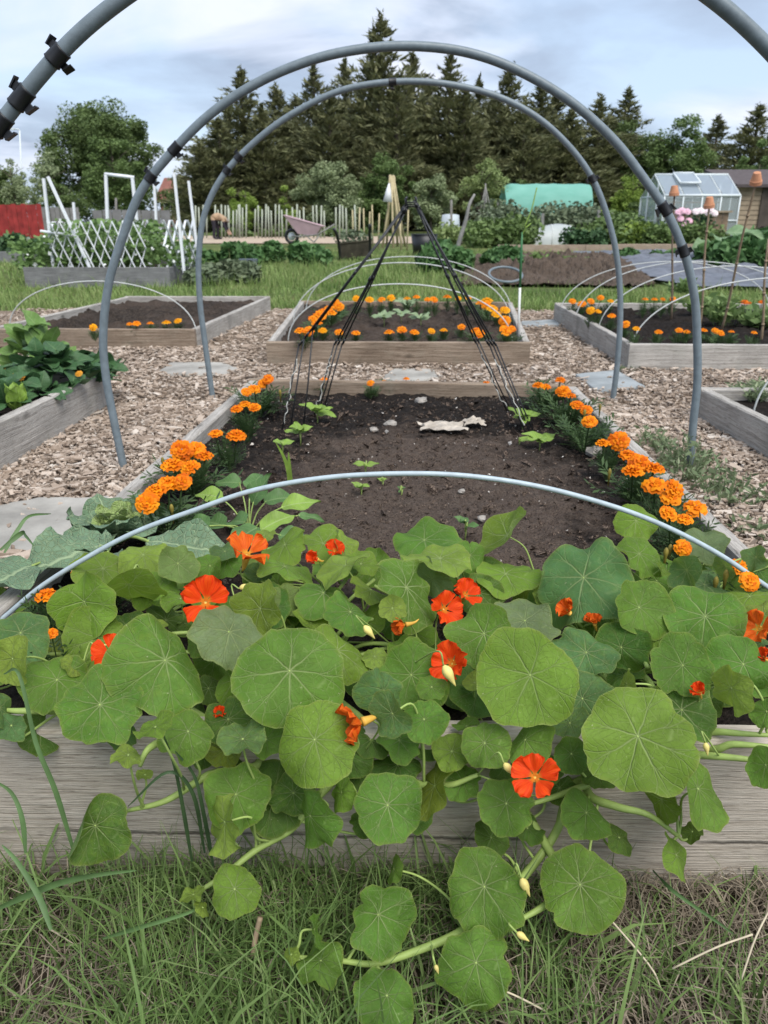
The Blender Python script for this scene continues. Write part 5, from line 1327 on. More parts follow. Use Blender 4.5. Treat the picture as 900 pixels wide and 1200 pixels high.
# ---- the conifer row
def conifer_mesh(ht, rad, seed):
    rng = np.random.default_rng(seed); Cs = []; Ds = []
    m = MB(); m.tube([(0, 0, -.3), (0, 0, ht * .5), (.1, 0, ht * .99)], [ht * .018, ht * .011, .015], 7)
    nb = 210
    for k in range(nb):
        q = (k + rng.uniform(0, 1)) / nb; z = ht * (.03 + .95 * q); L_ = rad * min((1 - q) ** .62, (1 - q) * 1.5) * rng.uniform(.35, 1.5) + .12
        a = rng.uniform(0, 6.28); el = rng.uniform(.25, .85) + .35 * q
        d = np.array([math.cos(a) * math.cos(el), math.sin(a) * math.cos(el), math.sin(el)])
        n = int((14 + 60 * (L_ / rad)) * (1 if q < .7 else .62)); s = rng.uniform(.12, 1, n) ** .75
        P_ = np.array([0, 0, z]) + d * (L_ * s)[:, None] + np.array([0, 0, -1.0]) * (L_ * .28 * s ** 2)[:, None]
        sp = .16 * L_ * (1.25 - s); P_ += rng.normal(0, 1, (n, 3)) * (sp[:, None] * np.array([1, 1, .55]) + .02)
        Cs.append(P_); Ds.append(np.tile(d, (n, 1)) + rng.normal(0, .38, (n, 3)))
    for k in range(30):                                             # thin leader at the top
        q = rng.uniform(.9, 1.02); Cs.append(np.array([[rng.normal(0, .05), rng.normal(0, .05), ht * q]])); Ds.append(np.array([[rng.normal(0, .5), rng.normal(0, .5), 1.0]]))
    C = np.concatenate(Cs); D = np.concatenate(Ds); D /= np.linalg.norm(D, axis=1)[:, None]
    l = rng.uniform(.16, .5, len(C))[:, None]; s = np.cross(D, rng.normal(0, 1, D.shape)); s /= np.linalg.norm(s, axis=1)[:, None]
    w = l * .13
    V = np.stack([C - D * l * .4, C + s * w, C + D * l * .7, C - s * w], 1).reshape(-1, 3)
    return m, V
CTEMP = []
def conifer(u, vtop, Y, wpx, label, k):
    b = PD(u, 255, Y); b.z = zt(Y); ht = PD(u, vtop, Y).z - b.z; rad = wpx / 2 * Y / F
    t = thing('conifer', label, 'conifer', tuple(b), 'row of dark conifers at the end of the allotments')
    i = k % 5
    if len(CTEMP) <= i:
        m, V = conifer_mesh(12.0, 2.9, 700 + i)
        z0 = {'_o': (0, 0, 0)}
        tr = m.build('trunk', BARK); cr = bulk('crown', V, 4, F_CON); CTEMP.append((tr, cr))
        tr.parent = t; cr.parent = t
    else:
        tr, cr = CTEMP[i][0].copy(), CTEMP[i][1].copy(); COL.objects.link(tr); COL.objects.link(cr); tr.parent = t; cr.parent = t
    t.scale = (rad / 2.9, rad / 2.9, ht / 12.0); t.rotation_euler = (0, 0, 1.7 * k)
CON = [(262, 138, 52, 92), (292, 80, 55, 96), (330, 100, 58, 90), (372, 74, 56, 84), (406, 70, 59, 80), (447, 16, 55, 104), (482, 60, 58, 84), (522, 62, 55, 92), (556, 92, 60, 84), (590, 76, 56, 92), (624, 98, 58, 84), (642, 108, 61, 90), (692, 112, 57, 90), (722, 104, 60, 84), (826, 136, 62, 80), (870, 122, 58, 92), (903, 140, 62, 84)]
for k, (u, vt, Y, w) in enumerate(CON):
    lb = 'tallest dark conifer with a double tip, at the middle of the row' if u == 447 else f'dark feathery conifer, {ORD[k] if k < 16 else "last"} from the left in the row behind the allotments'
    if k == 0: lb = 'leftmost dark conifer of the row, its boughs sweeping down to the left'
    conifer(u, vt, Y, w * 1.45, lb, k)
for k, (u, vt, Y, w) in enumerate(((240, 165, 50, 80), (275, 128, 60, 90), (312, 122, 53, 90), (352, 112, 60, 100), (390, 104, 53, 90), (425, 98, 60, 100), (464, 95, 52, 90), (502, 92, 61, 100), (540, 100, 53, 90), (574, 108, 58, 100), (608, 116, 53, 90), (660, 128, 55, 100), (705, 134, 62, 100))):
    conifer(u, vt, Y, w * 1.3, f'lower shaggy conifer, {ORD[k]} from the left among those filling gaps between the tall ones', k + 2)
conifer(438, 30, 55.6, 60, 'narrow dark conifer tip just left of the tallest conifer', 3)

# ---- broadleaf trees and shrubs
T = broad_tree
T('big round dark green tree behind the white trellis at left', 128, 112, 262, 134, 62, F_OAK, 1, 150, 190, .30, low=.10, clr=.24)
T('mid green bushy tree in front of the big round tree', 140, 160, 262, 86, 52, F_MID, 2, 60, 140, .24)
T('thin airy young tree left of the big round tree', 60, 172, 262, 64, 50, F_WIL, 3, 34, 46, .2, clr=.2, power=.8)
T('second airy pale tree near the left picture edge', 22, 178, 262, 50, 52, F_WIL, 4, 30, 60, .2, power=.7)
T('dark bushy tree at the left picture edge behind the red fence', 2, 184, 262, 60, 55, F_OAK, 5, 50, 120, .24)
T('low dark shrub behind the grey fence at left', 80, 205, 268, 60, 46, F_OAK, 6, 40, 110, .2, 'garden_shrub', 'shrub', low=.0)
T('tall dark hedge mass right of the red brick house', 232, 188, 268, 60, 58, F_OAK, 7, 50, 120, .24, 'garden_shrub', 'shrub', low=0)
T('lime green shrub at the foot of the left conifers', 290, 212, 262, 46, 44, F_LIME, 8, 26, 90, .16, 'garden_shrub', 'shrub', low=0)
T('small lime green bush above the pink wheelbarrow', 335, 216, 262, 30, 43, F_LIME, 9, 18, 80, .15, 'garden_shrub', 'shrub', low=0)
T('grey green rounded willow left of the centre', 388, 188, 262, 82, 46, F_WIL, 10, 70, 150, .2, 'willow', 'willow', low=0)
T('fresher green rounded willow at the centre', 450, 183, 262, 80, 48, F_MID, 11, 70, 150, .2, 'willow', 'willow', low=0)
T('low grey green willow right of the black wigwam tip', 505, 205, 262, 66, 46, F_WIL, 12, 50, 130, .2, 'willow', 'willow', low=0)
T('pale apple tree with a leaning stem right of the wigwam', 562, 180, 268, 66, 34, F_APPLE, 13, 40, 70, .15, 'apple_tree', low=.25, clr=.22, power=.7)
T('dark shrub behind the left end of the green polytunnel', 600, 205, 262, 60, 50, F_OAK, 14, 40, 120, .2, 'garden_shrub', 'shrub', low=0)
T('lime green elder right of the green polytunnel', 737, 198, 268, 62, 38, F_LIME, 15, 44, 100, .16, 'elder_bush', 'shrub', low=.0)
T('rounded green tree behind the greenhouse', 788, 138, 262, 84, 56, F_MID, 16, 80, 150, .26, low=.05)
T('bushy green tree between the polytunnel and the greenhouse', 735, 128, 262, 72, 58, F_OAK, 17, 70, 130, .26, low=0)
T('low dark bramble bank between the elder and the greenhouse', 755, 225, 270, 56, 34, F_OAK, 18, 30, 100, .16, 'bramble', 'shrub', low=0)
T('green shrub above the shed roof at the right picture edge', 880, 172, 262, 70, 48, F_MID, 19, 50, 120, .2, 'garden_shrub', 'shrub', low=0)
T('dark leafy tree behind the polytunnel', 672, 150, 262, 110, 60, F_OAK, 20, 90, 150, .26, low=0)
# far hedge closing the gaps
def hedge(u0, u1, vt, Y, label, mat, seed):
    a, b = PD(u0, vt, Y), PD(u1, vt, Y); rng = np.random.default_rng(seed); n = 16000
    x = rng.uniform(a.x, b.x, n); h = a.z - zt(Y); hh = np.array([h * (.82 + .25 * fbm(q * .35, seed)) for q in x]); C = np.stack([x, Y + rng.uniform(-.8, .8, n), zt(Y) + hh * rng.uniform(0, 1, n)], 1)
    tag(bulk('hedge', leaf_quads(rng, C, .3), 4, mat, loc=(a.x, Y, zt(Y))), label, 'hedge', 'far hedges')
hedge(-420, 240, 214, 66, 'long dark hedge beyond the trees at left', F_OAK, 1)
hedge(225, 720, 150, 64, 'dark hedge filling the gaps under the conifers', F_CON, 2)
hedge(680, 1320, 200, 66, 'long dark hedge beyond the trees at right', F_OAK, 3)

# ---- houses
BRICK = simple('red_brick', (.27, .13, .10), .9, .25, 3); TILE = simple('clay_roof_tile', (.20, .085, .065), .9, .25, 4, .3); RENDER_P = simple('pale_render', (.46, .38, .34), .9, .1, 3)
DARKGLASS = simple('dark_window', (.03, .035, .04), .2, .1, 3, 0, .5); WHITEP = simple('white_paint', (.72, .73, .75), .5, .06, 20)
def house(u0, u1, veave, vridge, Y, dep, label, wallm):
    a, b = PD(u0, 262, Y), PD(u1, 262, Y); z0 = zt(Y) - .1; ze = PD(u0, veave, Y).z; zr = PD(u0, vridge, Y).z
    t = thing('brick_house', label, 'house', ((a.x + b.x) / 2, Y, z0), 'brick houses beyond the allotments'); w = b.x - a.x; cx = (a.x + b.x) / 2
    m = MB(); m.box((cx, Y + dep / 2, (z0 + ze) / 2), (w, dep, ze - z0))
    for x in (a.x, b.x): m.add([(x, Y, ze), (x, Y + dep, ze), (x, Y + dep / 2, zr - .1)], [(0, 1, 2)])
    m.build('wall', wallm, t, smooth=False); m = MB(); o = .35
    for s in (-1, 1):
        e = Vector((0, Y + dep / 2 + s * (dep / 2 + o), ze - .2)); r = Vector((0, Y + dep / 2, zr))
        vs = [(a.x - o, e.y, e.z), (b.x + o, e.y, e.z), (b.x + o, r.y, r.z), (a.x - o, r.y, r.z)]
        m.add(vs + [(p[0], p[1], p[2] + .15) for p in vs], [(0, 1, 2, 3), (4, 5, 6, 7), (0, 1, 5, 4), (1, 2, 6, 5), (2, 3, 7, 6), (3, 0, 4, 7)])
    rf = m.build('roof', TILE, t, smooth=False); m = MB(); xc = cx + w * .32
    m.box((xc, Y + dep / 2, zr + .35), (.9, .7, 1.5)); m.box((xc, Y + dep / 2, zr + 1.12), (1.05, .85, .12))
    for q in (-.25, .25): m.tube([(xc + q, Y + dep / 2, zr + 1.1), (xc + q, Y + dep / 2, zr + 1.5)], .13, 8)
    m.build('chimney', BRICK, rf, smooth=False)
    for q in (-.28, .22):
        m = MB(); x = cx + w * q; z = (z0 + ze) / 2 + .6
        for dx, dz, sx, sz in ((-.55, 0, .08, 1.3), (.55, 0, .08, 1.3), (0, .62, 1.1, .08), (0, -.62, 1.1, .1), (0, 0, .06, 1.2)): m.box((x + dx, Y - .03, z + dz), (sx, .08, sz))
        f = m.build('window', WHITEP, t, smooth=False); m = MB(); m.box((x, Y - .012, z), (1.06, .03, 1.2)); m.build('pane', DARKGLASS, f, smooth=False)
house(190, 242, 232, 208, 74, 7, 'red brick house with tiled roof and chimney showing between the trees and conifers', BRICK)

# ---- red and grey fences, sheds
RED = simple('red_paint', (.30, .035, .032), .7, .35, 5); GREYF = simple('grey_fence_board', (.18, .175, .17), .9, .25, 6, .3); DKW = simple('dark_stained_board', (.075, .06, .05), .85, .3, 6, .3)
SHEDW = simple('tan_shed_board', (.30, .235, .165), .85, .2, 5, .3); FELT = simple('roof_felt', (.085, .07, .07), .95, .25, 8, .4)
def fence(u0, u1, vt, Y0, Y1, label, mat, name, cat, bw=.15, gap=.012, z0=None):
    a, b = PD(u0, vt, Y0), PD(u1, vt, Y1); a = Vector((a.x, Y0, 0)); b = Vector((b.x, Y1, 0)); d = b - a; L_ = d.length; d.normalize(); nn = Vector((-d.y, d.x, 0))
    zt_ = PD(u0, vt, Y0).z; zb = zt(Y0) if z0 is None else z0; t = thing(name, label, cat, ((a.x + b.x) / 2, (a.y + b.y) / 2, zb)); Mx = Matrix((d, nn, (0, 0, 1))).transposed()
    m = MB(); k = 0.0; rn = random.Random(u0)
    while k < L_ - bw * .5:
        h = zt_ - zb + rn.uniform(-.02, .02); p = a + d * (k + bw / 2) + nn * (.01 * (int(k / bw) % 2)); m.box((p.x, p.y, zb + h / 2), (bw - gap, .02, h), Mx); k += bw
    m.build('palings', mat, t, smooth=False)
    for z in (.3, .85):
        m = MB(); p = (a + b) / 2 + nn * .045; m.box((p.x, p.y, zb + (zt_ - zb) * z), (L_, .045, .08), Mx); m.build('rail', mat, t, smooth=False)
    return t
fence(-60, 45, 240, 24.5, 23.6, 'bright red boarded fence panel at the left picture edge', RED, 'boarded_fence', 'fence', .17, .015)
fence(46, 93, 243, 25, 26, 'weathered dark grey board fence right of the red one', GREYF, 'boarded_fence', 'fence', .16, .02)
fence(108, 200, 246, 34, 34, 'low grey wall of panels behind the white trellis', simple('grey_panel', (.15, .155, .155), .85, .25, 2), 'panel_fence', 'fence', .4, .03)
fence(-400, -55, 246, 40, 40, 'dark fence far off beyond the left picture edge', GREYF, 'boarded_fence', 'fence', .2, .02)
# brown shed, greenhouse
def shed(u0, u1, vt, vr, Y, dep, label):
    a, b = PD(u0, vt, Y), PD(u1, vt, Y); z0 = zt(Y); ze = a.z; zr = PD(u0, vr, Y).z; t = thing('garden_shed', label, 'shed', ((a.x + b.x) / 2, Y, z0))
    m = MB(); n = 12; h = (ze - z0) / n; w = b.x - a.x; cx = (a.x + b.x) / 2
    for k in range(n): m.box((cx, Y + dep / 2, z0 + h * (k + .5)), (w + .0 + (.03 if k % 1 == 0 else 0), dep, h * .97), Matrix.Rotation(0, 3, 'X'))
    for k in range(n): m.box((cx, Y - .03, z0 + h * (k + .48)), (w, .022, h * .92), Matrix.Rotation(-.12, 3, 'X'))
    m.build('wall', SHEDW, t, smooth=False); m = MB()
    vs = [(a.x - .25, Y - .3, ze - .05), (b.x + .25, Y - .3, ze - .05), (b.x + .25, Y + dep + .2, zr), (a.x - .25, Y + dep + .2, zr)]
    m.add(vs + [(p[0], p[1], p[2] + .09) for p in vs], [(0, 1, 2, 3), (7, 6, 5, 4), (0, 1, 5, 4), (1, 2, 6, 5), (2, 3, 7, 6), (3, 0, 4, 7)]); m.build('roof', FELT, t, smooth=False)
    m = MB(); m.box((cx - w * .18, Y - .075, z0 + .9), (.75, .04, 1.7)); d = m.build('door', DKW, t, smooth=False); m = MB(); m.box((cx - w * .18 + .28, Y - .11, z0 + .9), (.03, .04, .15)); m.build('handle', BLACK, d, smooth=False)
shed(868, 990, 218, 196, 27, 2.4, 'tan boarded shed with a dark felt roof at the right edge')
def glass_mat():
    b = NB('greenhouse_glass', .15, .5); b.base((.50, .57, .58)); b.p.inputs['Alpha'].default_value = .24; return b.m
GLASS = glass_mat(); ALU = simple('aluminium_bar', (.62, .67, .68), .45, .08, 20); ROOFG = NB('greenhouse_roof_glass', .18, .5); ROOFG.base((.33, .39, .45)); ROOFG.p.inputs['Alpha'].default_value = .65; ROOFG = ROOFG.m
def greenhouse():
    Y = 25.0; z0 = zt(Y); a, b = PD(778, 233, Y), PD(868, 229, Y); ze = PD(800, 229, Y).z; zr = PD(800, 202, Y).z; dep = 2.3
    x0, x1 = a.x + .02, b.x; t = thing('greenhouse', 'aluminium framed glass greenhouse with an opening roof light', 'greenhouse', ((x0 + x1) / 2, Y, z0), None); r = .022
    ym = Y + dep / 2; m = MB()
    for y in (Y, Y + dep):
        for k in range(5):
            x = x0 + (x1 - x0) * k / 4; m.tube([(x, y, z0), (x, y, ze)], r, 6); m.tube([(x, y, ze), (x, ym, zr)], r * .8, 6)
        for z in (z0 + .05, ze, z0 + (ze - z0) * .5): m.tube([(x0, y, z), (x1, y, z)], r * (1.6 if z == ze else 1), 6)
    m.tube([(x0, ym, zr), (x1, ym, zr)], r * 1.6, 6)
    for x in (x0, x1):
        for y in (Y + dep * .3, Y + dep * .7): m.tube([(x, y, z0), (x, y, ze + (zr - ze) * .6)], r, 6)
        m.tube([(x, Y, ze), (x, Y + dep, ze)], r, 6)
    m.build('frame', ALU, t)
    m = MB()
    for k in range(4):
        xa, xb = x0 + (x1 - x0) * k / 4 + .03, x0 + (x1 - x0) * (k + 1) / 4 - .03
        for y in (Y + .01, Y + dep - .01): m.box(((xa + xb) / 2, y, (z0 + ze) / 2), (xb - xa, .006, ze - z0 - .06))
    for x in (x0 + .01, x1 - .01): m.add([(x, Y + .02, z0 + .03), (x, Y + dep - .02, z0 + .03), (x, Y + dep - .02, ze), (x, ym, zr - .04), (x, Y + .02, ze)], [(0, 1, 2, 3, 4)])
    m.build('wall_glass', GLASS, t, smooth=False); m = MB()
    for s in (0, 1):
        y = Y + dep * s
        for k in range(4):
            xa, xb = x0 + (x1 - x0) * k / 4 + .03, x0 + (x1 - x0) * (k + 1) / 4 - .03
            vs = [(xa, y, ze + .02), (xb, y, ze + .02), (xb, ym, zr), (xa, ym, zr)]; m.add(vs, [(0, 1, 2, 3)])
    m.build('roof_glass', ROOFG, t, smooth=False)
    xa, xb = x0 + (x1 - x0) * .25, x0 + (x1 - x0) * .52; m = MB(); p0 = Vector((0, Y + dep * .18, ze + (zr - ze) * .36 + .14)); p1 = Vector((0, ym, zr + .05))
    for A_, B_ in (((xa, p0), (xb, p0)), ((xa, p1), (xb, p1)), ((xa, p0), (xa, p1)), ((xb, p0), (xb, p1))): m.tube([(A_[0], A_[1].y, A_[1].z), (B_[0], B_[1].y, B_[1].z)], r * 1.3, 6)
    v_ = m.build('roof_light', ALU, t); m = MB(); m.add([(xa, p0.y, p0.z), (xb, p0.y, p0.z), (xb, p1.y, p1.z), (xa, p1.y, p1.z)], [(0, 1, 2, 3)]); m.build('pane', ROOFG, v_, smooth=False)
    # staging inside
    for k, (q, zz) in enumerate(((.5, .75), (.5, 1.25))):
        tag_o = MB(); tag_o.box((x0 + (x1 - x0) * .55, Y + dep * .6, z0 + zz), ((x1 - x0) * .8, .45, .04))
        for sx in (.2, .55, .9): tag_o.box((x0 + (x1 - x0) * sx, Y + dep * .75, z0 + zz / 2), (.05, .05, zz - .05))
        tag(tag_o.build('staging_bench', SHEDW, loc=(x0, Y, z0), smooth=False), ('lower' if k == 0 else 'upper') + ' wooden staging shelf inside the greenhouse', 'bench', 'greenhouse staging')
greenhouse()
# wooden tub before the greenhouse and pink peonies
Y = 23.2; b = PD(820, 275, Y); b.z = zt(Y); t = thing('wooden_crate', 'brown boarded crate in front of the greenhouse below the pink blooms', 'crate', tuple(b)); m = MB(); top = PD(820, 249, Y).z
for k in range(9): m.box((b.x - .70 + .17 * k, b.y, (b.z + top) / 2), (.155, .03, top - b.z))
m.build('palings', simple('brown_crate_board', (.20, .145, .10), .9, .3, 6, .3), t, smooth=False); m = MB(); m.box((b.x, b.y + .35, top + .02), (1.62, .85, .05)); m.build('lid', SHEDW, t, smooth=False)
PINK = simple('pink_petal', (.74, .45, .55), .6, .15, 20); PALEP = simple('pale_pink_petal', (.80, .68, .70), .6, .12, 20)
def blooms(parent, pts, rad, mat):
    for k, p in enumerate(pts):
        m0 = marigold_head(rad, 40 + k, True); m = MB(); m.add([Vector(p) + Matrix.Rotation(.9, 3, 'X') @ Vector(q) * 1.0 for q in m0.v], m0.f); m.build('flower', mat, parent)
for k, (us, lb, mt) in enumerate((([(798, 255), (806, 247), (808, 258), (800, 246), (803, 262), (796, 248)], 'clump of pink peonies left of the crate before the greenhouse', PINK), ([(816, 247), (822, 246), (829, 248), (834, 246), (838, 249), (833, 244)], 'row of pale pink peonies over the crate before the greenhouse', PALEP))):
    Y = 22.6; c = PD(us[0][0] + 3, 276, Y); c.z = zt(Y); t = thing('peony', lb, 'peony', tuple(c), 'peonies before the greenhouse'); rng = np.random.default_rng(k)
    P_ = [PD(u, v, Y - .25) for u, v in us]; cx = sum(p.x for p in P_) / len(P_)
    C = np.stack([rng.normal(cx, .18, 500), rng.normal(Y, .15, 500), rng.uniform(c.z, P_[0].z - .05, 500)], 1); bulk('foliage', leaf_quads(rng, C, .13), 4, F_DARK, t); blooms(t, P_, .095, mt)
# green polytunnel
GREENP = NB('green_netting', .7, .2); GREENP.base(GREENP.ramp(GREENP.noise(GREENP.pos((1, 1, 3)), 1.2, 4), [(.3, (.16, .40, .32)), (.7, (.22, .47, .39))])); GREENP.translucent((.12, .45, .33), .2); GREENP = GREENP.m
def tunnel():
    Y = 33.0; z0 = zt(Y); zt2 = PD(640, 214, Y).z; xl, xr = PD(595, 214, Y).x, PD(698, 214, Y).x; y0, y1 = Y, Y + 2.2
    t = thing('polytunnel', 'low polytunnel covered in mint green netting', 'polytunnel', ((xl + xr) / 2, Y, z0)); m = MB(); n = 14; vs = []; K = 24
    def arc(x, k): a = math.pi * k / n; return (x, Y + 1.1 - 1.1 * math.cos(a), z0 + (zt2 - z0) * math.sin(a) ** .6 + .03 * fbm(x * 2.2, k * .6, 4) + .015 * math.sin(x * 7 + k * .4))
    for i in range(K + 1):
        x = xl + .25 + (xr - xl - .25) * i / K
        for k in range(n + 1): vs.append(arc(x, k))
    m.add(vs, [(i * (n + 1) + k, (i + 1) * (n + 1) + k, (i + 1) * (n + 1) + k + 1, i * (n + 1) + k + 1) for i in range(K) for k in range(n)]); m.build('cover', GREENP, t)
    m = MB(); e = [arc(xl + .25, k) for k in range(n + 1)]; e2 = [(xl + .02 * math.sin(k), p[1], z0 + (p[2] - z0) * .97) for k, p in enumerate(e)]
    m.add(e + e2, [(k, k + 1, n + 2 + k, n + 1 + k) for k in range(n)] + [tuple(range(2 * n + 1, n, -1))]); m.build('end_sheet', GREENP, t, smooth=False); m = MB(); m.add([arc(xr, k) for k in range(n + 1)], [tuple(range(n + 1))]); m.build('end_sheet', GREENP, t, smooth=False)
tunnel()
# white cloche
CLO = NB('cloche_sheet', .35, .4); CLO.base((.66, .70, .70)); CLO.p.inputs['Alpha'].default_value = .55; CLO = CLO.m
Y = 24.0; z0 = zt(Y); a, b = PD(620, 262, Y), PD(670, 262, Y); top = PD(650, 262, Y).z; m = MB(); vs = []; n = 10
t = thing('cloche', 'clear plastic tunnel cloche before the green polytunnel', 'cloche', ((a.x + b.x) / 2, Y, z0))
for i in range(9):
    q = i / 8; rr = .62 * math.sin(math.pi * (.12 + .55 * q)) ** .6
    for k in range(n + 1): an = math.pi * k / n; vs.append((a.x + (b.x - a.x) * q + .04 * math.sin(an), Y + .4 * q - rr * math.cos(an), z0 + (top - z0) * (rr / .62) * math.sin(an) ** .8 + .02 * fbm(q * 5, an * 2, 3)))
m.add(vs, [(i * (n + 1) + k, i * (n + 1) + k + 1, (i + 1) * (n + 1) + k + 1, (i + 1) * (n + 1) + k) for i in range(8) for k in range(n)]); m.build('cover', CLO, t)
m = MB()
for i in (0, 4, 8): m.tube(vs[i * (n + 1):(i + 1) * (n + 1)], .015, 6)
m.build('hoops', WIRE, t)
# ---- sleepers, dug earth, membrane
SLEEP = wood('sleeper_timber', (.42, .34, .27), (.33, .25, .19), (.2, .15, .11), bump=.4)
def sleeper(u0, u1, v, Y, hgt, label):
    a, b = PD(u0, v, Y), PD(u1, v, Y); t = thing('timber_edging', label, 'timber edging', ((a.x + b.x) / 2, Y, zt(Y)), 'timber edging boards along the far path')
    n = max(1, round((b.x - a.x) / 2.4)); 
    for k in range(n): board(t, 'plank', (a.x + (b.x - a.x) * k / n, Y), (a.x + (b.x - a.x) * (k + 1) / n - .01, Y), .06, zt(Y) - .02, zt(Y) + hgt, SLEEP, k + u0)
sleeper(584, 790, 285, 19.5, .17, 'long pale timber edging in front of the cloche and green polytunnel')
sleeper(720, 1000, 289, 20.5, .16, 'pale timber edging running behind the black membrane at right')
FARPATH = simple('far_chip_path', (.40, .315, .235), .95, .2, 4)
def patch(name, px, z, mat, kind='structure', amp=0.0, scale=3, nx=40, ny=16, seed=0, dz=0, clods=False):
    """sheet on the ground through four picture corners (far-left, far-right, near-right, near-left)"""
    q = [PZ(u, v, zt_) for (u, v), zt_ in zip(px, z)]; V = []; rn = np.random.default_rng(seed)
    for j in range(ny + 1):
        for i in range(nx + 1):
            a, b = i / nx, j / ny; p = q[0] * (1 - a) * (1 - b) + q[1] * a * (1 - b) + q[2] * a * b + q[3] * (1 - a) * b
            w = .06 * (1 if j in (0, ny) else 0) + .06 * (1 if i in (0, nx) else 0)
            e = min(i / nx, 1 - i / nx, (j / ny), (1 - j / ny)) * 5
            V.append((p.x + w * 3 * fbm(p.x * 2, p.y * 2, seed), p.y + w * 4 * fbm(p.x * 2 + 7, p.y, seed), zt(p.y) + .022 + dz + amp * min(1, e) * (.45 + .55 * fbm(p.x * scale, p.y * scale, seed)) + (.13 * min(1, e) * max(0, abs(fbm(p.x * 3.1, p.y * 3.1, 9, 3)) - .12) + .05 * abs(fbm(p.x * 14, p.y * 14, 3, 2)) if clods else 0)))
    Fc = [(j * (nx + 1) + i, (j + 1) * (nx + 1) + i, (j + 1) * (nx + 1) + i + 1, j * (nx + 1) + i + 1) for j in range(ny) for i in range(nx)]
    o = bulk_idx(name, V, Fc, mat, smooth=False); o['kind'] = kind; return o
patch('far_path', [(-200, 277.5), (520, 279), (560, 286), (-200, 286)], [.13, .13, .12, .12], FARPATH, nx=60)
patch('dug_soil', [(548, 303), (742, 304), (770, 336), (540, 336)], [.06] * 4, SOIL_DUG, amp=.15, scale=7, nx=260, ny=130, seed=4, clods=True)
MEMB = simple('weed_membrane', (.105, .11, .128), .5, .35, 3, .3, .5)
def membrane():
    o = patch('weed_membrane', [(668, 298), (960, 300), (985, 342), (800, 338)], [.07] * 4, MEMB, None, amp=.16, scale=2.6, nx=120, ny=70, seed=8, dz=.03)
    del o['kind']; tag(o, 'crumpled black weed membrane spread over the ground at right', 'weed membrane')
membrane()
m = MB(); c = PZ(592, 331, .1); m.tube([c + Vector((.19 * math.cos(a), .22 * math.sin(a), .09 + .07 * math.sin(a))) for a in np.linspace(0, 6.2, 30)], .014, 8)
tag(m.build('hose_ring', PIPE, loc=tuple(c)), 'grey hose ring lying at the near edge of the dug earth', 'hose')
board_t = thing('plank', 'yellowish plank lying in the grass behind the blue slab', 'plank', tuple(PZ(660, 366, .07)))
a, b = PZ(600, 371, .085), PZ(650, 367, .085); m = MB(); d = (b - a); m.box((a + b) / 2, (d.length, .09, .03), Matrix.Rotation(math.atan2(d.y, d.x), 3, 'Z')); m.build('board', SLEEP, board_t, smooth=False)

# ---- white trellis bed
WHITE = simple('white_plastic_slat', (.74, .76, .79), .45, .05, 30)
tt = 'white posts round the pea bed'
def post(a, b, r, label, name='white_post', parent=None, group=tt, mat=None):
    m = MB(); m.box((a + b) / 2, (r * 2, r * 2, (b - a).length), (b - a).to_track_quat('Z', 'Y').to_matrix())
    o = m.build(name, mat or WHITE, parent, smooth=False, loc=None if parent else tuple(a))
    if not parent: tag(o, label, 'post', group)
    return o
for (u0, v0, u1, v1, Y, lb) in ((51, 209, 63, 316, 9.45, 'leftmost white post of the pea bed'), (56, 207, 109, 322, 9.35, 'white brace leaning down to the right from the leftmost post'), (86, 237, 91, 290, 10.9, 'short white post behind the left part of the lattice'),
                               (180, 199, 186, 316, 10.7, 'white post with a knob behind the middle pipe hoop'), (204, 202, 216, 320, 9.4, 'tall white post near the right front corner of the pea bed'), (221, 212, 234, 314, 10.1, 'white post at the right rear corner of the pea bed')):
    post(PD(u1, v1, Y), PD(u0, v0, Y), .014, lb)
t = thing('goalpost', 'white goalpost-shaped frame rising above the middle of the lattice', 'frame', tuple(PD(145, 315, 10.4)), tt)
post(PD(128, 315, 10.4), PD(124, 203, 10.4), .017, '', 'post', t); post(PD(166, 315, 10.4), PD(155, 207, 10.4), .017, '', 'post', t)
a, b = PD(123, 204, 10.4), PD(157, 208, 10.4); m = MB(); m.tube([a, b], .02, 8); m.build('crossbar', WHITE, t)
def lattice(A_, B_, hgt, zb, n, label, lean=0.0):
    """expanding trellis: slats riveted crosswise between A and B"""
    A_, B_ = Vector(A_), Vector(B_); d = B_ - A_; L_ = d.length; d.normalize(); nn = Vector((-d.y, d.x, 0)); step = L_ / n; t = thing('lattice_trellis', label, 'trellis', (A_.x, A_.y, zb), 'white expanding trellis panels')
    run = step * 2
    for s in (1, -1):
        m = MB()
        for k in range(-2, n + 1):
            x0 = k * step; x1 = x0 + run
            za, zb2 = (0, hgt) if s > 0 else (hgt, 0)
            p0 = [x0, za]; p1 = [x1, zb2]
            c0, c1 = max(0, x0), min(L_, x1)
            if c1 - c0 < .05: continue
            q = lambda x: za + (zb2 - za) * (x - x0) / run
            P0 = A_ + d * c0 + Vector((0, 0, zb - A_.z + q(c0))) + nn * (.012 * s); P1 = A_ + d * c1 + Vector((0, 0, zb - A_.z + q(c1))) + nn * (.012 * s)
            m.box((P0 + P1) / 2, (.024, .008, (P1 - P0).length), (P1 - P0).to_track_quat('Z', 'Y').to_matrix())
        m.build('slats', WHITE, t, smooth=False)
    return t
def lat(u0, Y0, u1, Y1, vt, vb, n, label):
    A_, B_ = PD(u0, vb, Y0), PD(u1, vb, Y1); top = PD(u0, vt, Y0).z; lattice((A_.x, A_.y, A_.z), (B_.x, B_.y, A_.z), top - A_.z, A_.z, n, label)
lat(66, 9.38, 174, 9.42, 259, 320, 9, 'front white lattice panel across the middle of the pea bed')
lat(62, 9.5, 92, 10.8, 260, 312, 4, 'white lattice panel on the left side of the pea bed')
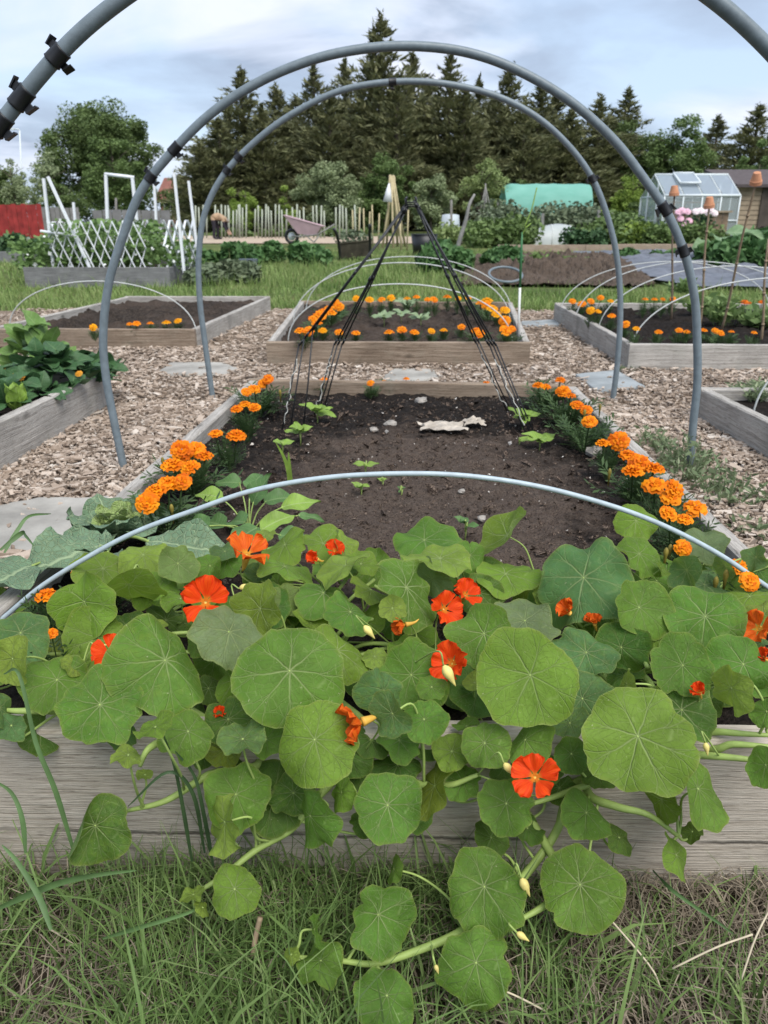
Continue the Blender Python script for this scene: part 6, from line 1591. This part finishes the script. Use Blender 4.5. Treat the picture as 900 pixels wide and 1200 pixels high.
lat(112, 10.9, 196, 10.8, 258, 306, 9, 'rear white lattice panel behind the peas')
lat(196, 9.45, 232, 10.2, 258, 318, 4, 'right white lattice panel at the corner posts of the pea bed')
m = MB(); m.tube([PD(47, 271, 9.4), PD(85, 276, 9.5)], .018, 6); tag(m.build('white_rail', WHITE, loc=tuple(PD(47, 271, 9.4))), 'short white rail sticking out level at the left of the pea bed', 'rail')
WFLOW = simple('white_blossom', (.72, .74, .72), .6, .08, 30)
for k, (u, Y, w, lb) in enumerate(((80, 9.9, .45, 'pea plants at the left end of the white trellis bed'), (128, 10.0, .55, 'pea plants in the middle of the white trellis bed'), (180, 10.0, .5, 'pea plants with white blossom at the right of the trellis bed'))):
    c = PD(u, 322, Y); c.z = .23; rng = np.random.default_rng(800 + k); t = thing('pea_plants', lb, 'pea plants', tuple(c), 'pea plants in the trellis bed'); n = 1500
    x = rng.uniform(-w, w, n); C = np.stack([c.x + x, c.y + rng.uniform(-.62, .7, n), c.z + rng.uniform(0, 1, n) ** .8 * (.42 + .14 * np.sin(x * 7 + k))], 1); bulk('foliage', leaf_quads(rng, C, .07, asp=.7), 4, F_PEA, t)
    C = C[rng.integers(0, n, 40)] + [0, -.1, .03]; bulk('blossom', leaf_quads(rng, C, .05, asp=.9), 4, WFLOW, t)
# ---- crops in rows
def crop(name, label, cat, u, v, wpx, hpx, Y, mat, leaf, n, group, seed, dep=.6, z=None):
    c = PD(u, v, Y); c.z = zt(Y) if z is None else z; w = wpx * Y / F / 2; h = hpx * Y / F; rng = np.random.default_rng(seed); t = thing(name, label, cat, tuple(c), group); C = []
    k = 5 + int(w * 9)
    for i in range(k):
        cx = rng.uniform(-w, w); hh = h * rng.uniform(.65, 1.1); r = min(w, h * .7); g = rng.normal(0, 1, (n // k, 3)); g /= np.linalg.norm(g, axis=1)[:, None]; g *= (rng.uniform(0, 1, n // k) ** .35)[:, None]
        C.append(np.array([c.x + cx, c.y + rng.uniform(-dep, dep), c.z + hh * .45]) + g * np.array([r * .8, r * .8, hh * .55]))
    C = np.concatenate(C); C[:, 2] = np.maximum(C[:, 2], c.z + .01); bulk('foliage', leaf_quads(rng, C, leaf, asp=.65), 4, mat, t); return t
pg = 'leafy crop rows on the plots'
crop('potato_row', 'dark green potato row behind the grass, between the trellis and the black cart', 'potato row', 318, 306, 150, 23, 14, F_POT, .13, 6500, pg, 901)
crop('potato_row', 'potato clump right of the wigwam below the leaning post', 'potato row', 547, 306, 84, 30, 12.5, F_POT, .13, 5000, pg, 902)
crop('bean_row', 'grey green broad bean row in front of the polytunnel', 'bean row', 648, 268, 150, 42, 27, F_GREY, .16, 9000, pg, 903)
crop('bean_row', 'loose green row left of the cloche', 'bean row', 590, 276, 60, 34, 23, F_MID, .14, 3500, pg, 904)
crop('crop_bush', 'dark rounded bush right of the cloche', 'bush', 684, 280, 34, 22, 22, F_DARK, .12, 2600, pg, 905, .3)
crop('crop_bush', 'pale green bushy plant below the elder', 'bush', 748, 280, 34, 30, 22, F_LIME, .12, 2200, pg, 906, .3)
crop('bean_row', 'dark green row at the foot of the greenhouse', 'bean row', 792, 282, 110, 28, 21.6, F_MID, .13, 4500, pg, 907)
crop('bean_row', 'tall green weeds behind the timber edging under the elder', 'bean row', 715, 278, 70, 36, 23, F_MID, .14, 3000, pg, 908)
crop('crop_bush', 'dark glossy crop filling the bed before the red fence', 'crop', 12, 284, 78, 20, 15.5, F_DARK, .15, 5000, pg, 909, z=.2)
crop('squash_patch', 'large leafy squash patch beyond the right end of the membrane', 'squash', 880, 318, 84, 34, 12, F_POT, .22, 3800, pg, 910, 1.0)
crop('squash_patch', 'bright leafy patch at the right edge behind the potted canes', 'squash', 908, 296, 80, 40, 14.5, F_POT, .24, 3600, pg, 911, 1.0)
crop('crop_bush', 'low green weeds beyond the far edge of the dug earth', 'bush', 660, 298, 60, 12, 13.6, F_MID, .1, 1200, pg, 912, .3)
crop('crop_bush', 'grassy weeds at the right corner of the trellis bed', 'bush', 258, 322, 70, 26, 9.8, F_GREY, .09, 3500, pg, 913, .4)
crop('crop_bush', 'low tangled weeds under the apple tree', 'bush', 560, 280, 90, 24, 26, F_APPLE, .14, 3500, pg, 914)
crop('crop_bush', 'low bushes along the foot of the stake fence', 'bush', 340, 268, 190, 10, 36, F_MID, .16, 3500, pg, 915)
crop('crop_bush', 'green weeds beside the membrane below the timber edging', 'bush', 760, 300, 60, 14, 15, F_POT, .12, 1800, pg, 916, .4)
crop('crop_bush', 'dark purple leaved bush at the right edge before the shed', 'bush', 900, 262, 24, 22, 24, foliage('purple_leaf', [(.05, .03, .04), (.09, .05, .06), (.12, .075, .085)]), .13, 1500, pg, 917, .3)
# big pale rhubarb leaves
c = PD(842, 302, 13.0); c.z = zt(13); t = thing('rhubarb', 'rhubarb with broad pale leaves above the black membrane', 'rhubarb', tuple(c))
RHU = blade_mat('rhubarb_leaf', (.16, .25, .12), (.36, .44, .26), 6, .55)
for k, (u, v, L_, dx) in enumerate(((835, 290, .62, -1), (858, 284, .66, .5), (845, 276, .5, -.2), (872, 270, .6, .8), (826, 284, .45, -1.2), (862, 295, .5, 1))):
    tip = PD(u, v, 12.9 + .1 * k); d = Vector((dx, -.7, .15)).normalized(); place_leaf(t, RHU, tip - d * L_ * .5, d, (0, -.35, 1), L_, L_ * .75, 950 + k, curl=.3, wave=.08, stalk=(c.x, c.y, c.z), pointed=.4)

# ---- pale stakes, canes and tools in the middle distance
STK = simple('pale_stake', (.33, .36, .29), .7, .15, 6)
rn = random.Random(77); sgp = 'pale stakes fencing the far plot'
grp = [(238, 4), (262, 5), (277, 4), (286, 3), (309, 5), (329, 5), (352, 4), (376, 4), (402, 4), (421, 2)]
names = ['leftmost', 'second', 'third', 'fourth', 'fifth', 'sixth', 'seventh', 'eighth', 'ninth', 'rightmost']
for (u, n), nm in zip(grp, names):
    Y = 33.5; c = PD(u, 279, Y); c.z = zt(Y); t = thing('stake_cluster', f'{nm} cluster of upright pale stakes in the row beyond the pink wheelbarrow', 'stakes', tuple(c), sgp)
    for k in range(n):
        a = PD(u + (k - n / 2) * 4.2, 278, Y + rn.uniform(-.2, .2)); a.z = zt(Y); b = PD(u + (k - n / 2) * 4.2 + rn.uniform(-1.2, .8), rn.uniform(239, 247), Y); m = MB(); m.tube([a, b], .034, 6); m.build('stake', STK, t)
YC = simple('yellow_cane', (.40, .34, .20), .7, .2, 6)
for k, (u, vt, Y) in enumerate(((414, 246, 22), (420, 243, 22.4), (427, 244, 21.7), (432, 248, 22.2), (437, 240, 22), (443, 250, 21.8), (470, 262, 20), (477, 246, 20.5))):
    a = PD(u, 285, Y); a.z = zt(Y); b = PD(u + (1.5 if k % 2 else -1), vt, Y); m = MB(); m.tube([a, b], .020, 6)
    tag(m.build('bean_cane', YC, loc=tuple(a)), f'upright yellowish bean cane, {ORD[k]} from the left between the stakes and the wigwam tip', 'cane', 'bean canes behind the black cart')
t = thing('cane_tepee', 'yellowish cane tepee with a white cone hung near its top', 'plant support', tuple(PD(462, 282, 23)))
ap = PD(458, 210, 23)
for k, (u, dy, v) in enumerate(((448, -.3, 278), (453, .3, 278), (461, -.4, 280), (471, -.2, 278), (475, .3, 278), (466, .4, 278))):
    f = PD(u, v, 23 + dy); f.z = zt(23); m = MB(); tp = ap + Vector((rn.uniform(-.05, .12), 0, rn.uniform(-.02, .06))); m.tube([f, f.lerp(tp, .5), tp + (tp - f) * .03], .034, 6); m.build('cane', YC, t)
m = MB(); p = PD(456, 217, 22.7); m.tube([p + Vector((0, 0, .05)), p - Vector((.02, 0, .15)), p - Vector((.04, 0, .42))], [.015, .07, .13], 10); tag(m.build('white_cone', WHITEP, loc=tuple(p)), 'white cone hanging from the left side of the cane tepee', 'bird scarer')
t = thing('cane_tepee', 'grey wigwam of thin poles beside the apple tree', 'plant support', tuple(PD(570, 262, 30))); ap = PD(569, 218, 30)
for k, (u, dy) in enumerate(((558, -.2), (565, .3), (573, -.3), (582, .1), (569, .4))):
    f = PD(u, 266, 30 + dy); f.z = zt(30) + .2; m = MB(); m.tube([f, ap + (ap - f) * .05], .017, 6); m.build('pole', BARKG, t)
for k, (u, vt, Y, lb) in enumerate(((529, 234, 30, 'grey post left of the pale barrel beyond the wigwam tip'), (584, 234, 29, 'grey post right of the pole wigwam by the apple tree'), (636, 250, 24, 'thin post in front of the left half of the polytunnel'), (702, 246, 24, 'thin post at the right end of the bean row'), (136, 232, 36, 'weathered post standing behind the goalpost-shaped white frame'))):
    a = PD(u, 275, Y); a.z = zt(Y); b = PD(u, vt, Y); post(a, b, .04, lb, 'wooden_post', None, 'wooden posts on the far plots', BARKG)
m = MB(); m.tube(spline([PD(532, 306, 14.5), PD(539, 280, 14.5), PD(546, 258, 14.5), PD(550, 240, 14.5), PD(556, 228, 14.6)], 4), [.045 - .0015 * k for k in range(17)], 8); tag(m.build('leaning_post', BARKG, loc=tuple(PD(532, 306, 14.5))), 'slim grey trunk leaning right behind the black wigwam', 'post')
m = MB(); c = PD(528, 254, 32); c.z = zt(32); m.tube([c, c + Vector((0, 0, .05)), c + Vector((0, 0, .45)), c + Vector((0, 0, .9)), c + Vector((0, 0, .93))], [.30, .34, .37, .33, .2], 16); tag(m.build('water_barrel', simple('blue_grey_plastic', (.40, .45, .48), .5, .1, 4), loc=tuple(c)), 'pale blue grey water barrel under the willows', 'barrel')
c = PD(497, 288, 18); c.z = zt(18); m = MB(); m.tube([c, c + Vector((0, 0, .02)), c + Vector((0, 0, .42)), c + Vector((0, 0, .44)), c + Vector((0, 0, .40)), c + Vector((0, 0, .1))], [.16, .24, .29, .31, .27, .2], 16); tag(m.build('black_tub', BLACK, loc=tuple(c)), 'black plastic tub on the path behind the right wigwam leg', 'tub')
# pink wheelbarrow
PINKP = simple('faded_pink_plastic', (.52, .36, .40), .55, .1, 6)
def pan(m, pts_top, pts_bot, th=.02):
    n = len(pts_top); T_ = [Vector(p) for p in pts_top]; B_ = [Vector(p) for p in pts_bot]; cT = sum(T_, Vector()) / n; cB = sum(B_, Vector()) / n
    Ti = [cT + (p - cT) * .95 for p in T_]; Bi = [cB + (p - cB) * .93 + Vector((0, 0, .02)) for p in B_]; To = [cT + (p - cT) * 1.05 for p in T_]
    vs = B_ + T_ + To + [p + Vector((0, 0, .02)) for p in To] + [p + Vector((0, 0, .01)) for p in Ti] + Bi
    fs = [(r * n + i, r * n + (i + 1) % n, (r + 1) * n + (i + 1) % n, (r + 1) * n + i) for r in range(5) for i in range(n)]; fs += [tuple(range(n - 1, -1, -1)), tuple(5 * n + i for i in range(n))]; m.add(vs, fs)
Yw = 23.0; z0 = zt(Yw); t = thing('wheelbarrow', 'faded pink wheelbarrow on the far path', 'wheelbarrow', tuple(PD(350, 282, Yw))); 
def wp(u, v, dy=0): return PD(u, v, Yw + dy)
m = MB(); tl, tr, bl, br = wp(335, 253), wp(378, 265), wp(350, 274), wp(370, 276)
pan(m, [tl + Vector((0, -.33, 0)), tr + Vector((0, -.30, 0)), tr + Vector((.05, 0, 0)), tr + Vector((0, .30, 0)), tl + Vector((0, .33, 0)), tl + Vector((-.06, 0, .0))], [bl + Vector((0, -.2, 0)), br + Vector((0, -.2, 0)), br + Vector((.02, 0, 0)), br + Vector((0, .2, 0)), bl + Vector((0, .2, 0)), bl + Vector((-.03, 0, 0))]); m.build('tray', PINKP, t, smooth=False)
c = wp(342, 277); m = MB(); m.tube([c + Vector((.165 * math.cos(a), 0, .165 * math.sin(a))) for a in np.linspace(0, 6.283, 22)], .045, 8, cap=False); wl = m.build('wheel', BLACK, t); m = MB(); m.tube([c + Vector((0, -.03, 0)), c + Vector((0, .03, 0))], .11, 12); m.build('rim', ALU, wl)
for s in (-.22, .22):
    m = MB(); m.tube([c + Vector((0, s * .4, 0)), wp(352, 277, s), wp(372, 275, s), wp(392, 263, s)], .022, 6); m.tube([wp(360, 277, s), wp(368, 284, s), wp(374, 276, s)], .02, 6); m.build('handle', BARKG, t)
# black cart seen from behind
Yc = 15.5; t = thing('wheelbarrow', 'dark rusty wheelbarrow seen end on, weeds in its tray, in the tall grass', 'wheelbarrow', tuple(PD(414, 305, Yc)))
m = MB(); q = [PD(396, 286, Yc), PD(435, 282, Yc), PD(432, 282, Yc + .7), PD(402, 285, Yc + .7)]; lo = [PD(400, 303, Yc + .05), PD(432, 300, Yc + .05), PD(428, 300, Yc + .5), PD(405, 302, Yc + .5)]; pan(m, q, lo); m.build('tray', simple('rusty_black_steel', (.060, .052, .036), .75, .5, 8), t, smooth=False)
for (pts) in ([(391, 268), (395, 276), (397, 287), (399, 305)], [(434, 263), (433, 275), (434, 286), (433, 306)]):
    m = MB(); m.tube(spline([PD(u, v, Yc - .1 * (4 - k)) for k, (u, v) in enumerate(pts)], 4), .028, 7); m.build('handle', BLACK, t)
c = PD(416, 306, Yc + .6); c.z = zt(Yc) + .16; m = MB(); m.tube([c + Vector((0, .165 * math.cos(a), .165 * math.sin(a))) for a in np.linspace(0, 6.283, 22)], .04, 8, cap=False); m.build('wheel', BLACK, t)
rng = np.random.default_rng(5); c = PD(415, 284, Yc + .4); C = np.stack([rng.normal(c.x, .18, 260), rng.normal(c.y, .15, 260), c.z + rng.uniform(-.02, .22, 260)], 1); tag(bulk('tray_weeds', leaf_quads(rng, C, .09), 4, F_GREY, loc=tuple(c)), 'pale weeds sprouting in the dark wheelbarrow tray', 'weed')
# small dark trolley near the grass
c = PD(291, 309, 12.6); m = MB(); c.z = zt(12.6); t = thing('garden_kneeler', 'small dark topped kneeling stool in the grass left of the potato row end', 'stool', tuple(c)); m.box(c + Vector((0, 0, .14)), (.28, .16, .04)); m.build('seat', simple('slate_plastic', (.10, .12, .15), .6, .1, 10), t, smooth=False)
for s in (-.11, .11): m = MB(); m.box(c + Vector((s, 0, .06)), (.025, .14, .12)); m.build('leg', WHITEP, t, smooth=False)
# street lamp far left
a = PD(27, 262, 70); a.z = zt(70); t = thing('street_lamp', 'grey street lamp above the trees at the far left', 'street lamp', tuple(a)); b = PD(23, 153, 70); m = MB(); m.tube([a, b], [.09, .055], 8); m.build('pole', ALU, t); m = MB(); m.tube([b, b + Vector((-.1, 0, .1)), b + Vector((-.5, 0, .13))], .05, 6); ar = m.build('arm', ALU, t); m = MB(); m.box(b + Vector((-.65, 0, .12)), (.5, .22, .12)); m.build('lamp_head', ALU, t, smooth=False)

# ---- the stooping gardener
def gardener():
    Yp = 31.5; z0 = zt(Yp); c = PD(253, 280, Yp); X, Yy = c.x, Yp
    J = {'pel': (X, Yy, z0 + .83), 'ch': (X + .30, Yy - .02, z0 + .84), 'nk': (X + .46, Yy - .02, z0 + .74), 'hd': (X + .55, Yy - .02, z0 + .62),
         'hl': (X - .03, Yy - .10, z0 + .80), 'kl': (X - .01, Yy - .11, z0 + .44), 'al': (X - .05, Yy - .11, z0 + .08), 'tl': (X + .12, Yy - .11, z0 + .04),
         'hr': (X - .03, Yy + .10, z0 + .80), 'kr': (X + .09, Yy + .11, z0 + .44), 'ar': (X + .05, Yy + .11, z0 + .08), 'tr': (X + .22, Yy + .11, z0 + .04),
         'sl': (X + .36, Yy - .19, z0 + .76), 'el': (X + .40, Yy - .20, z0 + .48), 'wl': (X + .52, Yy - .16, z0 + .26), 'fl': (X + .57, Yy - .14, z0 + .18),
         'sr': (X + .36, Yy + .15, z0 + .76), 'er': (X + .42, Yy + .17, z0 + .48), 'wr': (X + .55, Yy + .10, z0 + .26), 'fr': (X + .60, Yy + .09, z0 + .18)}
    Rr = dict(pel=.16, ch=.165, nk=.06, hd=.095, hl=.11, kl=.07, al=.05, tl=.04, hr=.11, kr=.07, ar=.05, tr=.04, sl=.07, el=.048, wl=.034, fl=.03, sr=.07, er=.048, wr=.034, fr=.03)
    E_ = [('pel', 'ch'), ('ch', 'nk'), ('nk', 'hd'), ('pel', 'hl'), ('hl', 'kl'), ('kl', 'al'), ('al', 'tl'), ('pel', 'hr'), ('hr', 'kr'), ('kr', 'ar'), ('ar', 'tr'), ('ch', 'sl'), ('sl', 'el'), ('el', 'wl'), ('wl', 'fl'), ('ch', 'sr'), ('sr', 'er'), ('er', 'wr'), ('wr', 'fr')]
    ks = list(J); me = bpy.data.meshes.new('skeleton'); o0 = Vector((X, Yy, z0)); me.from_pydata([tuple(Vector(J[k]) - o0) for k in ks], [(ks.index(a), ks.index(b)) for a, b in E_], [])
    tmp = bpy.data.objects.new('skeleton', me); COL.objects.link(tmp); sk = tmp.modifiers.new('s', 'SKIN'); me.skin_vertices.new() if not me.skin_vertices else None
    for i, k in enumerate(ks): v = me.skin_vertices[0].data[i]; v.radius = (Rr[k], Rr[k]); v.use_root = (k == 'pel')
    sb = tmp.modifiers.new('u', 'SUBSURF'); sb.levels = 2; sb.render_levels = 2
    bpy.context.view_layer.update(); dg = bpy.context.evaluated_depsgraph_get(); res = bpy.data.meshes.new_from_object(tmp.evaluated_get(dg)); bpy.data.objects.remove(tmp)
    mats = [simple('tan_jumper', (.36, .25, .16), .9, .15, 8), simple('dark_trousers', (.025, .022, .03), .9, .2, 8), simple('skin', (.45, .28, .21), .6, .08, 20), simple('grey_hair', (.22, .19, .16), .8, .2, 20)]
    res.materials.clear()
    for m_ in mats: res.materials.append(m_)
    for p in res.polygons:
        x, y, z = p.center; p.use_smooth = True
        p.material_index = 1 if (x > .3 and .27 < z < .66 and x < .5) else 2 if (x > .42 and z < .30) else (3 if (x > .47 and z > .52) else (1 if (z < .72 and x < .27) else 0))
    ob = bpy.data.objects.new('person', res); COL.objects.link(ob); ob.location = o0; tag(ob, 'person in tan top and dark trousers bending over by the far path', 'person')
gardener()

# ---- grass of the plots
G_FAR = foliage('meadow_blade', [(.075, .145, .030), (.115, .205, .042), (.165, .255, .065), (.26, .295, .12)], trans=.25)
def meadow():
    rng = np.random.default_rng(21); out = []
    def bad(x, y):
        if in_bed(x, y): return True
        u = CX + F * x / ((y) * CT + (H) * ST); return False
    while len(out) < 46000:
        y = 6.2 + 14 * rng.random() ** 1.9; w = y * .56; x = rng.uniform(-w, w)
        if y < path_edge(x) + rng.normal(.06, .06): continue
        if in_bed(x, y): continue
        if x > .9 and y > 8.6 and x < y * .52 and y < 12.8 and 1.05 < x: 
            if rng.random() < .96: continue
        out.append((x, y, gz(x, y)))
    b = np.array(out); n = len(b)
    tall = np.array([1 + .7 * max(0, fbm(p[0] * .7, p[1] * .7, 3)) + (.9 if (-2.2 < p[0] < .2 and 9 < p[1] < 13) else 0) for p in b])
    L_ = rng.lognormal(math.log(.060), .4, n).clip(.02, .22) * tall; wd = .0035 + .0006 * b[:, 1]
    V, Fc = blades(rng, b, L_, wd * rng.uniform(.7, 1.4, n), rng.uniform(.1, 1.1, n), rng.uniform(0, 6.28, n))
    struct(bulk_idx('meadow_grass', V, Fc, G_FAR, smooth=True), 'stuff')
meadow()
